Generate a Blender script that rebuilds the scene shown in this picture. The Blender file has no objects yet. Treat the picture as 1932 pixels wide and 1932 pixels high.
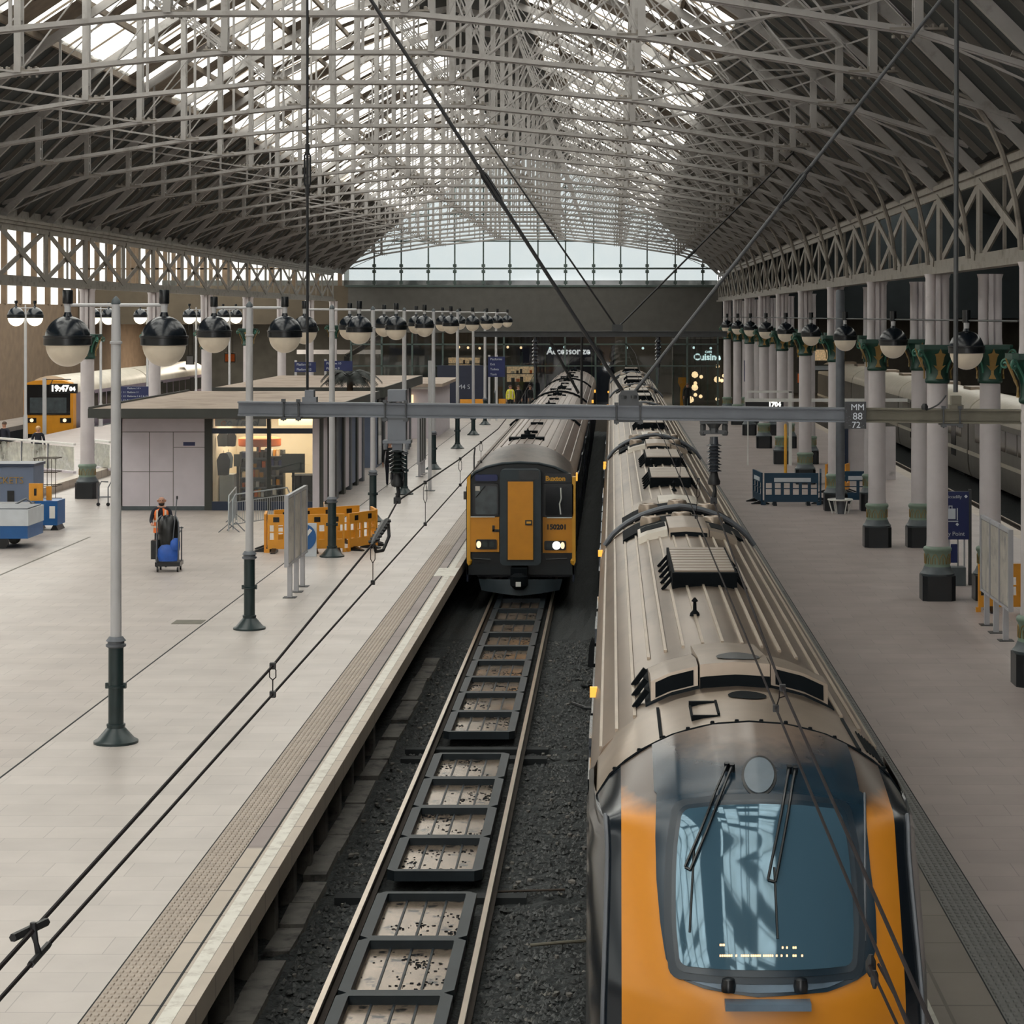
import bpy, bmesh, math, random
from mathutils import Vector, Matrix
random.seed(7)
scene = bpy.context.scene
COL = scene.collection
PI = math.pi
def srgb(r, g, b):
    f = lambda c: (c / 255 / 12.92) if c / 255 <= .04045 else ((c / 255 + .055) / 1.055) ** 2.4
    return (f(r), f(g), f(b))

# ------------------------------------------------------------------ camera, sky, exposure
EYE, F = 6.2, 4200.0
cd = bpy.data.cameras.new('camera'); cam = bpy.data.objects.new('camera', cd); COL.objects.link(cam)
cam.location = (0, 0, EYE); cam.rotation_euler = (PI / 2, 0, 0)
cd.sensor_width = 36; cd.lens = 36 * F / 1932
cd.shift_x = (966 - 1155) / 1932; cd.shift_y = -(966 - 595) / 1932
cd.clip_start = .1; cd.clip_end = 600
scene.camera = cam
scene.view_settings.view_transform = 'Standard'; scene.view_settings.look = 'None'
scene.view_settings.gamma = 1; scene.view_settings.use_curve_mapping = False
scene.view_settings.exposure = 0.0
w = bpy.data.worlds.new('sky'); scene.world = w; w.use_nodes = True
wb = w.node_tree.nodes['Background']
wb.inputs[0].default_value = (1.0, .992, .98, 1); wb.inputs[1].default_value = 6.0
for k_, (x_, y_, e_) in enumerate(((-12, 164, 1100), (-2, 164, 550), (6, 164, 600), (-28, 165, 2400), (22, 160, 600))):
    la = bpy.data.lights.new('concourse fill light', 'AREA'); la.size = 6; la.energy = e_; la.color = (1, .88, .72)  # added fill lamps, brighten the dark concourse and far side bays
    lo_ = bpy.data.objects.new('concourse_fill_light', la); COL.objects.link(lo_); lo_.location = (x_, y_, 6.1)
scene.cycles.max_bounces = 8; scene.cycles.diffuse_bounces = 4; scene.cycles.glossy_bounces = 4
scene.cycles.transmission_bounces = 4; scene.cycles.transparent_max_bounces = 14
scene.cycles.sample_clamp_indirect = 6.0
scene.cycles.caustics_reflective = False; scene.cycles.caustics_refractive = False

# ------------------------------------------------------------------ materials
def mat(name, c, rough=.6, metal=0., var=.12, scale=3., bump=0., c2=None, c2s=1.5, c2lo=.5, c2hi=.7, spec=.5, stretch=None, emit=None, estr=0.):
    m = bpy.data.materials.new(name); m.use_nodes = True
    nt = m.node_tree; N, L = nt.nodes, nt.links
    p = N['Principled BSDF']
    p.inputs['Roughness'].default_value = rough; p.inputs['Metallic'].default_value = metal
    p.inputs['Specular IOR Level'].default_value = spec
    tc = N.new('ShaderNodeTexCoord'); mp = N.new('ShaderNodeMapping'); L.new(tc.outputs['Object'], mp.inputs[0])
    if stretch: mp.inputs['Scale'].default_value = stretch
    nz = N.new('ShaderNodeTexNoise'); nz.inputs['Scale'].default_value = scale; nz.inputs['Detail'].default_value = 5
    L.new(mp.outputs[0], nz.inputs['Vector'])
    r = N.new('ShaderNodeValToRGB')
    lo = [max(0, x * (1 - var)) for x in c]; hi = [min(1, x * (1 + var)) for x in c]
    r.color_ramp.elements[0].position = .3; r.color_ramp.elements[1].position = .7
    r.color_ramp.elements[0].color = (*lo, 1); r.color_ramp.elements[1].color = (*hi, 1)
    L.new(nz.outputs['Fac'], r.inputs[0]); out = r.outputs[0]
    if c2 is not None:
        n2 = N.new('ShaderNodeTexNoise'); n2.inputs['Scale'].default_value = c2s; n2.inputs['Detail'].default_value = 6; n2.inputs['Roughness'].default_value = .65
        L.new(mp.outputs[0], n2.inputs['Vector'])
        mr = N.new('ShaderNodeMapRange'); mr.inputs[1].default_value = c2lo; mr.inputs[2].default_value = c2hi
        L.new(n2.outputs['Fac'], mr.inputs[0])
        mx = N.new('ShaderNodeMixRGB'); L.new(mr.outputs[0], mx.inputs[0]); L.new(out, mx.inputs[1]); mx.inputs[2].default_value = (*c2, 1)
        out = mx.outputs[0]
    L.new(out, p.inputs['Base Color'])
    if bump:
        b = N.new('ShaderNodeBump'); b.inputs['Strength'].default_value = bump; b.inputs['Distance'].default_value = .02
        L.new(nz.outputs['Fac'], b.inputs['Height']); L.new(b.outputs[0], p.inputs['Normal'])
    if emit:
        p.inputs['Emission Color'].default_value = (*emit, 1); p.inputs['Emission Strength'].default_value = estr
    return m

def glassmat(name, tint, mirror=.15, dirt=0., rough=.02, dcol=(.35, .34, .3)):
    """a thin pane: tinted see-through + reflection + a film of dirt that scatters light"""
    m = bpy.data.materials.new(name); m.use_nodes = True
    nt = m.node_tree; N, L = nt.nodes, nt.links
    N.remove(N['Principled BSDF']); o = N['Material Output']
    t = N.new('ShaderNodeBsdfTransparent'); t.inputs[0].default_value = (*tint, 1)
    g = N.new('ShaderNodeBsdfGlossy'); g.inputs['Roughness'].default_value = rough
    mx = N.new('ShaderNodeMixShader'); mx.inputs[0].default_value = mirror
    L.new(t.outputs[0], mx.inputs[1]); L.new(g.outputs[0], mx.inputs[2]); out = mx
    if dirt:
        d = N.new('ShaderNodeBsdfTranslucent'); d.inputs[0].default_value = (*dcol, 1)
        tc = N.new('ShaderNodeTexCoord'); nz = N.new('ShaderNodeTexNoise'); nz.inputs['Scale'].default_value = 1.3; nz.inputs['Detail'].default_value = 5
        L.new(tc.outputs['Object'], nz.inputs['Vector'])
        mr = N.new('ShaderNodeMapRange'); mr.inputs[1].default_value = .35; mr.inputs[2].default_value = .75; mr.inputs[4].default_value = dirt
        L.new(nz.outputs['Fac'], mr.inputs[0])
        m2 = N.new('ShaderNodeMixShader'); L.new(mr.outputs[0], m2.inputs[0]); L.new(mx.outputs[0], m2.inputs[1]); L.new(d.outputs[0], m2.inputs[2]); out = m2
    L.new(out.outputs[0], o.inputs['Surface'])
    return m

def paving(name, c, tu, tv, off, mort, rough, var=.1, gap=.006, stain=(.2, .19, .18)):
    m = mat(name, c, rough, 0, .08, 1.2)
    N, L = m.node_tree.nodes, m.node_tree.links
    p = N['Principled BSDF']; src = p.inputs['Base Color'].links[0].from_socket
    tc = N.new('ShaderNodeTexCoord'); b = N.new('ShaderNodeTexBrick')
    L.new(tc.outputs['Object'], b.inputs['Vector'])
    b.inputs['Scale'].default_value = 1; b.inputs['Brick Width'].default_value = tu; b.inputs['Row Height'].default_value = tv
    b.inputs['Mortar Size'].default_value = gap; b.inputs['Mortar Smooth'].default_value = .3; b.offset = off
    b.inputs['Color1'].default_value = (1, 1, 1, 1); b.inputs['Color2'].default_value = (1 - var, 1 - var, 1 - var, 1); b.inputs['Mortar'].default_value = (mort, mort, mort, 1)
    mx = N.new('ShaderNodeMixRGB'); mx.blend_type = 'MULTIPLY'; mx.inputs[0].default_value = 1
    L.new(src, mx.inputs[1]); L.new(b.outputs['Color'], mx.inputs[2]); L.new(mx.outputs[0], p.inputs['Base Color'])
    n = N.new('ShaderNodeTexNoise'); n.inputs['Scale'].default_value = .8; n.inputs['Detail'].default_value = 6
    L.new(tc.outputs['Object'], n.inputs['Vector'])
    mr = N.new('ShaderNodeMapRange'); mr.inputs[3].default_value = rough - .1; mr.inputs[4].default_value = rough + .12
    L.new(n.outputs['Fac'], mr.inputs[0]); L.new(mr.outputs[0], p.inputs['Roughness'])
    return m

M = {}
M['steel_white'] = mat('white painted iron', srgb(150, 147, 144), .5, 0, .12, 2, c2=srgb(104, 98, 92), c2s=2.2, c2lo=.55, c2hi=.8)
M['girder'] = mat('grey painted girder iron', srgb(128, 122, 114), .55, 0, .12, 2, c2=srgb(84, 78, 70), c2s=2.)
M['deck'] = mat('dark roof boarding', srgb(40, 46, 47), .8, 0, .15, 1.5, stretch=(1, 6, 1))
M['rafter'] = mat('grey boarded soffit rib', srgb(98, 94, 88), .6, 0, .12, 2)
M['purlin'] = mat('brown roof purlin', srgb(104, 92, 78), .7, 0, .2, 3)
M['roof_glass'] = glassmat('dirty roof glazing', (.85, .86, .82), .06, .95, .1, (.5, .48, .42))
M['end_glass'] = glassmat('grey end screen glass', (.115, .128, .13), .04, .12, .05, (.3, .3, .28))
M['side_glass'] = glassmat('side window glass', (.3, .3, .275), .03)
M['shop_glass'] = glassmat('concourse glass', (.72, .76, .76), .07, .0, .02)
M['clear_glass'] = glassmat('balustrade glass', (.8, .82, .8), .1, 1.0, .05, (.95, .95, .88))
M['pave'] = paving('pale platform paving', srgb(183, 175, 169), .9, .6, .5, .62, .36)
M['pave_beige'] = paving('beige platform paving', srgb(174, 165, 159), .6, .6, .5, .6, .42)
M['pave_right'] = paving('pinkish grey platform paving', srgb(158, 147, 143), .9, .6, .5, .6, .4)
M['coping_purple'] = paving('purple grey coping stone', srgb(134, 121, 117), 3., 1.0, .0, .6, .5, gap=.02)
M['coping'] = paving('platform coping stone', srgb(178, 166, 152), 3., 1.0, .0, .5, .5, gap=.02)
M['coping_dark'] = paving('dark platform coping stone', srgb(128, 120, 112), 3., 1.0, .0, .6, .5, gap=.02)
M['white_line'] = mat('worn white line paint', srgb(205, 202, 192), .5, 0, .08, 3, c2=srgb(168, 160, 150), c2s=5)
M['tactile'] = mat('tactile paving', srgb(158, 146, 134), .55, 0, .1, 3)
M['tactile_dark'] = mat('grey tactile paving', srgb(112, 112, 110), .5, 0, .1, 3)
M['concrete'] = mat('dirty concrete', srgb(106, 103, 98), .8, 0, .2, 4, c2=srgb(40, 40, 40), c2s=3)
M['wall_dark'] = mat('sooty platform wall', srgb(24, 30, 32), .9, 0, .3, 3)
M['ballast'] = mat('dark ballast', srgb(38, 42, 43), .9, 0, .85, 26, bump=1., c2=srgb(92, 88, 80), c2s=30, c2lo=.62, c2hi=.72)
M['railtop'] = mat('polished rail head', srgb(190, 176, 160), .28, .9, .1, 2)
M['railside'] = mat('rusty rail web', srgb(60, 50, 42), .7, .3, .2, 4)
M['tray'] = mat('oily steel tray', srgb(146, 130, 114), .24, .6, .3, 2.2, c2=srgb(26, 27, 27), c2s=4.5, c2lo=.54, c2hi=.62)
M['tray_rim'] = mat('dark steel tray rim', srgb(34, 42, 47), .5, .4, .2, 3)
M['sleeper'] = mat('dark sleeper', srgb(26, 30, 32), .9, 0, .2, 4)
M['lamp_white'] = mat('white lamp post paint', srgb(178, 178, 180), .4, 0, .06, 3)
M['lamp_green'] = mat('dark green lamp post paint', srgb(28, 44, 46), .35, 0, .12, 3)
M['black'] = mat('black paint', srgb(17, 21, 25), .3, 0, .15, 3)
M['dome'] = mat('black lamp dome', srgb(20, 26, 33), .22, 0, .1, 3)
M['bowl'] = mat('milky lamp bowl', srgb(196, 184, 164), .3, 0, .06, 6, emit=(1, .88, .7), estr=.08)
M['bowl_lit'] = mat('lit lamp bowl', srgb(240, 230, 200), .3, 0, .03, 6, emit=(1, .93, .75), estr=2.2)
M['pillar'] = mat('pale lilac grey pillar paint', srgb(192, 186, 187), .45, 0, .07, 2, c2=srgb(128, 122, 120), c2s=1.2, c2lo=.62, c2hi=.8)
M['gravel'] = mat('grey ballast stone', srgb(70, 72, 72), .8, 0, .6, 9, c2=srgb(130, 126, 118), c2s=5, c2lo=.6, c2hi=.7)
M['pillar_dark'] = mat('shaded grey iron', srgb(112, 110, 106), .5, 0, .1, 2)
M['plinth'] = mat('black plinth', srgb(22, 26, 30), .4, 0, .2, 3)
M['plinth_top'] = mat('slate plinth moulding', srgb(74, 82, 86), .5, 0, .1, 4)
M['tealband'] = mat('green column band', srgb(112, 130, 116), .5, 0, .1, 5)
M['capital'] = mat('deep green capital', srgb(24, 62, 52), .4, 0, .15, 5)
M['scroll'] = mat('green scroll', srgb(62, 112, 96), .4, 0, .1, 5)
M['gold'] = mat('dull gold leaf', srgb(150, 122, 70), .4, .3, .1, 5)
M['galv'] = mat('grey galvanised steel', srgb(96, 100, 106), .5, .3, .12, 4)
M['galv_dark'] = mat('dark grey steel', srgb(62, 64, 66), .5, .3, .15, 4)
M['galv_brown'] = mat('weathered steel', srgb(96, 92, 80), .6, .3, .2, 4)
M['wire'] = mat('overhead wire', srgb(24, 18, 20), .7, 0, .1, 4, spec=.15)
M['iron'] = mat('black iron fitting', srgb(28, 29, 31), .5, .3, .2, 4)
M['insul'] = mat('grey porcelain', srgb(50, 54, 60), .25, 0, .1, 4)
M['insul_brown'] = mat('glassy dark porcelain', srgb(36, 42, 42), .15, 0, .1, 4)
M['roofR'] = mat('weathered metal carriage roof', srgb(142, 127, 113), .3, .75, .14, 2.5, c2=srgb(64, 54, 47), c2s=.9, c2lo=.52, c2hi=.85, stretch=(1, .35, 1))
M['roofL'] = mat('grey brown carriage roof', srgb(132, 116, 106), .34, .4, .12, 2, c2=srgb(60, 52, 48), c2s=.8, c2lo=.55, c2hi=.85, stretch=(1, .35, 1))
M['roof_rib'] = mat('bright roof rib', srgb(176, 162, 146), .35, .55, .1, 3)
M['roof_dark'] = mat('black roof equipment', srgb(14, 19, 23), .85, 0, .2, 4, spec=.12)
M['crowd_steel'] = mat('bright steel tube', srgb(158, 164, 168), .4, .3, .08, 4)
M['roof_vent'] = mat('metal vent cover', srgb(156, 142, 128), .32, .55, .1, 3)
M['roof_vent_light'] = mat('pale vent cover', srgb(190, 182, 170), .35, .4, .08, 3)
M['body_dark'] = mat('dark carriage side', srgb(26, 33, 40), .18, .2, .15, 2)
M['body_navy'] = mat('navy carriage side', srgb(26, 33, 52), .3, 0, .15, 2)
M['body_window'] = mat('dark carriage window', srgb(16, 20, 24), .08, 0, .1, 2)
M['orange'] = mat('amber cab paint', srgb(206, 132, 30), .3, 0, .06, 2.)
M['yellow'] = mat('yellow cab paint', srgb(206, 138, 28), .4, 0, .08, 2.5)
M['yellow_edge'] = mat('yellow cab edge', srgb(214, 158, 48), .4, 0, .08, 2.5)
M['slate'] = mat('dark slate cab mask', srgb(26, 42, 54), .25, 0, .15, 2)
M['slate_frame'] = mat('windscreen rubber', srgb(20, 36, 48), .35, 0, .1, 4)
M['slate_grey'] = mat('grey sill paint', srgb(86, 104, 120), .35, 0, .25, 4)
M['marker'] = mat('frosted marker lens', srgb(96, 108, 118), .3, 0, .06, 9)
M['gangway'] = mat('dark grey gangway', srgb(46, 56, 62), .6, 0, .15, 3)
M['cab_dome'] = mat('sooty cab roof dome', srgb(92, 84, 79), .45, .2, .15, 2, c2=srgb(50, 48, 48), c2s=1.2)
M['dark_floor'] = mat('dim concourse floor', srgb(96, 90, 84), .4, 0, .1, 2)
M['cab_mask'] = mat('black cab mask', srgb(14, 23, 28), .4, 0, .2, 3)
M['cabglass'] = mat('dull cab window', srgb(66, 74, 78), .15, 0, .2, 4)
M['white'] = mat('white paint', srgb(214, 214, 210), .5, 0, .05, 3)
M['lens_on'] = mat('lit headlamp', (1, 1, 1), .3, 0, .02, 3, emit=(1, .97, .9), estr=9)
M['lens_warm'] = mat('lit side lamp', (1, .85, .7), .3, 0, .02, 3, emit=(1, .7, .42), estr=1.0)
M['lens_off'] = mat('unlit lamp', srgb(60, 66, 66), .2, 0, .1, 3)
M['amber'] = mat('amber warning lamp', srgb(255, 170, 40), .3, 0, .05, 3, emit=(1, .5, .08), estr=.9)
M['led'] = mat('amber display dots', srgb(255, 170, 60), .3, 0, .02, 3, emit=(1, .62, .28), estr=2.6)
M['clock'] = mat('white display digits', (1, 1, 1), .3, 0, .02, 3, emit=(1, .93, .82), estr=1.6)
M['sign_blue'] = mat('navy sign', srgb(24, 36, 84), .4, 0, .1, 3)
M['sign_text'] = mat('sign lettering', srgb(190, 196, 205), .5, 0, .03, 3)
M['kiosk'] = mat('pale lilac kiosk panel', srgb(196, 189, 195), .5, 0, .05, 2)
M['kiosk_roof'] = mat('dusty flat roof', srgb(158, 142, 128), .7, 0, .12, 2, c2=srgb(120, 104, 92), c2s=.6)
M['roof_edge'] = mat('dark roof fascia', srgb(56, 58, 54), .6, 0, .1, 3)
M['kiosk_blue'] = mat('blue grey kiosk panel', srgb(96, 108, 130), .5, 0, .06, 2)
M['navy_strip'] = mat('navy shop strip', srgb(22, 38, 62), .4, 0, .08, 3)
M['shop_wall'] = mat('cream shop interior', srgb(214, 196, 168), .7, 0, .06, 2)
M['barrier'] = mat('orange plastic barrier', srgb(214, 146, 42), .45, 0, .08, 4)
M['barrier_blue'] = mat('dark blue plastic barrier', srgb(14, 54, 78), .45, 0, .12, 4)
M['reflect'] = mat('white reflective strip', srgb(190, 196, 202), .4, 0, .06, 4)
M['arrow_blue'] = mat('blue road sign', srgb(20, 82, 140), .4, 0, .06, 4)
M['board'] = mat('pale notice board', srgb(168, 168, 172), .5, 0, .06, 3)
M['poster'] = mat('faded poster', srgb(184, 178, 168), .35, 0, .15, 2.5, c2=srgb(120, 120, 122), c2s=2.2)
M['skin'] = mat('skin', srgb(176, 130, 108), .5, 0, .06, 8)
M['hair'] = mat('brown hair', srgb(70, 52, 40), .7, 0, .15, 12)
M['hair_fair'] = mat('fair hair', srgb(196, 160, 118), .7, 0, .15, 12)
M['cloth_navy'] = mat('navy cloth', srgb(22, 25, 38), .85, 0, .15, 8)
M['cloth_black'] = mat('black cloth', srgb(20, 20, 23), .85, 0, .15, 8)
M['cloth_grey'] = mat('grey cloth', srgb(110, 106, 100), .85, 0, .12, 8)
M['hivis'] = mat('orange hi-vis cloth', srgb(238, 118, 50), .7, 0, .06, 8)
M['hivis_strip'] = mat('silver reflective tape', srgb(206, 190, 172), .4, 0, .05, 8)
M['hivis_yellow'] = mat('yellow hi-vis cloth', srgb(212, 208, 70), .7, 0, .06, 8)
M['bag_black'] = mat('black bin bag', srgb(14, 17, 20), .3, 0, .2, 6)
M['bag_blue'] = mat('blue plastic bag', srgb(34, 84, 170), .4, 0, .2, 8)
M['frond'] = mat('dark palm frond', srgb(20, 28, 24), .6, 0, .25, 6)
M['trunk'] = mat('palm trunk', srgb(70, 56, 42), .9, 0, .25, 8)
M['brick'] = mat('dim brown brick wall', srgb(116, 98, 80), .9, 0, .15, 1.5)
M['fascia'] = mat('grey fascia panel', srgb(84, 82, 78), .6, 0, .1, 2)
M['fascia_left'] = mat('dim brown fascia', srgb(92, 82, 68), .8, 0, .15, 1)
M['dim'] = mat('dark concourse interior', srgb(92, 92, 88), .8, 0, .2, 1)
M['dark_roof'] = mat('dark side shed roof', srgb(30, 37, 40), .9, 0, .2, 1)
M['shop_navy'] = mat('dark navy shopfront', srgb(34, 40, 60), .5, 0, .1, 2)
M['goods_glow'] = mat('glowing shelf goods', srgb(200, 160, 110), .6, 0, .5, 9, emit=(1, .75, .45), estr=.22)  # emission puts the shop light into the goods; also lights a sign face
M['warm_lamp'] = mat('warm shop lamp', (1, .8, .5), .4, 0, .02, 3, emit=(1, .7, .38), estr=1.3)
M['cool_lamp'] = mat('cool shop sign light', (.8, 1, 1), .4, 0, .02, 3, emit=(.75, 1, .98), estr=.9)
M['signwhite'] = mat('white shop lettering', (1, 1, 1), .4, 0, .02, 3, emit=(1, 1, 1), estr=.55)
M['mullion'] = mat('green grey mullion', srgb(78, 92, 88), .5, .2, .1, 3)
M['train_cream'] = mat('pale carriage roof', srgb(196, 188, 174), .4, .1, .08, 2)
M['train_tan'] = mat('grey tan carriage side', srgb(110, 106, 100), .4, 0, .12, 2)
M['train_purple'] = mat('lilac carriage side', srgb(120, 108, 122), .4, 0, .1, 2)

# ------------------------------------------------------------------ mesh building
class MB:
    def __init__(s): s.v = []; s.f = []; s.m = []
    def add(s, vs, fs, mi=0):
        b = len(s.v); s.v += [tuple(v) for v in vs]
        for f in fs: s.f.append(tuple(b + i for i in f)); s.m.append(mi)
        return s
    def bx(s, x0, x1, y0, y1, z0, z1, mi=0):
        return s.add([(x0,y0,z0),(x1,y0,z0),(x1,y1,z0),(x0,y1,z0),(x0,y0,z1),(x1,y0,z1),(x1,y1,z1),(x0,y1,z1)],
                     [(0,3,2,1),(4,5,6,7),(0,1,5,4),(1,2,6,5),(2,3,7,6),(3,0,4,7)], mi)
    def bar(s, p, q, w_, h_=None, mi=0, up=(0, 0, 1)):
        h_ = w_ if h_ is None else h_
        p, q = Vector(p), Vector(q); d = (q - p).normalized(); u = Vector(up)
        if abs(d.dot(u)) > .99: u = Vector((0, 1, 0))
        a = d.cross(u).normalized(); b = a.cross(d).normalized()
        a *= w_ / 2; b *= h_ / 2
        return s.add([p-a-b, p+a-b, p+a+b, p-a+b, q-a-b, q+a-b, q+a+b, q-a+b],
                     [(0,3,2,1),(4,5,6,7),(0,1,5,4),(1,2,6,5),(2,3,7,6),(3,0,4,7)], mi)
    def tube(s, pts, r, n=8, mi=0, closed=False):
        pts = [Vector(p) for p in pts]; k = len(pts); rs = r if isinstance(r, (list, tuple)) else [r] * k
        vs = []; fs = []
        d0 = (pts[1] - pts[0]).normalized(); u = Vector((0, 0, 1))
        if abs(d0.dot(u)) > .95: u = Vector((0, 1, 0))
        a = d0.cross(u).normalized()
        for i, p in enumerate(pts):
            if closed: d = (pts[(i+1) % k] - pts[i-1]).normalized()
            else: d = (pts[min(i+1, k-1)] - pts[max(i-1, 0)]).normalized()
            a = (a - d * a.dot(d)).normalized(); b = d.cross(a)
            for j in range(n):
                t = 2 * PI * j / n
                vs.append(p + (a * math.cos(t) + b * math.sin(t)) * rs[i])
        for i in range(k if closed else k - 1):
            for j in range(n):
                i2 = (i + 1) % k
                fs.append((i*n + j, i*n + (j+1) % n, i2*n + (j+1) % n, i2*n + j))
        if not closed:
            fs.append(tuple(range(n))[::-1]); fs.append(tuple((k-1)*n + j for j in range(n)))
        return s.add(vs, fs, mi)
    def lathe(s, prof, c=(0, 0, 0), n=24, mi=0, sx=1., sy=1., a0=0.):
        vs = []; fs = []; k = len(prof)
        for r, z in prof:
            for j in range(n):
                t = 2 * PI * j / n + a0
                vs.append((c[0] + max(r, 1e-4) * math.cos(t) * sx, c[1] + max(r, 1e-4) * math.sin(t) * sy, c[2] + z))
        for i in range(k - 1):
            for j in range(n): fs.append((i*n + j, i*n + (j+1) % n, (i+1)*n + (j+1) % n, (i+1)*n + j))
        fs.append(tuple(range(n))[::-1]); fs.append(tuple((k-1)*n + j for j in range(n)))
        return s.add(vs, fs, mi)
    def grid(s, rows, mi=0, flip=False):
        n = len(rows[0]); vs = [p for r in rows for p in r]; fs = []
        for i in range(len(rows) - 1):
            for j in range(n - 1):
                q = (i*n + j, i*n + j+1, (i+1)*n + j+1, (i+1)*n + j); fs.append(q[::-1] if flip else q)
        return s.add(vs, fs, mi)
    def prism(s, poly, axis, a0, a1, mi=0):
        """poly: 2D points; axis 'y': (x,z) swept along y; 'x': (y,z) along x; 'z': (x,y) along z"""
        mk = {'y': lambda p, a: (p[0], a, p[1]), 'x': lambda p, a: (a, p[0], p[1]), 'z': lambda p, a: (p[0], p[1], a)}[axis]
        n = len(poly)
        vs = [mk(p, a0) for p in poly] + [mk(p, a1) for p in poly]
        fs = [tuple(range(n)), tuple(range(n, 2*n))[::-1]] + [(i, n+i, n+(i+1) % n, (i+1) % n) for i in range(n)]
        return s.add(vs, fs, mi)
    def build(s, name, mats, parent=None, local=False, smooth=True, angle=38):
        me = bpy.data.meshes.new(name)
        vs = s.v
        if parent is not None and not local:
            o = WL[parent.name]; vs = [(v[0]-o[0], v[1]-o[1], v[2]-o[2]) for v in vs]
        me.from_pydata(vs, [], s.f); me.update()
        bm = bmesh.new(); bm.from_mesh(me); bmesh.ops.recalc_face_normals(bm, faces=bm.faces); bm.to_mesh(me); bm.free()
        for m_ in (mats if isinstance(mats, (list, tuple)) else [mats]): me.materials.append(M[m_] if isinstance(m_, str) else m_)
        me.polygons.foreach_set('material_index', s.m)
        if smooth:
            me.shade_smooth(); me.set_sharp_from_angle(angle=math.radians(angle))
        ob = bpy.data.objects.new(name, me); COL.objects.link(ob)
        if parent is not None: ob.parent = parent
        WL[ob.name] = WL[parent.name] if (parent is not None) else (0, 0, 0)
        return ob
WL = {}
def tag(o, label, cat, group=None, kind=None):
    o['label'] = label; o['category'] = cat
    if group: o['group'] = group
    if kind: o['kind'] = kind
    return o
def thing(name, label, cat, loc=(0, 0, 0), rz=0., group=None):
    o = bpy.data.objects.new(name, None); COL.objects.link(o); o.empty_display_size = .2
    o.location = loc; o.rotation_euler = (0, 0, rz); WL[o.name] = tuple(loc)
    return tag(o, label, cat, group)
def struct(ob): ob['kind'] = 'structure'; return ob
def dup(root, loc, label, rz=None, group=None):
    def rec(o, par):
        c = o.copy(); COL.objects.link(c); c.parent = par
        for ch in [x for x in KIDS.get(o.name, ())]: rec(ch, c)
        return c
    KIDS.clear()
    for o in bpy.data.objects:
        if o.parent: KIDS.setdefault(o.parent.name, []).append(o)
    c = rec(root, None); c.location = loc; WL[c.name] = tuple(loc)
    if rz is not None: c.rotation_euler = (0, 0, rz)
    c['label'] = label
    if group: c['group'] = group
    return c
KIDS = {}
_txt = {}
def text(name, s_, size, mat_, parent, loc, rz=0., rx=PI/2, ext=.004, align='CENTER', bold=0., shear=0., sx=1.):
    """writing as a mesh child; loc in the parent's own coordinates; faces -y by default"""
    cu = bpy.data.curves.new(name, 'FONT'); cu.body = s_; cu.size = size; cu.extrude = ext; cu.align_x = align; cu.align_y = 'CENTER'
    cu.offset = bold; cu.shear = shear; cu.resolution_u = 3
    tmp = bpy.data.objects.new('tmp', cu); COL.objects.link(tmp); bpy.context.view_layer.update()
    me = bpy.data.meshes.new_from_object(tmp.evaluated_get(bpy.context.evaluated_depsgraph_get()))
    bpy.data.objects.remove(tmp); bpy.data.curves.remove(cu)
    me.materials.clear(); me.materials.append(M[mat_])
    ob = bpy.data.objects.new(name, me); COL.objects.link(ob); ob.parent = parent
    ob.location = loc; ob.rotation_euler = (rx, 0, rz); ob.scale = (sx, 1, 1)
    WL[ob.name] = WL[parent.name]
    return ob
def X(px, d): return (px - 1155) * d / F
def Z(py, d): return EYE - (py - 595) * d / F
def G(px, py, z=0.):                      # a point of the photograph on the level z
    d = F * (EYE - z) / (py - 595); return ((px - 1155) * d / F, d)
ORD = ['first','second','third','fourth','fifth','sixth','seventh','eighth','ninth','tenth','eleventh','twelfth','thirteenth','fourteenth','fifteenth','sixteenth','seventeenth','eighteenth','nineteenth','twentieth','twenty-first','twenty-second','twenty-third','twenty-fourth']
# ------------------------------------------------------------------ ground, platforms
CX = -5.5                                   # middle of the shed
LX, RX = -17.8, 7.1                         # column lines
END = 150.0
def plane(name, x0, x1, y0, y1, z, m):
    return struct(MB().add([(x0,y0,z),(x1,y0,z),(x1,y1,z),(x0,y1,z)], [(0,1,2,3)]).build(name, m, smooth=False))
# trackbed with small bumps near the camera
rows = []
bed = MB()
ys = [4 + .18 * i for i in range(260)]; ys += [ys[-1] + 2 * i for i in range(1, 52)]
xs = [-5 + .16 * i for i in range(50)]
rnd = random.Random(3)
for y in ys: rows.append([(x, y, -1.16 + rnd.uniform(-.035, .035)) for x in xs])
bed.grid(rows); bed.bx(-60, -5, 0, 200, -1.6, -1.17); bed.bx(2.9, 60, 0, 200, -1.6, -1.17)
struct(bed.build('ground', 'ballast', smooth=False))
def slab(name, x0, x1, y0, y1, m, z1=0.):
    return struct(MB().bx(x0, x1, y0, y1, -.25, z1).build(name, m, smooth=False))
slab('floor_platform', -8.2, -4.68, -45, 141, 'pave')
slab('floor_beige', -19.6, -8.2, -45, 141, 'pave_beige')
slab('floor_coping', -4.06, -3.74, -45, 141, 'coping')
slab('floor_coping_near', -4.25, -4.06, -45, 25.9, 'coping')
slab('floor_coping_far', -4.25, -4.06, 25.9, 141, 'coping_purple')
slab('floor_right', 3.9, 11.3, -45, 141, 'pave_right')
slab('floor_coping_right', 2.6, 3.45, -45, 141, 'coping_dark')
slab('floor_edge_right', 11.3, 11.75, -45, 141, 'coping')
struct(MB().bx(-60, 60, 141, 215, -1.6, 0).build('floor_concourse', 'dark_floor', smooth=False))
slab('floor_left_bay', -28.6, -19.6, -45, 141, 'pave_beige')
slab('floor_far_left', -60, -33.4, -45, 215, 'pave_beige')
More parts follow.
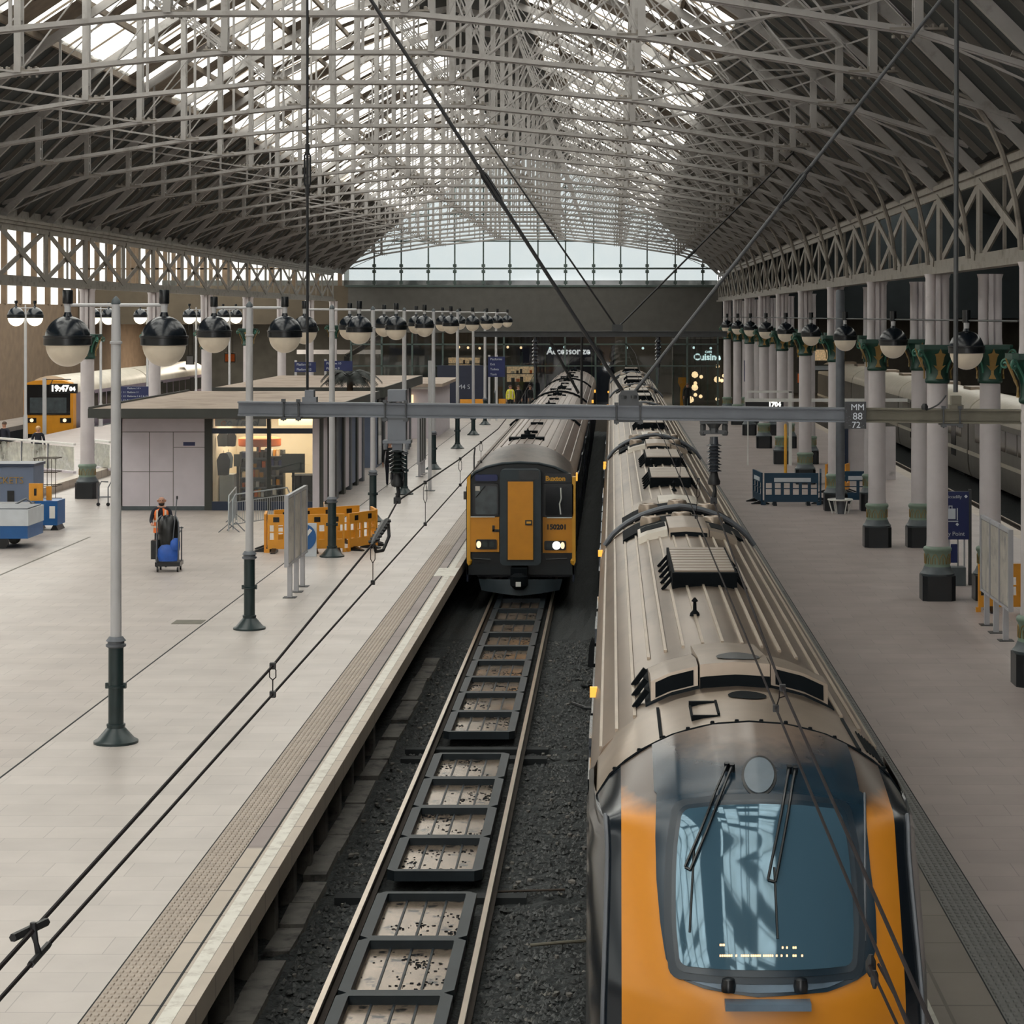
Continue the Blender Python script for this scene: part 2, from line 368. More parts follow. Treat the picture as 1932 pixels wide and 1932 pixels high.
slab('floor_far_right', 18.6, 60, -45, 141, 'pave_right')
def tactile(name, x0, x1, m, dots_to):
    b = MB().bx(x0, x1, -45, 141, -.25, 0)
    n = 6
    for i in range(n):
        x = x0 + .05 + (x1 - x0 - .1) * i / (n - 1)
        y = 12.
        while y < dots_to:                       # offset rows of flat lozenges
            b.add([(x-.02,y,.001),(x+.02,y,.001),(x+.02,y+.075,.001),(x-.02,y+.075,.001),(x-.013,y+.01,.012),(x+.013,y+.01,.012),(x+.013,y+.065,.012),(x-.013,y+.065,.012)],
                  [(4,5,6,7),(0,1,5,4),(1,2,6,5),(2,3,7,6),(3,0,4,7)]); y += .13
        b.bx(x - .02, x + .02, dots_to, 141, .0, .008)
    b.bx(x0, x0+.012, -45, 141, 0, .004, 1); b.bx(x1-.012, x1, -45, 141, 0, .004, 1)
    return struct(b.build(name, [m, 'wall_dark'], smooth=False))
tactile('floor_tactile', -4.68, -4.25, 'tactile', 60); tactile('floor_tactile_right', 3.45, 3.9, 'tactile_dark', 50)
ln = MB(); ln.bx(-4.0, -3.86, -6, 53.2, 0, .004); ln.bx(-4.0, -3.86, 54.4, 141, 0, .004); ln.bx(-4.25, -3.74, 52.9, 54.6, 0, .005)
struct(ln.build('trim_white_line', 'white_line', smooth=False))
struct(MB().bx(2.74, 2.86, -45, 141, 0, .004).build('trim_white_line_right', 'white_line', smooth=False))
struct(MB().bx(-4.06, -4.035, -45, 141, 0, .003).bx(-8.22, -8.19, -45, 141, 0, .003).build('trim_dark_joint', 'wall_dark', smooth=False))
# drain channel strip across the platform floor
struct(MB().bx(-14.64, -14.58, 44, 62.3, 0, .004).build('trim_groove', 'galv_brown', smooth=False))
struct(MB().bx(-4.5, -4.35, -45, 141, -1.2, -.25).build('wall_platform', 'wall_dark', smooth=False))
struct(MB().bx(2.9, 3.05, -45, 141, -1.2, -.25).bx(11.5, 11.7, -45, 141, -1.2, -.25).bx(18.6, 18.8, -45, 141, -1.2, -.25).bx(-19.9, -19.6, -45, 141, -1.2, -.25)
       .bx(-29, -28.6, -45, 141, -1.2, 0).bx(-33.5, -33.4, -45, 141, -1.2, -.25).build('wall_platform_right', 'wall_dark', smooth=False))
# brick piers under the platform lip
for i in range(13):
    y = 18.5 + 1.55 * i
    t = MB().bx(-4.36, -3.98, y, y + .3, -1.18, -.24).bx(-4.36, -3.92, y - .04, y + .34, -.34, -.245).build('platform_pier', 'concrete', smooth=False)
    tag(t, f'short concrete pier under the platform lip, {ORD[i]} one going away from the camera', 'pier', 'piers under the platform lip')

# ------------------------------------------------------------------ roof
PROF = [(12.6, 9.0), (10.6, 11.0), (8.4, 12.8), (6, 14.4), (3.6, 15.7), (1.5, 16.5), (0, 16.8)]
def rz_(u):
    u = abs(u)
    for (a, za), (b, zb) in zip(PROF, PROF[1:]):
        if b <= u <= a: return za + (zb - za) * (u - a) / (b - a)
    return 9.0
Y0, Y1 = -45.0, END
def strip(us, lift):
    return [[(CX + u, y, rz_(u) + lift) for u in us] for y in (Y0, Y1)]
cb = MB()
def deckstrip(us):
    cb.grid(strip(us, .28)); cb.grid(strip(us, .36))
deckstrip([-13.4, -12.6, -10.6, -8.4]); deckstrip([8.4, 10.6, 12.6, 13.4]); deckstrip([-1.2, 0, 1.5, 2.8])
ceil = struct(cb.build('ceiling', 'deck', smooth=False))
# boarded soffit ribs run down the slope on the flanks
pn = MB()
for y in [Y0 + .0 + 1.3875 * i for i in range(145)]:
    if y > Y1: break
    for sgn in (-1, 1):
        for (a, b) in (((12.6, 9.0), (10.6, 11.0)), ((10.6, 11.0), (8.4, 12.8))):
            pn.bar((CX + sgn*a[0], y, a[1] + .2), (CX + sgn*b[0], y, b[1] + .2), .06, .12)
struct(pn.build('ceiling_rafter', 'rafter', smooth=False))['kind'] = 'structure'
gl = MB()
for us in ([-8.4, -6, -3.6, -1.2], [2.8, 3.6, 6, 8.4]): gl.grid(strip(us, .26))
struct(gl.build('window_roof', 'roof_glass', smooth=False))
# opaque infill panes, purlins and glazing bars between the trusses
slat = MB(); rr = random.Random(11)
def on(u, y, lift): return (CX + u, y, rz_(u) + lift)
for side, cells in ((-1, [(-8.4, -7.2), (-7.2, -6), (-6, -4.8), (-4.8, -3.6), (-3.6, -2.4), (-2.4, -1.2)]), (1, [(2.8, 3.6), (3.6, 4.8), (4.8, 6), (6, 7.2), (7.2, 8.4)])):
    for (a, b) in cells:
        y = Y0
        while y < Y1 - 1.5:
            wv = rr.choice([.7, .925, 1.4])
            if rr.random() < (.2 if side < 0 else .42):
                slat.add([on(a, y, .22), on(b, y, .22), on(b, y + wv, .22), on(a, y + wv, .22)], [(0, 1, 2, 3)])
            y += wv
        slat.bar(on(a, Y0, .16), on(a, Y1, .16), .09, .16)
    y = Y0
    while y < Y1:
        for (a, b) in cells: slat.bar(on(a, y, .24), on(b, y, .24), .05, .05)
        y += 1.85
struct(slat.build('ceiling_louvre', 'purlin', smooth=False))

# trusses -----------------------------------------------------------
NODE = [-12.4, -9.9, -6, -2, 2, 6, 9.9, 12.4]
LOWZ = {12.4: 9.5, 9.9: 10.28, 6: 10.9, 2: 11.3}
def lowz(u):
    u = abs(u); ks = [12.4, 9.9, 6, 2, 0]; zs = [9.5, 10.28, 10.9, 11.3, 11.3]
    for i in range(4):
        if ks[i+1] <= u <= ks[i]: return zs[i] + (zs[i+1] - zs[i]) * (ks[i] - u) / (ks[i] - ks[i+1])
    return 9.5
TR = [37.6 + 5.55 * k for k in range(-4, 21)]
def make_truss():
    t = thing('roof_truss', '', 'roof truss', (CX, TR[0], 0))
    y = 0.
    L_ = lambda u, dy=0.: (u, y + dy, lowz(u)); T_ = lambda u, dy=0.: (u, y + dy, rz_(u) - .05)
    b = MB()
    for a, c in zip(NODE, NODE[1:]):
        b.bar(L_(a), L_(c), .2, .085); b.bar((a, y, lowz(a) - .04), (c, y, lowz(c) - .04), .06, .05)
    ch = b.build('bottom_chord', 'steel_white', t, local=True, smooth=False)
    for u in NODE[1:-1]:                                              # bolted joint plates
        g = MB(); g.bx(u - .42, u + .42, -.105, .105, lowz(u) + .02, lowz(u) + .055)
        for i in range(6):
            for s_ in (-.07, .07): g.lathe([(.03, 0), (.03, .05), (.015, .06)], (u - .35 + .14*i, s_, lowz(u) + .055), 6)
            g.lathe([(.03, 0), (.03, .04)], (u - .35 + .14*i, 0, lowz(u) - .09), 6)
        g.build('joint_plate', 'girder', ch, local=True, smooth=False)
    b = MB()
    for sgn in (-1, 1):
        for (a, c) in zip(PROF, PROF[1:]):
            b.bar((sgn*a[0], y, a[1] - .05), (sgn*c[0], y, c[1] - .05), .14, .2)
    b.build('rafter', 'steel_white', t, local=True, smooth=False)
    for u in NODE[1:-1]:
        b = MB(); b.bar(L_(u, -.11), T_(u, -.11), .13, .05); b.bar(L_(u, .11), T_(u, .11), .13, .05)
        n = 5
        for i in range(n):                                            # spacers in the double post
            z = lowz(u) + (rz_(u) - lowz(u)) * (i + .5) / n
            b.bx(u - .05, u + .05, -.12, .12, z - .03, z + .03)
        b.build('post', 'steel_white', t, local=True, smooth=False)
    for u, v in ((-12.4, -9.9), (-9.9, -6), (-6, -2), (2, 6), (6, 9.9), (9.9, 12.4), (-2, 2)):
        lo, hi = (u, v) if abs(u) > abs(v) else (v, u)
        b = MB()
        if abs(u) > 9 and abs(v) > 9: b.bar(L_(hi), T_(lo), .035, .035)
        elif (u, v) != (-2, 2):
            b.bar(L_(hi, -.08), T_(lo, -.08), .07, .04); b.bar(L_(hi, .08), T_(lo, .08), .07, .04)
            b.bar(L_(lo), T_(hi), .03, .03)
        else:
            b.bar(L_(u), T_(v), .035, .035); b.bar(L_(v), T_(u), .035, .035)
        b.build('diagonal', 'steel_white', t, local=True, smooth=False)
    # light lattice between chord and rafter
    for u0, u1, n in ((-6, -2, 3), (2, 6, 4), (6, 9.9, 3), (-9.9, -6, 2), (-2, 2, 3)):
        st = (u1 - u0) / n; b = MB()
        for i in range(n):
            a, c = u0 + st*i, u0 + st*(i+1)
            for f0, f1 in ((0, .5), (.5, 1)):
                pa = lambda u, f: (u, y, lowz(u) + (rz_(u) - lowz(u)) * f)
                if u0 >= 2: b.bar(pa(a, f0), pa(c, f1), .03, .03); b.bar(pa(c, f0), pa(a, f1), .03, .03)
        if u0 < 2:
            for i in range(1, n):
                u = u0 + st*i; b.bar((u, y, lowz(u)), (u, y, rz_(u)), .06, .05)
        b.build('lattice', 'steel_white', t, local=True, smooth=False)
    return t
tr0 = make_truss()
for i, y in enumerate(TR):
    lab = f'white iron roof truss spanning the shed, {ORD[i] if i < 24 else "last"} one counting away from the camera'
    if i == 0: tr0['label'] = lab; tr0['group'] = 'roof trusses'
    else: dup(tr0, (CX, y, 0), lab, group='roof trusses')

# arched knee brackets from each girder up to the roof flank
# ------------------------------------------------------------------ lattice girders over the column lines
def make_girder(ln_, m='girder'):
    t = thing('lattice_girder', '', 'girder', (0, 0, 0))
    z0, z1 = 7.15, 8.95
    t_ = MB().bar((0, 0, z1), (0, ln_, z1), .2, .1).bar((0, 0, z1 - .12), (0, ln_, z1 - .12), .08, .2).build('top_chord', m, t, local=True, smooth=False)
    MB().bar((0, 0, z0), (0, ln_, z0), .3, .12).bar((0, 0, z0 + .14), (0, ln_, z0 + .14), .08, .2).build('bottom_chord', m, t, local=True, smooth=False)
    n = 4
    for i in range(n + 1):
        y = ln_ * i / n; wd = .5 if i in (0, n) else (.4 if i % 2 == 0 else .06)
        if i == 0: continue
        MB().bx(-.03, .03, y - wd/2 - (.3 if i == n else 0), y + wd/2 - (.3 if i == n else 0), z0, z1).build('upright', m, t, local=True, smooth=False)
    for i in range(2):
        a, b = ln_ * i / 2 + .25, ln_ * (i + 1) / 2 - .25
        for p, q, dx in (((a, z0 + .2), (b, z1 - .2), -.04), ((b, z0 + .2), (a, z1 - .2), .04)):
            MB().bar((dx, p[0], p[1]), (dx, q[0], q[1]), .17, .04, up=(1, 0, 0)).build('diagonal', m, t, local=True, smooth=False)
    MB().bar((.1, 0, z1 + .1), (.1, ln_, z1 + .1), .1, .1).build('gutter_pipe', m, t, local=True, smooth=False)
    return t
PIT = 11.1
RYS = [37.5 + PIT * k for k in range(10)]          # right columns
LYS = [75.5 + PIT * k for k in range(7)]           # left columns
g0 = make_girder(PIT)
first = True
for side, x, ys_, nm in (('l', LX, [75.5 + PIT * k for k in range(-3, 6)], 'girder over the kiosk-side columns, lit from behind'), ('r', RX, [37.5 + PIT * k for k in range(-1, 10)], 'girder over the paired green-capped columns')):
    for i, y in enumerate(ys_):
        lab = f'{ORD[i]} grey lattice {nm}'
        if first: g0.location = (x, y, 0); WL[g0.name] = (x, y, 0); g0['label'] = lab; g0['group'] = 'lattice girders over the column lines'; first = False
        else: dup(g0, (x, y, 0), lab)
# curved knee brackets
def make_knee():
    b = MB(); pts = []
    for k in range(9):
        a = PI/2 * k / 8
        pts.append((-.1 - 1.15 * (1 - math.cos(a)), 0, 7.3 + 3.6 * math.sin(a) ** 1.2 * .66 + .3 * k / 8))
    b.tube(pts, .05, 6)
    return b.build('knee_bracket', 'girder')
kn = make_knee(); c0 = 0
for i in range(19):
    y = 32.05 + 5.55 * i
    o = kn if i == 0 else kn.copy()
    if i: COL.objects.link(o)
    o.location = (RX - .1, y, 0)
    tag(o, f'thin curved knee bracket rising from the column-side girder to the roof, {ORD[i]} from the camera', 'bracket', 'curved knee brackets')

# ------------------------------------------------------------------ iron columns
def octa(r, c=.28):
    k = r * c
    return [(-r+k,-r),(r-k,-r),(r,-r+k),(r,r-k),(r-k,r),(-r+k,r),(-r,r-k),(-r,-r+k)]
def make_column(dark=False):
    t = thing('iron_column', '', 'column', (0, 0, 0))
    MB().prism(octa(.36), 'z', 0, .54).build('plinth', 'plinth', t, local=True, smooth=False)
    MB().lathe([(.37, .54), (.38, .58), (.34, .62), (.31, .68), (.29, .73)], n=20).build('base_moulding', 'plinth_top', t, local=True)
    bd = MB().lathe([(.285, .73), (.275, .78), (.275, 1.0), (.285, 1.04), (.31, 1.08), (.31, 1.12), (.29, 1.15), (.25, 1.17)], n=24).build('base_band', 'tealband' if not dark else 'plinth_top', t, local=True)
    lf = MB()
    for i in range(10):                                               # pointed leaf outlines
        a0 = 2 * PI * i / 10
        P = lambda a, z: (.281 * math.cos(a), .281 * math.sin(a), z)
        lf.tube([P(a0 - .26, .79), P(a0 - .24, .9), P(a0 - .12, .98), P(a0, 1.01), P(a0 + .12, .98), P(a0 + .24, .9), P(a0 + .26, .79)], .008, 4)
        lf.tube([P(a0, .79), P(a0, .93)], .008, 4)
    if not dark: lf.build('leaf_pattern', 'gold', bd, local=True)
    MB().lathe([(.245, 1.15), (.235, 1.3), (.225, 4.7), (.225, 4.76)], n=24).build('shaft', 'pillar' if not dark else 'pillar_dark', t, local=True)
    cp = MB().lathe([(.25, 4.72), (.27, 4.75), (.27, 4.8), (.245, 4.84), (.25, 5.05), (.3, 5.22), (.4, 5.36), (.44, 5.42), (.44, 5.5), (.36, 5.53)], n=20)
    cp.prism([(p[0] * 1.0, p[1] * 1.0) for p in octa(.44, .2)], 'z', 5.46, 5.56)
    cp = cp.build('capital', 'capital', t, local=True)
    for k in range(4):
        a = PI/2 * k + PI/4; ux, uy = math.cos(a), math.sin(a)
        pts = []
        for j in range(6): pts.append((.26 + .24 * (j/5) ** 2, 4.95 + .42 * j / 5))
        for j in range(1, 22):
            th = PI - j * .42; r_ = .1 * (1 - j / 26)
            pts.append((.6 + r_ * math.cos(th), 5.37 + r_ * math.sin(th)))
        MB().tube([(ux * p, uy * p, z) for p, z in pts], .022, 5).build('scroll', 'scroll', cp, local=True)
    for k in range(4):
        a = PI/2 * k; ux, uy = math.cos(a), math.sin(a)
        b = MB()
        Q = lambda r_, s_, z: (ux * r_ - uy * s_, uy * r_ + ux * s_, z)
        prof = [(-.08, 4.82), (-.03, 4.92), (-.03, 5.0), (-.13, 5.12), (-.06, 5.1), (-.09, 5.3), (-.12, 5.36), (-.04, 5.38), (0, 5.48), (.04, 5.38), (.12, 5.36), (.09, 5.3), (.06, 5.1), (.13, 5.12), (.03, 5.0), (.03, 4.92), (.08, 4.82)]
        rr_ = lambda z: .27 + max(0, z - 5.0) * .42
        n = len(prof)
        vs = [Q(rr_(z) + .005, s_, z) for s_, z in prof] + [Q(rr_(z) + .03, s_, z) for s_, z in prof]
        b.add(vs, [tuple(range(n, 2*n))] + [(i, (i+1) % n, n + (i+1) % n, n + i) for i in range(n)])
        b.build('leaf_ornament', 'gold', cp, local=True, smooth=False)
    b = MB()
    for dx in (-.15, .15): b.lathe([(.13, 5.5), (.11, 5.7), (.11, 7.0), (.14, 7.1)], (dx, 0, 0), 14)
    b.bx(-.05, .05, -.16, .16, 5.5, 7.1)
    b.build('upper_shaft', 'pillar' if not dark else 'pillar_dark', t, local=True)
    return t
co = make_column(); first = True
for row, x in (('inner', RX), ('outer', 8.25)):
    for i, y in enumerate(RYS):
        lab = f'pale iron column with green scrolled capital, {ORD[i]} in the row {"beside the open floor" if row == "inner" else "nearer the white platform strip"}'
        yy = y - (.0 if i else .1)
        if first: co.location = (x, yy, 0); WL[co.name] = (x, yy, 0); co['label'] = lab; co['group'] = 'columns with green capitals'; first = False
        else: dup(co, (x, yy, 0), lab)
cl = make_column()
cl['group'] = 'columns behind the kiosks'
for i, y in enumerate(LYS):
    lab = 'grey iron column on a black plinth beside the pale kiosk' if i == 0 else f'pale iron column rising behind the kiosk roofs, {ORD[i-1]} behind the black-plinth one'
    if i == 0: cl.location = (LX, y, 0); WL[cl.name] = (LX, y, 0); cl['label'] = lab
    else: dup(cl, (LX, y, 0), lab)

# ------------------------------------------------------------------ end wall and glazed screen
fz0, fz1 = 5.05, 8.16
struct(MB().bx(LX, RX + .3, END, END + .5, fz0, fz1).build('wall_fascia', 'fascia', smooth=False))
struct(MB().bx(-36, LX, END, END + .5, 5.6, 8.2).build('wall_fascia_left', 'fascia_left', smooth=False))
struct(MB().bx(RX + .3, 36, END, END + .5, 6.0, 15.5).build('wall_fascia_right', 'dark_roof', smooth=False))
arch = [(CX + s_ * u, z + .1) for s_, us in ((1, [p for p in PROF]), (-1, [p for p in PROF[-2::-1]])) for u, z in us]
scr = MB(); scr.add([(x, END + .2, z) for x, z in [(CX + 12.6, fz1)] + arch + [(CX - 12.6, fz1)]], [tuple(range(len(arch) + 2))])
wg = struct(scr.build('window_end', 'end_glass', smooth=False))
mu = MB()
xs_ = [X(p, END) for p in (706, 757, 808, 858, 912, 962, 1015, 1067, 1120, 1171, 1221, 1274, 1326)]
for x in xs_:
    mu.bx(x - .045, x + .045, END - .05, END + .15, fz1, rz_(x - CX) + .1)
    for z in (fz1 + .25, 9.15, 9.55): mu.bx(x - .12, x + .12, END - .1, END + .1, z - .1, z + .1)
mu.bx(CX - 12.4, CX + 12.4, END - .08, END + .12, 9.3, 9.42); mu.bx(CX - 12.5, CX + 12.5, END - .1, END + .1, fz1 - .05, fz1 + .08)
for z in (11.2, 13.0, 14.8): 
    hw_ = max(u for u in [k * .1 for k in range(126)] if rz_(u) >= z)
    mu.bx(CX - hw_, CX + hw_, END - .05, END + .1, z - .04, z + .04)
struct(mu.build('window_end_mullion', 'mullion', smooth=False))
# side shed: window band lit from outside, roof above
struct(MB().bx(-36.4, -36, -45, 215, -.2, 6.9).build('wall_left', 'brick', smooth=False))
struct(MB().add([(-36.25, -45, 6.9), (-36.25, END + .6, 6.9), (-36.25, END + .6, 11.5), (-36.25, -45, 11.5)], [(0, 1, 2, 3)]).build('window_left', 'side_glass', smooth=False))
wm = MB()
for i in range(76): wm.bx(-36.2, -35.9, -45 + 3.4*i, -44.65 + 3.4*i, 6.9, 11.5)
wm.bx(-36.25, -35.95, -45, 215, 8.5, 8.62)
struct(wm.build('window_left_mullion', 'brick', smooth=False))
struct(MB().add([(-36, END + .6, 8.2), (LX, END + .6, 8.2), (LX, END + .6, 12), (-36, END + .6, 12)], [(0, 1, 2, 3)]).build('window_left_end', 'side_glass', smooth=False))
wm = MB()
for i in range(12): wm.bx(-35.6 + 1.55*i, -35.3 + 1.55*i, END + .4, END + .55, 8.2, 12)
wm.bx(-36, LX, END + .4, END + .55, 9.3, 9.4)
struct(wm.build('window_left_end_mullion', 'brick', smooth=False))
def bay_roof(name, x0, z0, xm, zm, x1, z1, gfs):
    dk = MB(); gs = MB(); br_ = MB()
    for (xa, za, xb, zb), gf in zip(((x0, z0, xm, zm), (xm, zm, x1, z1)), gfs):
        P_ = lambda f: (xa + (xb - xa) * f, za + (zb - za) * f)
        lo_, hi_ = ((0, 1 - gf), (1 - gf, 1)) if za < zb else ((gf, 1), (0, gf))
        for (f0, f1), tgt in ((lo_, dk), (hi_, gs)):
            a, b = P_(f0), P_(f1)
            tgt.prism([(a[0], a[1]), (b[0], b[1]), (b[0], b[1] + .12), (a[0], a[1] + .12)], 'y', -45, END + 1) if tgt is dk else tgt.add([(a[0], -45, a[1]), (b[0], -45, b[1]), (b[0], END + 1, b[1]), (a[0], END + 1, a[1])], [(0, 1, 2, 3)])
        a, b = P_(hi_[0]), P_(hi_[1])
        for k in range(66): br_.bar((a[0], -45 + 3*k, a[1]), (b[0], -45 + 3*k, b[1]), .2, .2)
    struct(dk.build('ceiling_' + name, 'deck', smooth=False)); struct(gs.build('window_roof_' + name, 'roof_glass', smooth=False)); struct(br_.build('ceiling_beam_' + name, 'girder', smooth=False))
bay_roof('left', -36.5, 11.4, -26.5, 15.5, LX - .5, 10.4, (.6, .6))
bay_roof('right', RX + .9, 9.9, 21, 14.5, 34, 10, (.3, .001))
struct(MB().bx(LX - .3, LX - .2, -45, END, 8.98, 10.6).build('wall_gutter_left', 'girder', smooth=False))
struct(MB().bx(RX + .4, RX + .5, -45, END, 8.98, 10.2).build('wall_gutter_right', 'girder', smooth=False))
if 0: (MB().prism([(-36.5, 11.4), (-26.5, 15.5), (LX - .5, 10.4), (LX - .5, 10.8), (-26.5, 15.9), (-36.5, 11.8)], 'y', -45, END + 1).build('ceiling_left', 'dark_roof', smooth=False))
if 0: (MB().prism([(RX + .9, 9.9), (21, 14.5), (34, 10), (34, 10.4), (21, 14.9), (RX + .9, 10.3)], 'y', -45, END + 1).build('ceiling_right', 'dark_roof', smooth=False))
struct(MB().bx(34, 34.4, -45, 215, -.2, 10.2).build('wall_right', 'dark_roof', smooth=False))
struct(MB().bx(-36, 34, -45.5, -45, -1.2, 8.5).build('wall_near', 'brick', smooth=False))  # unseen back wall, put in to cut daylight from behind the camera
struct(MB().bx(RX + .8, 34, -45.5, -45, 8.5, 14).bx(-36, LX, -45.5, -45, 8.5, 14).build('wall_near_upper', 'dark_roof', smooth=False))  # unseen too, closes the side bays above the added back wall
struct(MB().bx(-36, LX, END + .2, END + .6, 12, 16).build('wall_gable_left', 'fascia_left', smooth=False))
# concourse shell behind the end wall
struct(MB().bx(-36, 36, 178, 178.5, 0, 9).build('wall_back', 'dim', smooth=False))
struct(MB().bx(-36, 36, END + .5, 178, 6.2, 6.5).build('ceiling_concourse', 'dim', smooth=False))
struct(MB().add([(-17.6, END + .2, 0), (7.2, END + .2, 0), (7.2, END + .2, fz0), (-17.6, END + .2, fz0)], [(0, 1, 2, 3)]).build('window_concourse', 'shop_glass', smooth=False))
cm = MB()
for x in [-17.6 + 2.06 * i for i in range(13)]: cm.bx(x - .06, x + .06, END + .05, END + .3, 0, fz0)
cm.bx(-17.6, 7.2, END + .05, END + .3, 4.2, 4.3); cm.bx(-17.6, 7.2, END + .05, END + .3, 2.75, 2.83)
struct(cm.build('window_concourse_mullion', 'mullion', smooth=False))
# ------------------------------------------------------------------ track
TX = -2.27
def make_rail(name, x, y0, y1, label, group=None):
    t = thing(name, label, 'rail', (x, y0, -.9), group=group)
    MB().prism([(-.036,-.03),(-.03,0),(.03,0),(.036,-.03),(.03,-.045),(-.03,-.045)], 'y', 0, y1-y0).build('rail_head', 'railtop', t, local=True, smooth=False)
    MB().prism([(-.012,-.045),(.012,-.045),(.014,-.13),(.07,-.15),(.07,-.165),(-.07,-.165),(-.07,-.15),(-.014,-.13)], 'y', 0, y1-y0).build('rail_web', 'railside', t, local=True, smooth=False)
make_rail('running_rail', TX - .755, 8, 138, 'bright running rail of the empty track on the platform side')
make_rail('running_rail', TX + .755, 8, 138, 'bright running rail of the empty track on the side of the parked train')
make_rail('running_rail', 12.3, 20, 138, 'rail in the dark pit close to the white platform edge')
make_rail('running_rail', 13.8, 20, 138, 'rail in the dark pit away from the white platform edge')
# steel drip trays between the rails
def tray(ya, yb, label):
    t = thing('drip_tray', label, 'tray', (TX, ya, -1.0), group='steel trays between the rails')
    L_ = yb - ya; hw = .61; c = .1
    out = [(-hw+c,0),(hw-c,0),(hw,c),(hw,L_-c),(hw-c,L_),(-hw+c,L_),(-hw,L_-c),(-hw,c)]
    inn = [(-hw+.14,.1),(hw-.14,.1),(hw-.13,.12),(hw-.13,L_-.12),(hw-.14,L_-.1),(-hw+.14,L_-.1),(-hw+.13,L_-.12),(-hw+.13,.12)]
    b = MB(); n = 8; zt, zb = .11, -.02
    vs = [(*p, zb) for p in out] + [(*p, zt) for p in out] + [(*p, zt) for p in inn] + [(*p, zb + .03) for p in inn]
    fs = []
    for i in range(n):
        j = (i+1) % n
        fs += [(i, j, n+j, n+i), (n+i, n+j, 2*n+j, 2*n+i), (2*n+i, 2*n+j, 3*n+j, 3*n+i)]
    b.add(vs, fs).build('tray_rim', 'tray_rim', t, local=True, smooth=False)
    b = MB().add([(*p, .012) for p in inn], [tuple(range(n))])
    b.build('tray_floor', 'tray', t, local=True, smooth=False)
    b = MB()
    for k in (-.24, 0, .24): b.bx(k - .012, k + .012, .1, L_ - .1, .01, .026)
    b.build('seam_rib', 'tray_rim', t, local=True, smooth=False)
    if ya < 52:
        b = MB(); rd_ = random.Random(int(ya * 10)); cl = [(rd_.uniform(-.42, .42), rd_.uniform(.2, L_ - .2)) for _ in range(5)]
        for k in range(90):
            c_ = rd_.choice(cl); sp = rd_.choice([.05, .12, .3])
            x = max(-.45, min(.45, rd_.gauss(c_[0], sp))); y = max(.15, min(L_ - .15, rd_.gauss(c_[1], sp))); s_ = rd_.uniform(.006, .026); a_ = rd_.uniform(0, 6)
            b.prism([(x + s_*rd_.uniform(.5, 1.3)*math.cos(a_ + q9*1.257), y + s_*rd_.uniform(.5, 1.4)*math.sin(a_ + q9*1.257)) for q9 in range(5)], 'z', .011, .018)
        b.build('debris', 'roof_dark', t, local=True, smooth=False)['kind'] = 'stuff'
GR = [[61.8,59.8,57.8,55.8,53.8,51.8,49.8,47.8,45.8,43.7,41.9,39.9,37.9], [36.1,34.15,32.15,30.3,28.4], [27.4,25.35,23.3,21.3,19.3,17.3]]
q = 0
trays = [(b, a) for g in GR for a, b in zip(g, g[1:])]
trays.sort()
for i, (a, b) in enumerate(trays): tray(a, b, f'oily dark-rimmed steel tray between the rails, {ORD[i]} counting away from the camera')
for i, (a, b, n) in enumerate(((36.2, 37.8, 2), (27.5, 28.3, 1))):
    for k in range(n):
        y = a + (b - a) * (k + .5) / n
        o = MB().bx(TX - 1.2, TX + 1.2, y - .12, y + .12, -1.17, -1.07).build('sleeper', 'sleeper', smooth=False)
        tag(o, ['dark timber sleeper in the longer gap between trays, closer one', 'dark timber sleeper in the longer gap between trays, farther one', 'dark timber sleeper in the short gap between trays'][i*2+k], 'sleeper')
# concrete trough lids along the foot of the platform
rg = random.Random(5); y = 18.4; k = 0
while y < 50 and k < 22:
    ln2 = rg.choice([1.0, 1.3, 1.6]); x = -3.84 + rg.uniform(-.025, .025); s_ = rg.uniform(-.03, .03)
    z = -1.1
    b = MB().prism([(x-.15, y), (x+.15, y + .01), (x+.15 + s_, y+ln2-.02), (x-.15 + s_, y+ln2-.03)], 'z', z - .06, z + rg.uniform(.0, .04))
    tag(b.build('trough_lid', 'concrete', smooth=False), f'grimy concrete trough lid below the platform edge, {ORD[k]} going away from the camera', 'concrete slab', 'trough lids below the platform')
    y += ln2 + rg.choice([0, 0, .02, .35]); k += 1
# litter, cables and sticks beside the track
def stick(pts, r, m, name, label, cat): tag(MB().tube(pts, r, 6).build(name, m), label, cat)
stick([(-.95, 25.8, -1.1), (-.55, 25.85, -1.08), (-.3, 25.95, -1.09)], .02, 'galv_brown', 'metal_rod', 'short pale rod lying on the ballast near the train', 'rod')
stick([(-1.45, 28.2, -1.1), (-.6, 28.3, -1.1)], .015, 'railside', 'metal_rod', 'rusty thin rod lying on the ballast beside the rail', 'rod')
stick([(-.6, 44, -1.12), (-.45, 43.5, -1.05), (-.3, 43.6, -1.06), (-.2, 44.3, -1.08)], .03, 'black', 'loose_cable', 'loose black cable looping on the ballast beside the parked train', 'cable')
stick([(-.75, 41.9, -1.1), (-.5, 41.3, -1.08), (-.25, 41.2, -1.08)], .03, 'black', 'loose_cable', 'loose black cable hose end on the ballast, closer than the looped one', 'cable')
o = MB().prism([(-.09,0),(.09,0),(.07,.5),(0,.62),(-.06,.45)], 'y', -.05, .05).build('marker_post', 'black', smooth=False); o.location = (-.42, 46.5, -1.14)
tag(o, 'small black marker post standing in the ballast between the trains', 'post')
gv = MB(); rl = random.Random(2)
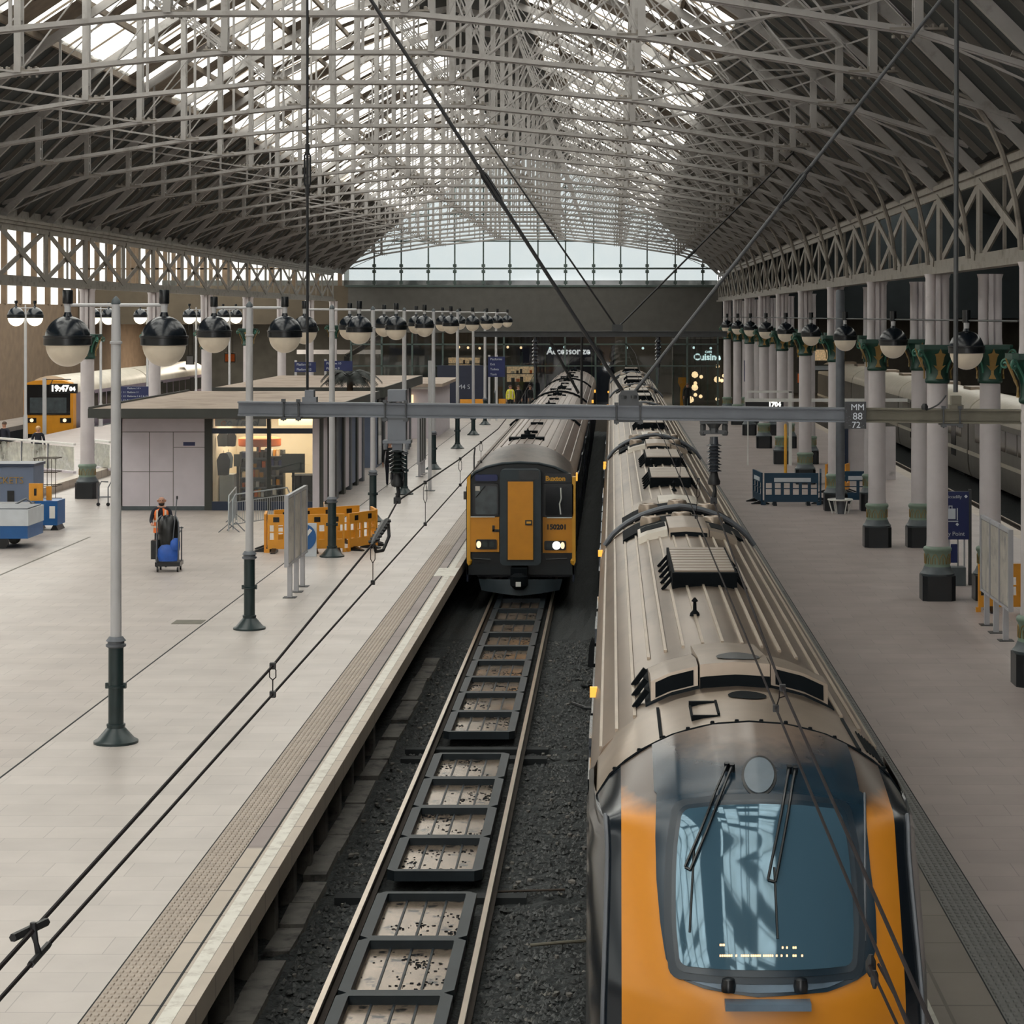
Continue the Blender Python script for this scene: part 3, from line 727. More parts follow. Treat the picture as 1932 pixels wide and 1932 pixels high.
for i in range(9000):
    y = 17 + 33 * rl.random() ** 1.3
    x = rl.choice([rl.uniform(-3.62, -3.1), rl.uniform(-1.42, -.3), rl.uniform(-1.42, -.3)]); s_ = rl.uniform(.018, .042); a = rl.uniform(0, 6.3); z = -1.15
    if any(abs(y - q9) < .2 for q9 in (36.6, 37.4, 27.9)): continue
    vs = [(x + s_*math.cos(a + k*1.571)*rl.uniform(.7, 1.3), y + s_*math.sin(a + k*1.571)*rl.uniform(.7, 1.3), z + rl.uniform(0, .012)) for k in range(4)] + [(x + rl.uniform(-.3, .3)*s_, y + rl.uniform(-.3, .3)*s_, z + s_*rl.uniform(.8, 1.4))]
    gv.add(vs, [(0,1,4), (1,2,4), (2,3,4), (3,0,4)])
for i in range(150):
    x = rl.choice([rl.uniform(-3.6, -3.15), rl.uniform(-1.4, -.35)]); y = rl.uniform(17, 50); s_ = rl.uniform(.012, .045); a = rl.uniform(0, 3)
    pts = [(x + s_*math.cos(a+t)*rl.uniform(.6, 1.3), y + s_*1.4*math.sin(a+t)*rl.uniform(.6, 1.3)) for t in (0, 1.3, 2.6, 3.9, 5.1)]
    if not any(abs(y - q9) < .25 for q9 in (36.6, 37.4, 27.9)): gv.prism(pts, 'z', -1.13, -1.1, 1)
tag(gv.build('gravel', ['gravel', 'concrete'], smooth=False), 'loose dark ballast stones between the platform and the trains', 'gravel', kind='stuff')

# ------------------------------------------------------------------ trains
def half(pr): return [(-x, z) for x, z in pr] + [(x, z) for x, z in pr[::-1] if x > 1e-6]
PR = [(1.2,-.6),(1.3,-.35),(1.345,0),(1.345,1.5),(1.325,1.95)]
RF = [(1.325,1.95),(1.28,2.2),(1.2,2.38),(1.04,2.53),(.85,2.66),(.6,2.775),(.3,2.85),(0,2.87)]
def hroof(x):
    x = abs(x)
    for (a, za), (b, zb) in zip(RF, RF[1:]):
        if b <= x <= a: return zb + (za - zb) * (x - b) / (a - b)
    return 1.95
def loft(b, prof, x0, ya, yb, mi=0, caps=True):
    n = len(prof)
    vs = [(x0 + x, ya, z) for x, z in prof] + [(x0 + x, yb, z) for x, z in prof]
    fs = [(i, i+1, n+i+1, n+i) for i in range(n-1)]
    if caps: fs += [tuple(range(n)), tuple(range(n, 2*n))]
    b.add(vs, fs, mi); return b
def carriage(parent, name, x0, ya, yb, bodym, roofm, ribm, ribs, win=True, winz=(.95, 1.75)):
    body = loft(MB(), half(PR), x0, ya, yb).build(name, bodym, parent, smooth=True)
    rf = loft(MB(), half(RF), x0, ya, yb).build('roof', roofm, body, angle=25)
    if ribm:
        b = MB()
        for u in ribs:
            z = hroof(u); dz = .001
            b.bar((x0+u, (22.6 if abs(u) < .85 else 19.85) if ya < 20 else ya + .15, z), (x0+u, yb - .15, z), .03, .045)
        b.build('roof_rib', ribm, rf and body, smooth=False)
    if win:
        n = 8; st = (yb - ya - 3) / n
        for s_ in (-1, 1):
            for k in range(n):
                MB().bx(x0 + s_*1.335, x0 + s_*1.355, ya + 1.5 + st*k + .15, ya + 1.5 + st*(k+1) - .15, *winz).build('side_window', 'body_window', body, smooth=False)
        for s_ in (-1, 1):
            for y in (ya + 3.2, yb - 6): MB().bx(x0 + s_*1.33, x0 + s_*1.36, y, y + 1.3, .05, 1.85).build('side_door', 'body_dark', body, smooth=False)
    for y in (ya + 3, yb - 5.5):
        b = MB(); b.bx(x0 - 1.0, x0 + 1.0, y, y + 2.4, -.8, -.45)
        for yy in (y + .3, y + 2.1):
            for s_ in (-.75, .75): b.tube([(x0 + s_ - .06, yy, -.47), (x0 + s_ + .06, yy, -.47)], .42, 16)
        b.build('bogie', 'roof_dark', body, smooth=False)
    return body

RX0 = 1.12
trR = thing('passenger_train', 'long dark train with an amber cab and sloping windscreen just below the camera', 'train', (RX0, 16, -.9))
RIBS = [-1.22, -1.08, -.92, -.75, -.58, -.4, -.2, 0, .2, .4, .58, .75, .92, 1.08, 1.22]
JO = [37.0, 59.2, 81.4, 103.6, 125.8]
cars = []
prev = 19.7
for k, j in enumerate(JO + [138.5]):
    ya, yb = (prev, j - .12)
    c = carriage(trR, 'carriage', RX0, ya, yb, 'body_dark', 'roofR', 'roof_rib', RIBS, win=(k < 3))
    cars.append(c); prev = j + .12
for j in JO: loft(MB(), half([(1.05,-.4),(1.1,2.2),(.9,2.5),(0,2.72)]), RX0, j - .2, j + .2).build('gangway_bellows', 'roof_dark', trR, smooth=False)
def box_on_roof(parent, name, x0, xa, xb, ya, yb, top, m, lift=.0, tilt=0., slopefront=.12):
    """a housing that follows the roof: sides drop to the roof skin, front edge a little sloped"""
    n = 15; rows = []
    b = MB(); xs2 = [xa + (xb - xa) * i / (n-1) for i in range(n)]
    zt = lambda x: hroof(x) + top
    vs = []
    for y, lo in ((ya, 1), (ya + slopefront*.4, 0), (yb, 0), (yb, 1)):
        vs.append([(x0 + x, y, (hroof(x) - .03) if lo else zt(x)) for x in xs2])
    b.grid(vs)
    for e in (0, n-1): b.add([vs[0][e], vs[1][e], vs[2][e], vs[3][e]], [(0,1,2,3)])
    return b.build(name, m, parent, angle=30)
def equip(parent, x0, j):
    """roof gear round a gangway: three exhaust drums either side of a bent conduit, vent covers and radiators"""
    for side, yc in ((-1, j - 1.15), (1, j + 1.25)):
        tr = MB()
        tr_x = [-.8, .8]
        tr.grid([[(x0 + u, yy, hroof(u) + .06) for u in [-.95 + .19*i for i in range(11)]] for yy in (yc - .75, yc + .75)])
        tr.grid([[(x0 + u, yc - .75*1, hroof(u) + zz) for u in [-.95 + .19*i for i in range(11)]] for zz in (-.05, .06)])
        tr.build('equipment_tray', 'roof_dark', parent, smooth=False)
        for u in (-.5, 0.0, .5):
            z = hroof(u)
            MB().lathe([(.17, z + .0), (.17, z + .1), (.15, z + .15), (.11, z + .16), (.1, z + .14), (.04, z + .15), (.01, z + .15)], (x0 + u, yc + .1, 0), 20).build('exhaust_drum', 'roof_vent', parent)
        # cover outboard of the drums
        ya, yb = (yc - 2.1, yc - .75) if side < 0 else (yc + .8, yc + 2.3)
        if side < 0:
            box_on_roof(parent, 'vent_cover', x0, -.26, .34, ya - .1, yb + .5, .13, 'roof_vent')
            box_on_roof(parent, 'vent_wing', x0, -.72, -.28, ya, yb, .1, 'roof_vent_light')
            box_on_roof(parent, 'vent_wing', x0, .36, .78, ya, yb, .1, 'roof_vent')
            box_on_roof(parent, 'vent_opening_shade', x0, -.68, -.3, ya + .55, yb - .1, .108, 'roof_dark')  # dark sheet paints the shade inside the opening
            box_on_roof(parent, 'vent_opening_shade', x0, .4, .74, ya + .55, yb - .1, .108, 'roof_dark')  # same painted shade on the other wing
            box_on_roof(parent, 'vent_slot_shade', x0, -.24, .32, ya - .14, ya - .05, .06, 'roof_dark')  # dark strip paints the shadow gap under the cover lip
        else:
            box_on_roof(parent, 'vent_cover', x0, -.3, .4, ya, yb, .07, 'roof_vent_light')
            box_on_roof(parent, 'vent_wing', x0, -.75, -.33, ya, yb - .2, .05, 'roof_vent')
    pts = [(x0 + u, j, hroof(u) + .16 - .06 * abs(u)) for u in [-1.24 + .124*i for i in range(21)]]
    MB().tube(pts, .045, 8).build('bent_conduit', 'galv', parent)
    for ya, yb in ((j - 9.6, j - 6.6), (j + 6.4, j + 9.4)):
        if ya < 22: continue
        bx_ = MB(); zt = 2.87 + .16
        bx_.bx(x0 - .38, x0 + .42, ya, yb, 2.75, zt)
        for k in range(5):
            yk = ya + .2 + (yb - ya - .5) * k / 4
            bx_.bar((x0 - .36, yk, 2.96), (x0 - .5, yk, 2.8), .06, .04); bx_.bar((x0 + .4, yk, 2.96), (x0 + .54, yk, 2.8), .06, .04)
        rd = bx_.build('radiator_box', 'roof_dark', parent, smooth=False)
        sl = MB(); n = 9
        for k in range(n):
            y0 = ya + .1 + (yb - ya - .2) * k / n
            sl.bx(x0 - .35, x0 + .39, y0, y0 + (yb - ya - .2) / n * .8, zt, zt + .02)
        sl.build('radiator_slat', 'roof_vent', parent, smooth=False)
    for (u, dy) in ((-.18, 6.0), (.28, 6.0)):
        z = hroof(u); y = j - dy if j < 59 else j - dy + 1
    for (u, y) in ((-.2, j - 12.2), (-.25, j + 12.), (.3, j + 12.), (.05, j + 5.2)):
        if 21 < y < 120:
            z = hroof(u)
            MB().lathe([(.06, z - .01), (.05, z + .03), (.022, z + .06), (.018, z + .15), (.04, z + .16), (.01, z + .2)], (x0 + u, y, 0), 10).build('antenna', 'roof_dark', parent)
for k, j in enumerate(JO): equip(cars[k], RX0, j)
# front vent housing behind the cab
fc = cars[0]
def vent(parent, name, xa, xb, ya, yb, tf, tb, m, open_lo, open_hi, inset, om_):
    n = 13; xs2 = [xa + (xb - xa)*i/(n-1) for i in range(n)]
    P_ = lambda x, y, t_: (RX0 + x, y, hroof(x) + t_)
    rows = [[P_(x, ya - .03, -.02) for x in xs2], [P_(x, ya, tf) for x in xs2], [P_(x, ya + .5, tf*.96) for x in xs2], [P_(x, yb, tb) for x in xs2], [P_(x, yb + .02, -.02) for x in xs2]]
    b_ = MB().grid(rows)
    for e_ in (0, n-1): b_.add([r_[e_] for r_ in rows], [(0,1,2,3,4)])
    o_ = b_.build(name, m, parent, angle=30)
    xi = [xa + inset + (xb - xa - 2*inset)*i/(n-1) for i in range(n)]
    q = MB().grid([[P_(x, ya - .045, open_lo) for x in xi], [P_(x, ya - .02, open_hi) for x in xi]])
    q.build('vent_opening_shade', om_, parent, smooth=False)  # dark quad paints the shade of the recess on the front face
    return o_
vent(fc, 'vent_wing', -.77, -.345, 20.15, 21.9, .19, .03, 'roof_vent', .03, .165, .04, 'roof_dark')
vent(fc, 'vent_wing', .315, .83, 20.15, 21.9, .19, .03, 'roof_vent', .03, .165, .04, 'roof_dark')
vent(fc, 'vent_cover', -.33, .3, 20.05, 22.4, .21, .04, 'roof_vent', .0, .1, .0, 'roof_dark')  # its dark quad paints the shadow gap below the lip
box_on_roof(fc, 'vent_base', RX0, -.82, .88, 20.0, 22.0, .015, 'roof_dark')
for yy in (20.3, 20.9, 21.5):
    MB().bar((RX0 - .8, yy, hroof(.8) + .1), (RX0 - .92, yy, hroof(.92) + .01), .06, .05).build('side_bracket', 'roof_dark', fc, smooth=False)
def disc_on_roof(parent, name, x, y, rx_, ry_, lift, m):
    n = 24; vs = [(RX0 + x, y, hroof(x) + lift)]
    for i in range(n):
        a = 2*PI*i/n; u = x + rx_ * math.cos(a); vs.append((RX0 + u, y + ry_ * math.sin(a), hroof(u) + lift))
    return MB().add(vs, [(0, 1+i, 1+(i+1) % n) for i in range(n)]).build(name, m, parent, smooth=False)
disc_on_roof(fc, 'oval_grille', .03, 20.4, .2, .2, .215, 'galv_dark')
box_on_roof(fc, 'hatch_cover', RX0, -1.25, 1.25, 18.2, 19.72, .012, 'roof_vent')
disc_on_roof(fc, 'oval_vent', .06, 19.45, .17, .2, .02, 'roof_dark')
hb = MB(); 
for a in ((-.46, -.44, 18.55, 19.2), (-.24, -.22, 18.55, 19.2), (-.46, -.22, 19.18, 19.24), (-.46, -.22, 18.52, 18.56)):
    hb.bx(RX0 + a[0], RX0 + a[1], a[2], a[3], 2.8, hroof((a[0]+a[1])/2) + .03)
hb.build('hatch_frame', 'roof_dark', fc, smooth=False)
for u in (-.72, .9):
    MB().bar((RX0 + u, 18.25, hroof(u) + .02), (RX0 + u, 19.6, hroof(u) + .02), .025, .02).build('panel_seam', 'roof_dark', fc, smooth=False)
b = MB()
for u in [-1.1 + .2*i for i in range(12)]: b.lathe([(.02, 0), (.015, .02)], (RX0 + u, 18.22, hroof(u) + .01), 6)
b.build('rivet', 'roof_dark', fc, smooth=False)
b = MB()
for k in range(7): b.bar((RX0 + 1.0 + .025*k, 18.5, hroof(1.0 + .025*k) + .012), (RX0 + 1.0 + .025*k, 19.4, hroof(1.0 + .025*k) + .012), .01, .015)
b.build('louvre_grille', 'roof_dark', fc, smooth=False)
pts = [(RX0 + u, 18.2, hroof(u) + .006) for u in [-1.26 + .126*i for i in range(21)]]
MB().tube(pts, .014, 6).build('cab_joint', 'roof_dark', trR)
# ---- the cab shell
T_S = [0, 1, 2, 3, 4, 5, 6, 7, 8]
T_Y = [18.2, 17.72, 17.25, 16.88, 16.62, 16.2, 16.08, 16.02, 16.05]
T_Z = [2.87, 2.78, 2.65, 2.50, 2.12, 1.42, 1.1, .5, -.45]
T_D = [1, .9, .72, .5, .26, .1, .05, 0, 0]
T_K = [0, .08, .22, .36, .46, .5, .5, .5, .5]
T_H = [1.24, 1.22, 1.2, 1.18, 1.17, 1.19, 1.2, 1.21, 1.21]
def itp(tab, s):
    s = max(0, min(8, s)); i = min(7, int(s)); t = s - i
    p1, p2 = tab[i], tab[i+1]; p0 = tab[i-1] if i else 2*p1 - p2; p3 = tab[i+2] if i < 7 else 2*p2 - p1
    return .5 * (2*p1 + (p2-p0)*t + (2*p0 - 5*p1 + 4*p2 - p3)*t*t + (3*p1 - p0 - 3*p2 + p3)*t**3)
def cab(s, x, off=0.):
    y = itp(T_Y, s) + itp(T_K, s) * (abs(x) / 1.18) ** 2.6
    z = itp(T_Z, s) - itp(T_D, s) * (2.87 - hroof(x))
    if off:
        e = 1e-3
        a = Vector(cab(s + e, x)) - Vector(cab(s - e, x)); c = Vector(cab(s, x + e)) - Vector(cab(s, x - e))
        n = a.cross(c).normalized()
        p = Vector((RX0 + x, y, z))
        if n.dot(p - Vector((RX0, 18.8, .6))) < 0: n = -n
        p = p + n * off
        return tuple(p)
    return (RX0 + x, y, z)
def cabpx(px, py, off=0.):
    lo, hi = 0., 8.
    def at(s):
        y = itp(T_Y, s)
        for _ in range(4): x = (px - 1155) * y / F - RX0; y = cab(s, max(-1.3, min(1.3, x)))[1]
        return x, 595 + F * (EYE - cab(s, x)[2]) / y
    for _ in range(40):
        m = (lo + hi) / 2
        if at(m)[1] < py: lo = m
        else: hi = m
    return cab(lo, at(lo)[0], off)
def cabinv(px, py):
    p = cabpx(px, py); return p
NS, NT = 48, 28
svals = [8 * i / NS for i in range(NS + 1)]
def trow(s):
    hw = itp(T_H, s)
    return [-hw, -(hw + 1.05) / 2, -1.05] + [-1.05 + 2.1 * j / NT for j in range(1, NT)] + [1.05, (hw + 1.05) / 2, hw]
rows = [[cab(s, x) for x in trow(s)] for s in svals]
sh = MB(); n = len(rows[0])
sh.add([p for r in rows for p in r], [])
for i in range(NS):
    for j in range(n - 1):
        sh.f.append((i*n + j, i*n + j+1, (i+1)*n + j+1, (i+1)*n + j)); sh.m.append(0 if 2 <= j < n - 3 else 1)
# orange with a sooty upper edge that fades by a noisy border
om = mat('amber cab paint with soot', srgb(202, 130, 34), .3, 0, .05, 2.)
def soot(m, dark, z0, z1, amp=.12):
    N, L = m.node_tree.nodes, m.node_tree.links; p = N['Principled BSDF']; src = p.inputs['Base Color'].links[0].from_socket
    tc = N.new('ShaderNodeTexCoord'); sx = N.new('ShaderNodeSeparateXYZ'); L.new(tc.outputs['Object'], sx.inputs[0])
    nz = N.new('ShaderNodeTexNoise'); nz.inputs['Scale'].default_value = 7; nz.inputs['Detail'].default_value = 6; L.new(tc.outputs['Object'], nz.inputs[0])
    ad = N.new('ShaderNodeMath'); ad.operation = 'MULTIPLY_ADD'; L.new(nz.outputs['Fac'], ad.inputs[0]); ad.inputs[1].default_value = amp; L.new(sx.outputs['Z'], ad.inputs[2])
    mr = N.new('ShaderNodeMapRange'); mr.inputs[1].default_value = z0; mr.inputs[2].default_value = z1; L.new(ad.outputs[0], mr.inputs[0])
    mx = N.new('ShaderNodeMixRGB'); L.new(mr.outputs[0], mx.inputs[0]); L.new(src, mx.inputs[1]); mx.inputs[2].default_value = (*dark, 1)
    L.new(mx.outputs[0], p.inputs['Base Color'])
soot(om, srgb(84, 72, 64), 2.36 + .9 + .04, 2.47 + .9 + .04, .08)
M['orange_soot'] = om
shell = sh.build('cab_shell', ['orange_soot', 'body_dark'], trR, angle=60)
for sgn in (-1, 1):
    rws = []; sk = MB()
    for s in svals:
        hw = itp(T_H, s); p = cab(s, sgn*hw); z = p[2]; yy = p[1]; yb = 19.72
        xe = 1.345 if z < 1.5 else (1.345 if z < 1.95 else max(hw, [x for x, zz in RF if zz <= z + 1e-6][-1] if z >= 1.95 else 1.345))
        rws.append([p, (RX0 + sgn*(hw + (xe-hw)*.5), yy + (yb-yy)*.1, z), (RX0 + sgn*(hw + (xe-hw)*.88), yy + (yb-yy)*.35, z), (RX0 + sgn*xe, yb, z)])
    sk.grid(rws); sk.build('cab_side', 'body_dark', trR, angle=60)
# side silver rail catching the light
for sgn in (-1, 1):
    MB().tube([cab(2.6 + 5.4*i/20, sgn * (itp(T_H, 2.6 + 5.4*i/20) - .02), .012) for i in range(21)], .018, 6).build('cab_edge_strip', 'galv', trR)
def patch(name, m, outline, off, parent=trR, thick=0., rings=7):
    """a panel lying on the cab skin; OUTLINE in (x, s)"""
    dn = []
    for p, q_ in zip(outline, list(outline[1:]) + [outline[0]]):
        m_ = max(1, int(math.ceil(max(abs(p[0]-q_[0]) / .06, abs(p[1]-q_[1]) / .08))))
        dn += [(p[0] + (q_[0]-p[0])*k/m_, p[1] + (q_[1]-p[1])*k/m_) for k in range(m_)]
    outline = dn
    cx = sum(p[0] for p in outline) / len(outline); cs = sum(p[1] for p in outline) / len(outline)
    vs = [cab(cs, cx, off)]; n = len(outline)
    for r in range(1, rings + 1):
        t = r / rings
        vs += [cab(cs + (p[1]-cs)*t, cx + (p[0]-cx)*t, off) for p in outline]
    fs = [(0, 1+i, 1+(i+1) % n) for i in range(n)]
    for r in range(rings - 1):
        a, b2 = 1 + r*n, 1 + (r+1)*n
        fs += [(a+i, b2+i, b2+(i+1) % n, a+(i+1) % n) for i in range(n)]
    k = len(vs)
    vs += [cab(p[1], p[0], -.004) for p in outline]; e = 1 + (rings-1)*n
    fs += [(e+i, k+i, k+(i+1) % n, e+(i+1) % n) for i in range(n)]
    return MB().add(vs, fs).build(name, m, parent, angle=60)
def xs_px(px, py):
    p = cabpx(px, py); x = p[0] - RX0
    lo, hi = 0., 8.
    for _ in range(40):
        mm = (lo+hi)/2
        if cab(mm, x)[2] > p[2]: lo = mm
        else: hi = mm
    return (x, lo)
def smooth_loop(pts, n=6):
    out = []; k = len(pts)
    for i in range(k):
        p0, p1, p2, p3 = pts[i-1], pts[i], pts[(i+1) % k], pts[(i+2) % k]
        for j in range(n):
            t = j / n
            out.append(tuple(.5*(2*b + (c-a)*t + (2*a-5*b+4*c-d)*t*t + (3*b-a-3*c+d)*t**3) for a, b, c, d in zip(p0, p1, p2, p3)))
    return out
def pxloop(pts): return [xs_px(*p) for p in pts]
mask_top = [(-.79 + 1.58*i/16, .06) for i in range(17)]
mk = pxloop([(1628,1500),(1633,1560),(1640,1640),(1650,1720),(1652,1780),(1640,1830),(1615,1850),(1560,1872),(1430,1882),(1330,1866),(1280,1845),(1258,1810),(1247,1740),(1240,1660),(1238,1580),(1240,1500)])
mm_ = mat('slate cab mask with soot', srgb(24, 44, 58), .22, 0, .12, 3); soot(mm_, srgb(110, 96, 86), 2.72 + .9, 2.88 + .9); M['slate_soot'] = mm_
patch('cab_mask', 'slate_soot', mask_top + [(.8, 1.2), (.79, 2.2)] + mk + [(-.79, 2.2), (-.79, 1.2)], .016, rings=48)
def rrect(l, t, r, b2, lb, rb, rad=22, bow=6):
    """rounded quad in photo pixels: top edge l..r, bottom edge lb..rb"""
    pts = []
    c = [(l, t), (r, t), (rb, b2), (lb, b2)]
    for i in range(4):
        p0, p1, p2 = c[i-1], c[i], c[(i+1) % 4]
        d1 = math.dist(p0, p1); d2 = math.dist(p1, p2)
        a = (p1[0] + (p0[0]-p1[0])*rad/d1, p1[1] + (p0[1]-p1[1])*rad/d1); e = (p1[0] + (p2[0]-p1[0])*rad/d2, p1[1] + (p2[1]-p1[1])*rad/d2)
        for k in range(6):
            s = k / 5
            pts.append(tuple((1-s)**2*u + 2*s*(1-s)*v + s*s*w2 for u, v, w2 in zip(a, p1, e)))
        for k in range(1, 5):
            f0 = rad/d2 + (1 - 2*rad/d2) * k / 5
            q = (p1[0] + (p2[0]-p1[0])*f0, p1[1] + (p2[1]-p1[1])*f0)
            nx, ny = (p2[1]-p1[1])/d2, -(p2[0]-p1[0])/d2
            bb = bow * 4 * f0 * (1-f0); pts.append((q[0] + nx*bb, q[1] + ny*bb))
    return pts
patch('windscreen_frame', 'slate_frame', pxloop(rrect(1268, 1512, 1604, 1850, 1262, 1628, 34, 9)), .03, rings=28)
patch('windscreen_inner_frame', 'slate', pxloop(rrect(1280, 1522, 1594, 1838, 1276, 1616, 30, 8)), .036, rings=28)
wm_ = bpy.data.materials.new('reflective windscreen'); wm_.use_nodes = True
p = wm_.node_tree.nodes['Principled BSDF']; p.inputs['Base Color'].default_value = (*srgb(58, 84, 100), 1); p.inputs['Roughness'].default_value = .045
p.inputs['Specular IOR Level'].default_value = 1.0; p.inputs['Specular Tint'].default_value = (.3, .42, .5, 1); p.inputs['IOR'].default_value = 1.9
M['windscreen'] = wm_
ws = patch('windscreen', 'windscreen', pxloop(rrect(1287, 1530, 1585, 1826, 1284, 1606, 24, 7)), .042, rings=28)
patch('lower_sill', 'slate_grey', pxloop([(1300,1850),(1360,1853),(1430,1856),(1520,1856),(1600,1846),(1560,1864),(1500,1872),(1430,1875),(1370,1870),(1330,1860)]), .024, rings=12)
# marker lamp
mc = [(1432 + 33*math.cos(2*PI*i/28), 1468 + 38*math.sin(2*PI*i/28)) for i in range(28)]
patch('marker_lamp_rim', 'black', pxloop(mc), .022, rings=6)
mc = [(1432 + 28*math.cos(2*PI*i/28), 1468 + 33*math.sin(2*PI*i/28)) for i in range(28)]
patch('marker_lamp', 'marker', pxloop(mc), .03, rings=8)
# wipers: double arms and a blade each
def on_px(pts, off): return [cabpx(a, b2, off) for a, b2 in pts]
def lerp(a, b2, n=8): return [tuple(u + (v-u)*i/n for u, v in zip(a, b2)) for i in range(n+1)]
for arms, blade in (((((1372,1456),(1296,1640)), ((1382,1458),(1306,1645))), ((1312,1600),(1304,1762))), ((((1488,1462),(1448,1664)), ((1499,1464),(1462,1668))), ((1460,1640),(1466,1774)))):
    wb_ = MB()
    for a, c in arms: wb_.tube(on_px(lerp(a, c), .06), .011, 6)
    for a, c in arms: wb_.tube([cabpx(*a, .0), cabpx(*a, .08)], .022, 10)
    wp = wb_.build('wiper', 'black', trR)
    MB().tube(on_px(lerp(*blade), .045), .009, 6).tube(on_px(lerp(arms[0][1], arms[1][1], 3), .05), .011, 6).build('wiper_blade', 'black', wp)
# passenger display inside the lower windscreen edge
ld = MB()
def dot(px, py, w_, h_):
    c = [(px, py), (px + w_, py), (px + w_, py + h_), (px, py + h_)]
    ld.add([cabpx(*q_, .047) for q_ in c], [(0, 1, 2, 3)])
for x in (1359, 1364): dot(x, 1784, 4, 4)
for x in (1474, 1482, 1494, 1498): dot(x, 1789, 3, 4)
for x in list(range(1359, 1382, 4)) + [1388, 1398, 1402, 1406, 1410, 1416, 1420, 1424, 1428, 1432, 1439, 1443, 1447, 1451, 1455, 1463, 1472, 1482, 1494, 1498, 1510]: dot(x, 1804, 3, 4)
ld.build('display_dot', 'led', trR, smooth=False)
# cab grab bar, rubber feet and coupler shelf
for px in (1374, 1510):
    p = cabpx(px, 1858, .0); MB().lathe([(.05, -.04), (.055, 0), (.045, .05), (.02, .06)], (p[0], p[1] - .03, p[2]), 16).build('rubber_foot', 'black', trR)
p0, p1 = cabpx(1367, 1884), cabpx(1528, 1890)
MB().bx(p0[0], p1[0], p0[1] - .14, p0[1] + .02, p0[2] - .05, p0[2] + .0).bx(p0[0] + .05, p0[0] + .1, p0[1] - .02, p0[1] + .1, p0[2] - .12, p0[2] - .05).build('step_shelf', 'slate_grey', trR, smooth=False)
MB().tube([cabpx(1630, 1500 + 12*i, .012) for i in range(0, 24)], .012, 6).build('mask_edge_strip', 'galv', trR)
# orange warning lamps on the body shoulder
for k, y in enumerate((24., 38., 59.6, 61, 100, 118)):
    o = MB().bx(RX0 - 1.36, RX0 - 1.28, y, y + .05, 2.08, 2.19).build('body_side_lamp', 'amber', trR, smooth=False)

# ---------------------------------------------------------------- Buxton train on the middle track
LX0, LY = -2.29, 55.5
trL = thing('passenger_train', 'train with a flat amber and black gangway front standing against the platform', 'train', (LX0, LY, -.9))
LR = [-1.2, -1.0, -.8, -.6, -.4, -.2, 0, .2, .4, .6, .8, 1.0, 1.2]
yb = LY + 2.3
lc = []
for k in range(4):
    ya = yb; yb = LY + 20.1 * (k + 1)
    lc.append(carriage(trL, 'carriage', LX0, ya, yb - .1, 'body_navy', 'roofL', 'roof_dark' if 0 else 'roofL', LR, win=(k < 2)))
    yb += .1
for k in range(1, 4): loft(MB(), half([(1.0,-.4),(1.1,2.1),(.9,2.45),(0,2.7)]), LX0, LY + 20.1*k - .2, LY + 20.1*k + .2).build('gangway_bellows', 'roof_dark', trL, smooth=False)
for k in range(4):
    y = LY + 20.1*k
    for dy, w_ in ((4.6, .5), (17., .4)):
        b = MB(); b.bx(LX0 - w_, LX0 + w_*.9, y + dy, y + dy + .5, 2.8, 2.9); b.bx(LX0 - .18, LX0 + .2, y + dy + .15, y + dy + .55, 2.88, 2.97); b.lathe([(.1, 2.95), (.03, 3.08), (.01, 3.14)], (LX0, y + dy + .3, 0), 8)
        b.build('roof_vent', 'roof_dark', lc[k], smooth=False)
    for dy in (7.5, 12.5):
        MB().bx(LX0 - .2, LX0 + .18, y + dy, y + dy + .25, 2.85, 2.93).build('roof_vent', 'roof_dark', lc[k], smooth=False)
    if k: MB().tube([(LX0 + u, y + .45, hroof(u) + .05) for u in [-1.2 + .12*i for i in range(21)]], .05, 6).build('bent_conduit', 'roof_dark', lc[k])
# domed cab roof from the low front arch up to the carriage roof
fr = [(1.35, -.28), (1.36, 1.9), (1.32, 2.05), (1.15, 2.26), (.85, 2.4), (.45, 2.49), (0, 2.515)]
rw = []
kx = len(half(RF))
for t in [i / 8 for i in range(9)]:
    e = math.sin(t * PI / 2)
    row = []
    for (x, z) in half(RF):
        zl = next((za + (zb - za) * (a - abs(x)) / (a - b2) for (a, za), (b2, zb) in zip(fr[2:], fr[3:]) if b2 <= abs(x) <= a), 2.03)
        zf = min(z, zl)
        row.append((LX0 + x * (1.0), LY + .12 + (2.3 - .12) * t, zf + (z - zf) * e))
    rw.append(row)
MB().grid(rw).build('cab_roof', 'cab_dome', trL, angle=60)
for sgn in (-1, 1):
    MB().bx(LX0 + sgn*1.3, LX0 + sgn*1.345, LY + .1, LY + 2.35, -.45, 2.0).build('cab_side', 'body_navy', trL, smooth=False)
    MB().bx(LX0 + sgn*1.34, LX0 + sgn*1.352, LY + .7, LY + 1.4, 1.0, 1.75).build('side_window', 'body_window', trL, smooth=False)
MB().prism([(LX0 + x, z) for x, z in half(fr)], 'y', LY + .1, LY + .25).build('cab_front', 'cab_mask', trL, smooth=False)
arc = [(LX0 + x, LY + .06, z + .015) for x, z in half(fr[2:])]
MB().tube(arc, .035, 8).build('cab_gutter', 'gangway', trL)
fx = lambda px: X(px, LY); fzz = lambda py: Z(py, LY)
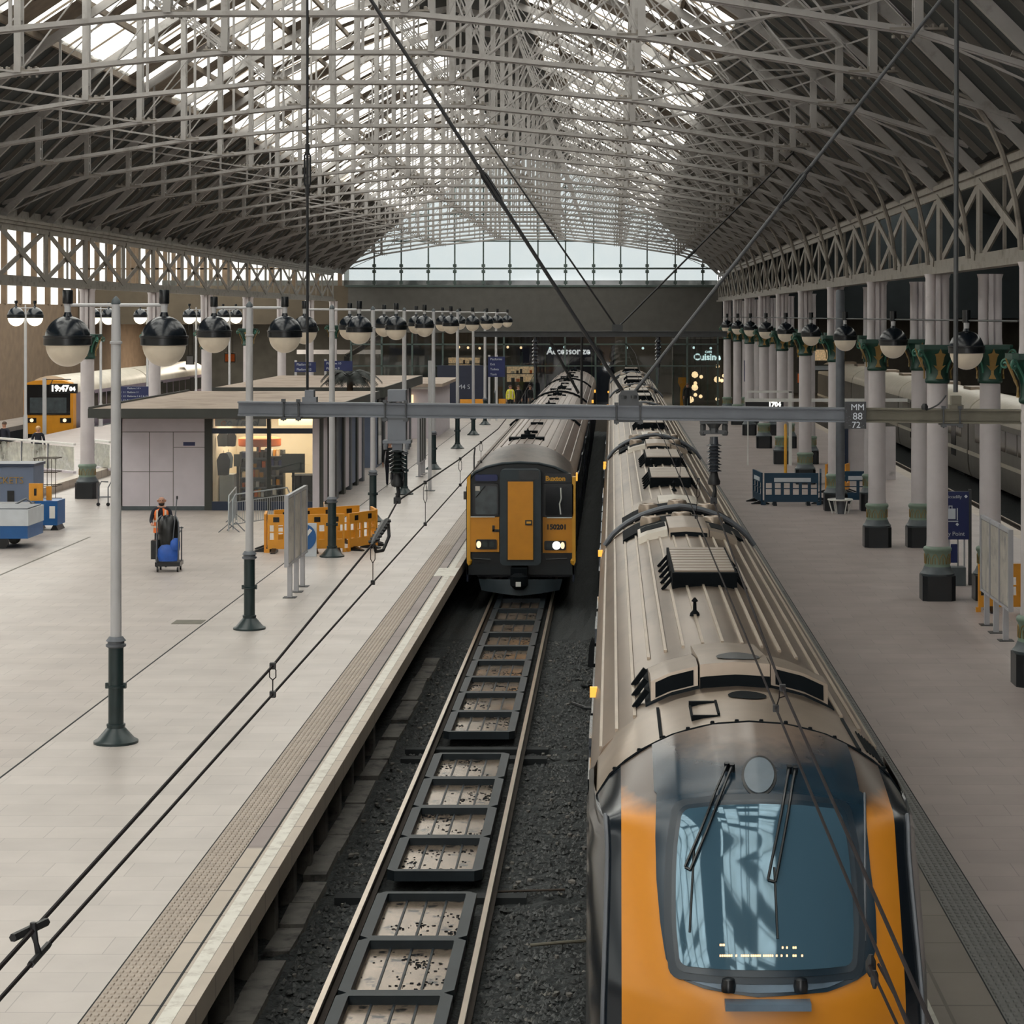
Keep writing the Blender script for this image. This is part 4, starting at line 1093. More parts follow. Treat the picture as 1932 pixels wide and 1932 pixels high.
def fpan(name, px0, px1, py0, py1, m, y0=-.02, y1=.12, parent=trL, rad=0.):
    x0_, x1_, z1_, z0_ = fx(px0), fx(px1), fzz(py0), fzz(py1)
    if rad:
        pts = []
        for cx_, cz_, a in ((x1_-rad, z1_-rad, 0), (x0_+rad, z1_-rad, 1), (x0_+rad, z0_+rad, 2), (x1_-rad, z0_+rad, 3)):
            for k in range(5): th = PI/2*(a + k/4); pts.append((cx_ + rad*math.cos(th), cz_ + rad*math.sin(th)))
        return MB().prism(pts, 'y', LY + y0, LY + y1).build(name, m, parent, smooth=False)
    return MB().bx(x0_, x1_, LY + y0, LY + y1, z0_, z1_).build(name, m, parent, smooth=False)
pl = fpan('front_panel', 887, 942, 975.5, 1041, 'yellow'); prr = fpan('front_panel', 1024, 1080, 976, 1043, 'yellow')
for a, b2 in ((881, 887.5), (1079.5, 1086)):
    x0_, x1_ = fx(a), fx(b2)
    MB().prism([(x0_, fzz(900)), (x1_, fzz(893) if a < 900 else fzz(900)), (x1_, fzz(1060)), ((x0_+x1_)/2, fzz(1067)), (x0_, fzz(1062))], 'y', LY - .03, LY + .3).build('corner_pillar', 'yellow_edge', trL, smooth=False)
    MB().lathe([(.02,-.08),(.055,-.03),(.06,.03),(.02,.08)], ((x0_+x1_)/2 + (.03 if a < 900 else -.03), LY + .02, fzz(1060)), 10).build('pillar_foot', 'yellow_edge', trL)
gf = fpan('gangway_frame', 944.5, 1021.5, 884, 1064, 'gangway', -.34, .12, rad=.12)
fpan('gangway_recess', 957, 1008.5, 904, 1056, 'black', -.36, -.3, parent=gf)
dr = fpan('gangway_door', 959.4, 1006.8, 906.6, 1053, 'yellow', -.38, -.3)
fpan('door_handle', 992, 1005, 978.5, 988, 'black', -.4, -.37, parent=dr); fpan('handle_plate', 994.5, 1003, 981, 985, 'yellow_edge', -.405, -.39, parent=dr)
fpan('light_patch', 980, 1018, 886, 903, 'galv_dark', -.345, -.3, parent=gf)
wl = fpan('cab_window', 893, 940.5, 912, 974, 'black', -.03, .12, rad=.06)
fpan('window_glass', 897, 938, 917, 970, 'cabglass', -.035, .1, parent=wl, rad=.05)
wr = fpan('cab_window', 1026, 1082, 912, 976, 'black', -.03, .12, rad=.06)
fpan('window_glass', 1029, 1079, 917, 973, 'body_window', -.035, .1, parent=wr, rad=.05)
MB().tube([(fx(1058), LY - .06, fzz(920)), (fx(1059), LY - .06, fzz(940)), (fx(1056), LY - .06, fzz(950)), (fx(1058), LY - .06, fzz(970))], .018, 6).build('wiper', 'white', wr)
MB().tube([(fx(915), LY - .06, fzz(917)), (fx(898), LY - .06, fzz(938))], .014, 6).build('wiper', 'black', wl)
fpan('window_sticker', 897, 905.5, 917, 926, 'poster', -.04, .1, parent=wl)
bl = fpan('blind_box', 896, 939, 895.5, 907.5, 'sign_blue', -.03, .12, rad=.05)
br = fpan('blind_box', 1027, 1078, 893, 911, 'black', -.03, .12, rad=.05)
br['label'] = 'lit destination blind'
text('destination_text', 'Buxton', .17, 'yellow_edge', br, (fx(1048) - LX0, -.04, fzz(903) + .9), bold=.006)
text('number_text', '150201', .17, 'black', prr, (fx(1050) - LX0, -.03, fzz(994.5) + .9), bold=.008)
for a, b2, y in ((888, 934, 975), (1032, 1079, 976.5)): MB().tube([(fx(a), LY - .06, fzz(y)), (fx(b2), LY - .06, fzz(y))], .013, 6).build('grab_rail', 'white', trL)
MB().bx(fx(929), fx(933), LY - .05, LY, fzz(1002), fzz(991)).bx(fx(929), fx(942), LY - .05, LY, fzz(1003), fzz(998.5)).build('step_bracket', 'black', pl, smooth=False)
for a, b2, c, e in ((898, 937.5, 1017.5, 1036), (1027, 1068, 1020, 1037.5)):
    cl_ = fpan('lamp_cluster', a, b2, c, e, 'black', -.05, .1, rad=.04)
    if a < 1000: L3 = ((903.5, .085, 'lens_warm', .7), (915, .07, 'lens_off', 1), (928, .07, 'lens_off', 1))
    else: L3 = ((1050, .098, 'lens_on', 1), (1061.5, .085, 'lens_warm', .6), (1036, .07, 'lens_off', 1))
    for px, r_, m_, sx_ in L3:
        n = 18; zc = fzz((c + e) / 2)
        MB().prism([(fx(px) + r_*sx_*math.cos(2*PI*i/n), zc + r_*math.sin(2*PI*i/n)) for i in range(n)], 'y', LY - .07, LY - .04).build('lamp_lens', m_, cl_, smooth=False)
fpan('buffer_beam', 890, 1078, 1044, 1062, 'black', .05, .3)
MB().tube([(fx(893), LY + .02, fzz(1054)), (fx(925), LY + .02, fzz(1056))], .02, 6).build('air_hose', 'galv_dark', trL)
MB().tube([(fx(1030), LY + .02, fzz(1056)), (fx(1070), LY + .02, fzz(1054))], .02, 6).build('air_hose', 'galv_dark', trL)
cpl = MB().bx(fx(965), fx(996), LY - .5, LY + .2, fzz(1090), fzz(1068)).lathe([(.12, -.2), (.22, -.1), (.22, .12), (.1, .2)], (fx(981), LY - .5, fzz(1092)), 14).bx(fx(960), fx(1000), LY - .3, LY, fzz(1108), fzz(1088)).build('coupler', 'roof_dark', trL, smooth=False)
MB().bx(fx(975.5), fx(985), LY - .76, LY - .7, fzz(1100), fzz(1091.5)).build('coupler_plate', 'white', cpl, smooth=False)
# curved obstacle deflector
df = []
for i in range(13):
    u = -1.05 + .175*i
    df.append([(LX0 + u, LY - .35 + .45 * (u/1.05)**2, -.33 - .05 * abs(u)), (LX0 + u*.93, LY - .4 + .45 * (u/1.05)**2, -.74 + .08 * abs(u))])
MB().grid(df).build('deflector', 'gangway', trL)
MB().bx(fx(874), fx(880), LY + .1, LY + .2, fzz(943), fzz(928)).bx(fx(878), fx(882), LY + .12, LY + .16, fzz(934), fzz(931)).build('wing_mirror', 'galv_dark', trL, smooth=False)
MB().bx(LX0 + 1.36, LX0 + 1.4, LY + 1.6, LY + 1.9, 1.95, 2.15).build('body_side_lamp', 'amber', trL, smooth=False)
for y in (104, 118): MB().bx(LX0 + 1.33, LX0 + 1.42, y, y + .1, 2.1, 2.25).build('body_side_lamp', 'amber', trL, smooth=False)
MB().tube([(LX0 - 1.35, LY + 3.2, 2.1), (LX0 - 1.35, LY + 3.2, 2.5), (LX0 - 1.33, LY + 3.25, 2.7)], .02, 6).build('roof_aerial', 'iron', trL)
# ------------------------------------------------------------------ portal beam over the tracks with its insulators
BD = 22.3; K = BD / F
bx0, bx1 = X(450, BD), X(1925, BD)
def btop(x): return Z(757 + 15.5 * (x - bx0) / (bx1 - bx0), BD)
beam = thing('portal_beam', 'long grey steel joist hung across both tracks just ahead of the camera', 'steel joist', (bx0, BD, btop(bx0)))
def joist(b, xa, xb, d, top, h=.145, fl=.13, mi=0):
    for x_, y_ in ((xa, xb),):
        za, zb = top(xa), top(xb)
        b.bar((xa, d, za - .008), (xb, d, zb - .008), fl, .016, mi); b.bar((xa, d, za - h + .008), (xb, d, zb - h + .008), fl, .016, mi)
        b.bar((xa, d, za - h/2), (xb, d, zb - h/2), .02, h - .02, mi)
xm = X(1622, BD)
joist_l = MB(); joist(joist_l, bx0, xm, BD, btop); joist_l.build('girder_length', 'galv', beam, smooth=False)
jr = MB(); joist(jr, xm, bx1, BD, btop); jr.build('weathered_length', 'galv_brown', beam, smooth=False)
for pxs in ((537, 565), (728, 767), (1163, 1208), (1778, 1809)):
    b = MB()
    for px in pxs:
        x = X(px, BD); zt = btop(x)
        b.tube([(x, BD - .08, zt + .03), (x, BD - .08, zt - .19)], .009, 6)
        b.bx(x - .025, x + .025, BD - .11, BD - .05, zt - .18, zt - .155); b.bx(x - .02, x + .02, BD - .1, BD - .06, zt + .0, zt + .03)
    b.bx(X(pxs[0] - 5, BD), X(pxs[1] + 5, BD), BD - .1, BD + .1, btop(X(pxs[0], BD)) - .165, btop(X(pxs[0], BD)) - .148)
    b.build('clamp_bolt', 'galv_dark', beam, smooth=False)
hg = MB(); x = X(1186, BD); hg.prism([(x-.1, btop(x)), (x+.1, btop(x)), (x+.1, btop(x)+.1), (x+.08, btop(x)+.15), (x-.07, btop(x)+.15), (x-.1, btop(x)+.1)], 'y', BD - .07, BD + .07)
for s_ in (-.05, .05): hg.lathe([(.0, -.03), (.028, -.03), (.028, .0), (.0, .0)], (x + s_, BD - .08, btop(x) + .1), 8)
hg.build('hanger_block', 'galv_dark', beam, smooth=False)
x = X(585, BD); MB().bx(x - .045, x + .045, BD - .06, BD + .06, btop(x), btop(x) + .12).bx(x - .07, x + .07, BD - .07, BD + .07, btop(x), btop(x) + .05).build('hanger_block', 'galv', beam, smooth=False)
x = X(1803, BD); MB().bx(x - .05, x + .05, BD - .06, BD + .06, btop(x), btop(x) + .13).bx(x - .07, x + .07, BD - .07, BD + .07, btop(x), btop(x) + .04).build('hanger_block', 'galv_brown', beam, smooth=False)
pt = [(X(1743, BD), BD - .06, btop(X(1743, BD)) + .02), (X(1765, BD), BD - .06, Z(765, BD)), (X(1783, BD), BD - .06, Z(745, BD)), (X(1791, BD), BD - .05, Z(718, BD)), (X(1797, BD), BD - .03, Z(690, BD))]
MB().tube(smooth_loop(pt, 5)[:-14], .008, 6).lathe([(.03, -.03), (.035, 0), (.02, .03)], (X(1743, BD), BD - .06, btop(X(1743, BD)) + .02), 8).build('bonding_cable', 'iron', beam)
def rod(name, pts, r, m, label, tb=None, group=None):
    t = thing(name, label, 'tie rod', pts[0], group=group)
    MB().tube(pts, r, 8).build('rod', m, t)
    if tb:
        a, b2 = Vector(pts[0]), Vector(pts[-1]); d = (b2 - a).normalized(); c = a + (b2 - a) * tb; e = Vector((0, 1, 0)).cross(d).normalized()
        q = MB()
        for s_ in (-1, 1): q.tube([c - d*.2, c - d*.14 + e*s_*.028, c + d*.14 + e*s_*.028, c + d*.2], .011, 6)
        q.tube([c - d*.26, c - d*.17], .022, 8); q.tube([c + d*.17, c + d*.26], .022, 8)
        q.build('turnbuckle', 'iron', t)
xh = X(1186, BD); zh = btop(xh) + .12
def ext(px0, py0, px1, py1, z1, d=BD):
    a = (X(px0, d), d, Z(py0, d)); b2 = (X(px1, d), d, Z(py1, d)); k = (z1 - a[2]) / (b2[2] - a[2])
    return [a, (a[0] + (b2[0]-a[0])*k, d, z1)]
rod('tie_rod', ext(1179, 745, 700, 0, 11.1), .019, 'iron', 'dark tie rod slanting up towards the kiosk side from the joist bracket', .365)
rod('tie_rod', ext(1193, 745, 1775, 0, 10.6), .019, 'galv_dark', 'dark tie rod slanting up towards the column side from the joist bracket', .4)
rod('hanger_rod', ext(580, 740, 580, 0, 11.0), .014, 'iron', 'upright hanger rod with a turnbuckle on the kiosk-side end of the joist', .4)
rod('hanger_rod', ext(1803, 740, 1805, 0, 10.2), .024, 'galv_dark', 'thicker upright hanger tube on the column-side end of the joist')
# identification plate
px0, px1 = X(1592, BD), X(1632, BD)
pz0, pz1 = Z(808, BD), Z(757, BD)
pl_ = MB().bx(px0, px1, BD - .11, BD - .09, pz0, pz1).build('structure_plate', 'black', beam, smooth=False)
xm_, L0 = (px0 + px1) / 2 - bx0, btop(bx0)
text('plate_text', 'MM', .088, 'sign_text', pl_, (xm_ + .02, -.115, Z(768, BD) - L0))
text('plate_text', '88', .1, 'sign_text', pl_, (xm_ + .02, -.115, Z(785, BD) - L0))
text('plate_text', '72', .088, 'sign_text', pl_, (xm_ + .005, -.115, Z(801, BD) - L0))
fl = MB(); rq = random.Random(4)
for i in range(46):
    x = rq.uniform(px0 + .005, px1 - .01); z = rq.uniform(pz0 + .005, pz1 - .01); fl.bx(x, x + .006, BD - .113, BD - .11, z, z + .004)
fl.build('chipped_paint_speck', 'galv', pl_, smooth=False)

def insulator(px, m, label, top, sheds, rr_, block):
    x = X(px, BD); t = thing('overhead_insulator', label, 'insulator', (x, BD, top), group=None)
    b = MB()
    if block:
        b.bx(x - .09, x + .09, BD - .09, BD + .09, Z(735, BD), Z(757, BD)); b.bx(x - .09, x + .09, BD - .09, BD + .09, Z(832, BD), Z(786, BD))
        b.bx(x - .14, x + .14, BD - .1, BD + .1, Z(836, BD), Z(830, BD)); b.bx(x - .05, x + .05, BD - .05, BD + .05, Z(850, BD), Z(834, BD))
        for s_ in (-.11, .11): b.lathe([(.02, -.06), (.025, -.02), (.012, .03)], (x + s_, BD - .08, Z(836, BD)), 8)
    else:
        b.bx(x - .14, x + .14, BD - .06, BD + .06, Z(799, BD), Z(795, BD)); b.lathe([(.05, Z(816, BD)), (.045, Z(808, BD)), (.08, Z(799, BD))], (x, BD, 0), 14)
        b.bx(x - .125, x + .125, BD - .03, BD + .03, Z(819, BD), Z(812, BD))
        for s_ in (-.11, .11):
            b.lathe([(.028, -.05), (.03, 0), (.022, .03)], (x + s_, BD, Z(803, BD)), 8); b.lathe([(.025, -.03), (.035, 0), (.025, .03)], (x + s_, BD, Z(816, BD)), 8)
    b.build('bracket', 'galv_dark' if not block else 'galv', t, smooth=False)
    s0, s1 = sheds; n = 9 if not block else 6
    prof = [(.045, Z(s1, BD))]
    for i in range(n):
        z = Z(s1, BD) + (Z(s0, BD) - Z(s1, BD)) * i / n; h = (Z(s0, BD) - Z(s1, BD)) / n
        r_ = rr_ * (1 if i % 2 == 0 or block else .82)
        prof += [(.04, z + h*.1), (r_, z + h*.2), (r_, z + h*.28), (.045, z + h*.75)]
    prof.append((.04, Z(s0 - 12, BD)))
    MB().lathe(prof, (x, BD, 0), 24).build('porcelain_sheds', m, t)
    e = MB()
    e.lathe([(.03, Z(s1 + 26, BD)), (.06, Z(s1 + 24, BD)), (.065, Z(s1 + 18, BD)), (.05, Z(s1 + 12, BD)), (.035, Z(s1, BD))], (x, BD, 0), 14)
    e.tube([(x, BD, Z(s1 + 22, BD)), (x + .01, BD, Z(s1 + 36, BD)), (x, BD, Z(s1 + 46, BD)), (x + .01, BD, Z(948, BD))], [.018, .02, .026, .018], 8)
    e.bx(x - .035, x + .03, BD - .05, BD + .05, Z(950, BD), Z(938, BD))
    if block:
        for s_ in (-.055, .055): e.tube([(x + s_, BD, Z(s1 - 8, BD)), (x + s_*1.15, BD, Z(s1 + 10, BD)), (x + s_*.4, BD, Z(s1 + 26, BD))], .012, 6)
    e.build('wire_clamp', 'iron', t)
insulator(750, 'insul_brown', 'glassy ribbed insulator under a square block on the joist, over the empty track', Z(735, BD), (846, 893), .088, True)
insulator(1347, 'insul', 'dark spiky insulator hanging from the joist over the train roof', Z(795, BD), (836, 890), .078, False)

# catenary wires -------------------------------------------------------
CZ = 3.8
def wire(name, pts, r, label, group=None):
    tag(MB().tube(pts, r, 6).build(name, 'wire'), label, 'wire', group)
wire('contact_wire', [(-2.15, y, CZ) for y in (6.0, 20, 40, 62, 100, 135)], .0085, 'lower overhead wire above the empty track')
catL = [(-2.18, 6.2, 3.86), (-2.15, 14.1, 3.98), (-2.15, 20.4, 4.16), (-2.15, BD, 4.34), (-2.15, 31.5, 4.17), (-2.15, 42, 4.06), (-2.15, 52, 4.2), (-2.15, 62, 4.6), (-2.15, 80, 4.1), (-2.15, 100, 4.5), (-2.15, 135, 4.4)]
wire('messenger_wire', catL, .0095, 'upper overhead wire above the empty track, clamped to the ribbed insulator')
wire('contact_wire', [(1.0, y, CZ) for y in (7.0, 20, 40, 62, 100, 135)], .008, 'lower overhead wire above the dark train')
catR = [(1.06, 6.2, 3.84), (1.04, 14., 3.93), (1.03, 19, 4.15), (1.02, BD, 4.33), (1.03, 31, 4.15), (1.03, 42, 4.05), (1.03, 52, 4.2), (1.02, 62, 4.6), (1.03, 80, 4.1), (1.03, 100, 4.5), (1.03, 135, 4.4)]
wire('messenger_wire', catR, .009, 'upper overhead wire above the dark train')
def at(cat, y):
    for a, b2 in zip(cat, cat[1:]):
        if a[1] <= y <= b2[1]: t = (y - a[1]) / (b2[1] - a[1]); return tuple(u + (v-u)*t for u, v in zip(a, b2))
def dropper(cat, xc, y, label):
    p = at(cat, y); q_ = (xc, y, CZ); t = thing('dropper', label, 'dropper wire', q_, group='droppers between the overhead wires')
    m_ = tuple((u+v)/2 for u, v in zip(p, q_)); b = MB()
    e = .02
    b.tube([p, (p[0]-e, y, p[2]*.85 + q_[2]*.15), (p[0]-e, y, p[2]*.6 + q_[2]*.4), m_], .004, 5).tube([p, (p[0]+e, y, p[2]*.85 + q_[2]*.15), (p[0]+e, y, p[2]*.6 + q_[2]*.4), m_], .004, 5)
    b.tube([m_, q_], .004, 5); b.build('loop', 'wire', t)
    for c in (p, q_): MB().bx(c[0]-.018, c[0]+.018, y-.02, y+.02, c[2]-.02, c[2]+.02).build('clip', 'iron', t, smooth=False)
for y, lab in ((14.1, 'before the joist, low towards the camera'), (20.0, 'just before the ribbed insulator'), (25.6, 'just beyond the ribbed insulator'), (31.5, 'beyond the ribbed insulator, second one'), (36.5, 'in front of the gangway train roof')):
    dropper(catL, -2.15, y, f'thin looped dropper over the empty track {lab}')
for y, lab in ((13.6, 'over the cab end of the dark train'), (26.5, 'beyond the spiky insulator'), (33, 'second beyond the spiky insulator')): dropper(catR, 1.0, y, f'thin looped dropper {lab}')
# tension clamp bundle on the messenger wire
t = thing('tension_clamp', 'black clamp bundle with a hanging loop on the upper wire by the ribbed insulator', 'clamp', at(catL, 20.6))
p = Vector(at(catL, 19.9)); q_ = Vector(at(catL, 21.3)); d = (q_ - p)
b = MB(); b.tube([p, p + d*.2, p + d*.5, p + d*.8, q_], [.012, .03, .038, .045, .02], 8)
for k in range(7): c = p + d * (.15 + .12*k); b.tube([c - Vector((.05, 0, .01)), c + Vector((.05, 0, .02))], .016, 6)
b.build('clamp_body', 'iron', t)
MB().tube([p + d*.9 + Vector((.02, 0, 0)), p + d*.75 + Vector((.05, 0, -.1)), p + d*.5 + Vector((.03, 0, -.17)), p + d*.25 + Vector((.0, 0, -.12)), p + d*.1], .016, 6).build('cable_loop', 'iron', t)
t = thing('wire_spacer', 'blurred black spacer joining both wires in the lower corner by the camera', 'clamp', (-2.2, 8.35, CZ))
p = Vector(at(catL, 8.35)); c = Vector((-2.15, 8.35, CZ))
MB().tube([p + Vector((0, 0, .03)), p, (p + c)/2, c], [.012, .016, .01, .014], 8).tube([p - Vector((.05, .1, .0)), p + Vector((.02, .12, .0))], .016, 6).tube([c - Vector((.0, .12, 0)), c + Vector((0.0, .14, .0))], .014, 6).build('spacer_body', 'iron', t)
# corner tail wires at the cab
wire('tail_wire', [cabpx(1640, 1805, .12), (2.12, 14.5, .95), (2.2, 13.2, .55)], .008, 'thin dark hose hanging off the amber cab corner, inner one') if 0 else None
t = thing('cab_wire', 'pair of dark overhead wire ends crossing the amber cab corner', 'wire', (1.85, 10, 3.1))
b = MB()
for dx in (0, .035): b.tube([(X(1640 + dx*500, 10.), 10., Z(1820, 10.)), (X(1668 + dx*620, 9.6), 9.6, Z(1880, 9.6)), (X(1705 + dx*700, 9.2), 9.2, Z(1960, 9.2))], .0075, 6)
b.build('wire_pair', 'wire', t)
MB().lathe([(.008, -.05), (.024, -.02), (.024, .02), (.01, .05)], (X(1643, 10.), 10., Z(1822, 10.)), 8).lathe([(.008, -.04), (.018, -.01), (.018, .02), (.01, .04)], (X(1650, 9.9), 9.9, Z(1848, 9.9)), 8).build('clip', 'iron', t)

# far portal beam
FD = 62.0
t = thing('portal_beam', 'farther dim joist across both tracks under the grey fascia', 'steel joist', (X(905, FD), FD, 5.75))
b = MB(); joist(b, X(895, FD), X(1372, FD), FD, lambda x: 5.76, .16, .16); b.build('girder_length', 'galv_dark', t, smooth=False)
x = X(1165, FD); MB().bx(x - .15, x + .15, FD - .1, FD + .1, 5.76, 5.95).build('hanger_block', 'galv_dark', t, smooth=False)
ps = MB(); ps.tube([(X(1098, FD), FD - .1, 5.6), (X(1097, FD), FD - .1, Z(762, FD))], .035, 8); ps.build('drop_tube', 'iron', t)
MB().tube([(X(1036, FD), FD - .1, Z(640, FD)), (X(1092, FD), FD - .1, Z(742, FD))], .04, 8).build('brace_tube', 'iron', t)
for px in (1010, 1242):
    x = X(px, FD); b = MB(); prof = [(.04, 4.75)]
    for i in range(7): prof += [(.06, 4.85 + .1*i), (.1, 4.87 + .1*i), (.05, 4.92 + .1*i)]
    prof += [(.05, 5.6)]; b.lathe(prof, (x, FD, 0), 10); b.tube([(x, FD, 4.75), (x, FD, 4.3)], .02, 6)
    b.build('insulator', 'insul', t)
rod('tie_rod', ext(1160, 613, 1033, 428, 11.2, FD), .025, 'iron', 'tie rod slanting up from the farther joist towards the kiosk side', .5)
rod('tie_rod', ext(1171, 613, 1406, 378, 10.9, FD), .025, 'iron', 'tie rod slanting up from the farther joist towards the column side', .4)

# ------------------------------------------------------------------ globe lamps
def globe(t, x, y, z, r, lit=False, n=28):
    """half black, half milky ball with a rim band; centre at z"""
    pr = [(r*math.cos(a), r*math.sin(a)) for a in [PI/2*k/8 for k in range(9)]]
    d = MB().lathe([(a, b2 + .04*r/.34) for a, b2 in pr], (x, y, z), n).lathe([(.07*r/.34, r + .03), (.05*r/.34, r + .09)], (x, y, z), 12).build('lamp_dome', 'dome', t)
    MB().lathe([(r*1.0, -.07*r/.34), (r*1.05, -.06*r/.34), (r*1.05, .04*r/.34), (r*1.08, .05*r/.34), (r*1.08, .075*r/.34), (r, .08*r/.34)], (x, y, z), n).build('lamp_band', 'black', d)
    MB().lathe([(a*.96, -b2*.98 - .06*r/.34) for a, b2 in pr[::-1]], (x, y, z), n).build('lamp_bowl', 'bowl_lit' if lit else 'bowl', d)
def double_lamp():
    t = thing('globe_lamp', '', 'lamp post', (0, 0, 0))
    MB().lathe([(.32, 0), (.32, .035), (.27, .06), (.15, .2), (.13, .22)], n=32).build('base_cone', 'lamp_green', t, local=True)
    sl = MB().lathe([(.13, .2), (.13, .26), (.11, .27), (.108, 1.42)], n=24)
    for z in (.26, .82): sl.lathe([(.11, z - .02), (.135, z - .015), (.135, z + .015), (.11, z + .02)], n=24)
    sl.bx(-.15, -.09, -.03, .03, .79, .87).bx(.09, .15, -.03, .03, .79, .87)
    sl.build('sleeve', 'lamp_green', t, local=True)
    MB().lathe([(.11, 1.38), (.145, 1.4), (.145, 1.43), (.12, 1.44), (.12, 1.47), (.145, 1.48), (.1, 1.54)], n=24).build('collar', 'galv', t, local=True)
    MB().lathe([(.08, 1.5), (.075, 3.6), (.07, 5.85), (.06, 6.36)], n=20).lathe([(.07, 5.78), (.09, 5.79), (.09, 5.82), (.07, 5.83)], n=20).build('post', 'lamp_white', t, local=True)
    MB().lathe([(.062, 6.36), (.07, 6.37), (.06, 6.42), (.03, 6.46), (.005, 6.48)], n=16).build('finial', 'plinth_top', t, local=True)
    MB().tube([(-.75, 0, 6.35), (.75, 0, 6.35)], .026, 8).build('cross_arm', 'lamp_white', t, local=True)
    for s_ in (-.7, .7):
        MB().lathe([(.045, 6.2), (.05, 6.37)], (s_, 0, 0), 14).build('stem', 'lamp_white', t, local=True)
        MB().lathe([(.07, 6.37), (.075, 6.38), (.075, 6.56), (.07, 6.57)], (s_, 0, 0), 16).build('cap', 'black', t, local=True)
        globe(t, s_, 0, 5.83, .325)
    return t
DL = [32.3, 44.0, 57.2, 67.0, 77.1, 89.7, 103.6, 115.4, 126., 138.]
lp = double_lamp()
for i, y in enumerate(DL):
    lab = f'white twin globe lamp post with green foot on the platform, {ORD[i]} from the camera'
    p = (-7.2 + (.03 if i == 1 else 0), y, 0)
    if i == 0: lp.location = p; WL[lp.name] = p; lp['label'] = lab; lp['group'] = 'twin globe lamps along the platform'
    else: dup(lp, p, lab, group='twin globe lamps along the platform')
def far_lamp(lit):
    t = thing('globe_lamp', '', 'lamp post', (0, 0, 0))
    MB().lathe([(.3, 0), (.3, .05), (.12, .22), (.1, 1.4), (.07, 1.5), (.07, 5.9), (.03, 6.7)], n=14).build('post', 'lamp_white', t, local=True)
    MB().tube([(-.3, -.5, 6.55), (.3, .5, 6.55)], .03, 6).build('cross_arm', 'lamp_white', t, local=True)
    for s_ in (-1, 1):
        globe(t, .3*s_, .55*s_, 6.15, .4, lit, 16)
        MB().lathe([(.05, 6.55), (.04, 6.75), (.08, 6.78), (.08, 6.9)], (.3*s_, .55*s_, 0), 10).build('cap', 'black', t, local=True)
    return t
fl0 = far_lamp(True); first = True
for (px, d, lab) in ((48, 106., 'lit twin globe lamp in front of the amber train by the brown wall'), (190, 120, 'lit twin globe lamp rising behind the white post beside the black-plinth column'), (278, 132, 'dim lit lamp far off between the two big black globes'), (370, 134, 'lit twin globe lamp behind the kiosk roof, farther from the orange shop sign'), (433, 138, 'lit twin globe lamp behind the kiosk roof near the orange shop sign')):
    p = (X(px, d), d, 0)
    if first: fl0.location = p; WL[fl0.name] = p; fl0['label'] = lab; fl0['group'] = 'lit lamps on the far platform'; first = False
    else: dup(fl0, p, lab)
def side_lamp():
    t = thing('globe_lamp', '', 'lamp post', (0, 0, 0))
    MB().tube([(.035, -5.2, 6.1), (.035, 5.88, 6.1)], .018, 6).tube([(-.08, 0, 6.1), (1.45, 0, 6.1)], .018, 6).build('support_pipe', 'galv_dark', t, local=True)
    MB().lathe([(.05, 5.86), (.055, 6.06)], n=12).build('stem', 'lamp_white', t, local=True)
    MB().lathe([(.08, 6.06), (.08, 6.3)], n=14).build('cap', 'black', t, local=True)
    globe(t, 0, 0, 5.54, .33)
    return t
RLY = [42.6 + 11.1 * i for i in range(9)]
sl0 = side_lamp()
for i, y in enumerate(RLY):
    lab = f'globe lamp hung from a thin pipe among the green-capped columns, {ORD[i]} from the camera'
    p = (6.78, y, 0)
    if i == 0: sl0.location = p; WL[sl0.name] = p; sl0['label'] = lab; sl0['group'] = 'globe lamps among the columns'
    else: dup(sl0, p, lab, group='globe lamps among the columns')
# thick grey pole with a guard frame
t = thing('mast', 'thick grey mast with a white ringed guard at its foot by the blue barriers', 'mast', (7.13, 70.0, 0))
MB().lathe([(.14, 0), (.14, 6.9), (.11, 7.0)], (7.13, 69.6, 0), 16).build('pole', 'galv', t)
b = MB().lathe([(.38, .42), (.4, .43), (.4, .46), (.36, .47), (.35, .43)], (7.13, 69.6, 0), 20)
for k in range(6): a = PI/3*k; b.tube([(7.13 + .36*math.cos(a), 69.6 + .36*math.sin(a), .44), (7.13 + .24*math.cos(a), 69.6 + .24*math.sin(a), 0)], .02, 6)
b.build('guard_frame', 'white', t)
# ------------------------------------------------------------------ kiosks
k1 = thing('kiosk', 'pale lilac kiosk with a wide flat dusty roof and a lit glass shopfront', 'kiosk', (-12.5, 70.8, 0))
kx0, kx1, ky, kd = -15.7, -9.35, 70.8, 84.
xp = X(392, ky)
kb = MB().bx(kx0, kx0 + .12, ky, kd, 0, 3.1).bx(kx0, kx1, kd - .12, kd, 0, 3.1).build('wall_panel', 'kiosk', k1, smooth=False)
pn_ = MB().bx(kx0, xp, ky, ky + .12, .12, 3.1).build('front_panel', 'kiosk', k1, smooth=False)
s = MB()
for px in (282, 327): s.bx(X(px, ky) - .012, X(px, ky) + .012, ky - .006, ky + .01, .12, Z(815, ky))
for py in (815, 890): s.bx(kx0, X(327 if py == 890 else 390, ky), ky - .006, ky + .01, Z(py, ky) - .012, Z(py, ky) + .012)
s.bx(X(327, ky), X(386, ky), ky - .006, ky + .01, Z(844, ky) - .01, Z(844, ky) + .01)
s.build('panel_seam', 'pillar_dark', pn_, smooth=False)
MB().bx(kx0, xp, ky - .01, ky + .1, 0, .13).build('skirting_board', 'plinth_top', k1, smooth=False)
MB().bx(X(386, ky), X(400, ky), ky - .02, ky + .15, 0, 3.1).build('corner_post', 'roof_edge', k1, smooth=False)
MB().bx(X(346, ky), X(368, ky), ky - .02, ky, Z(841, ky), Z(834, ky)).build('door_sign', 'sign_blue', k1, smooth=False)
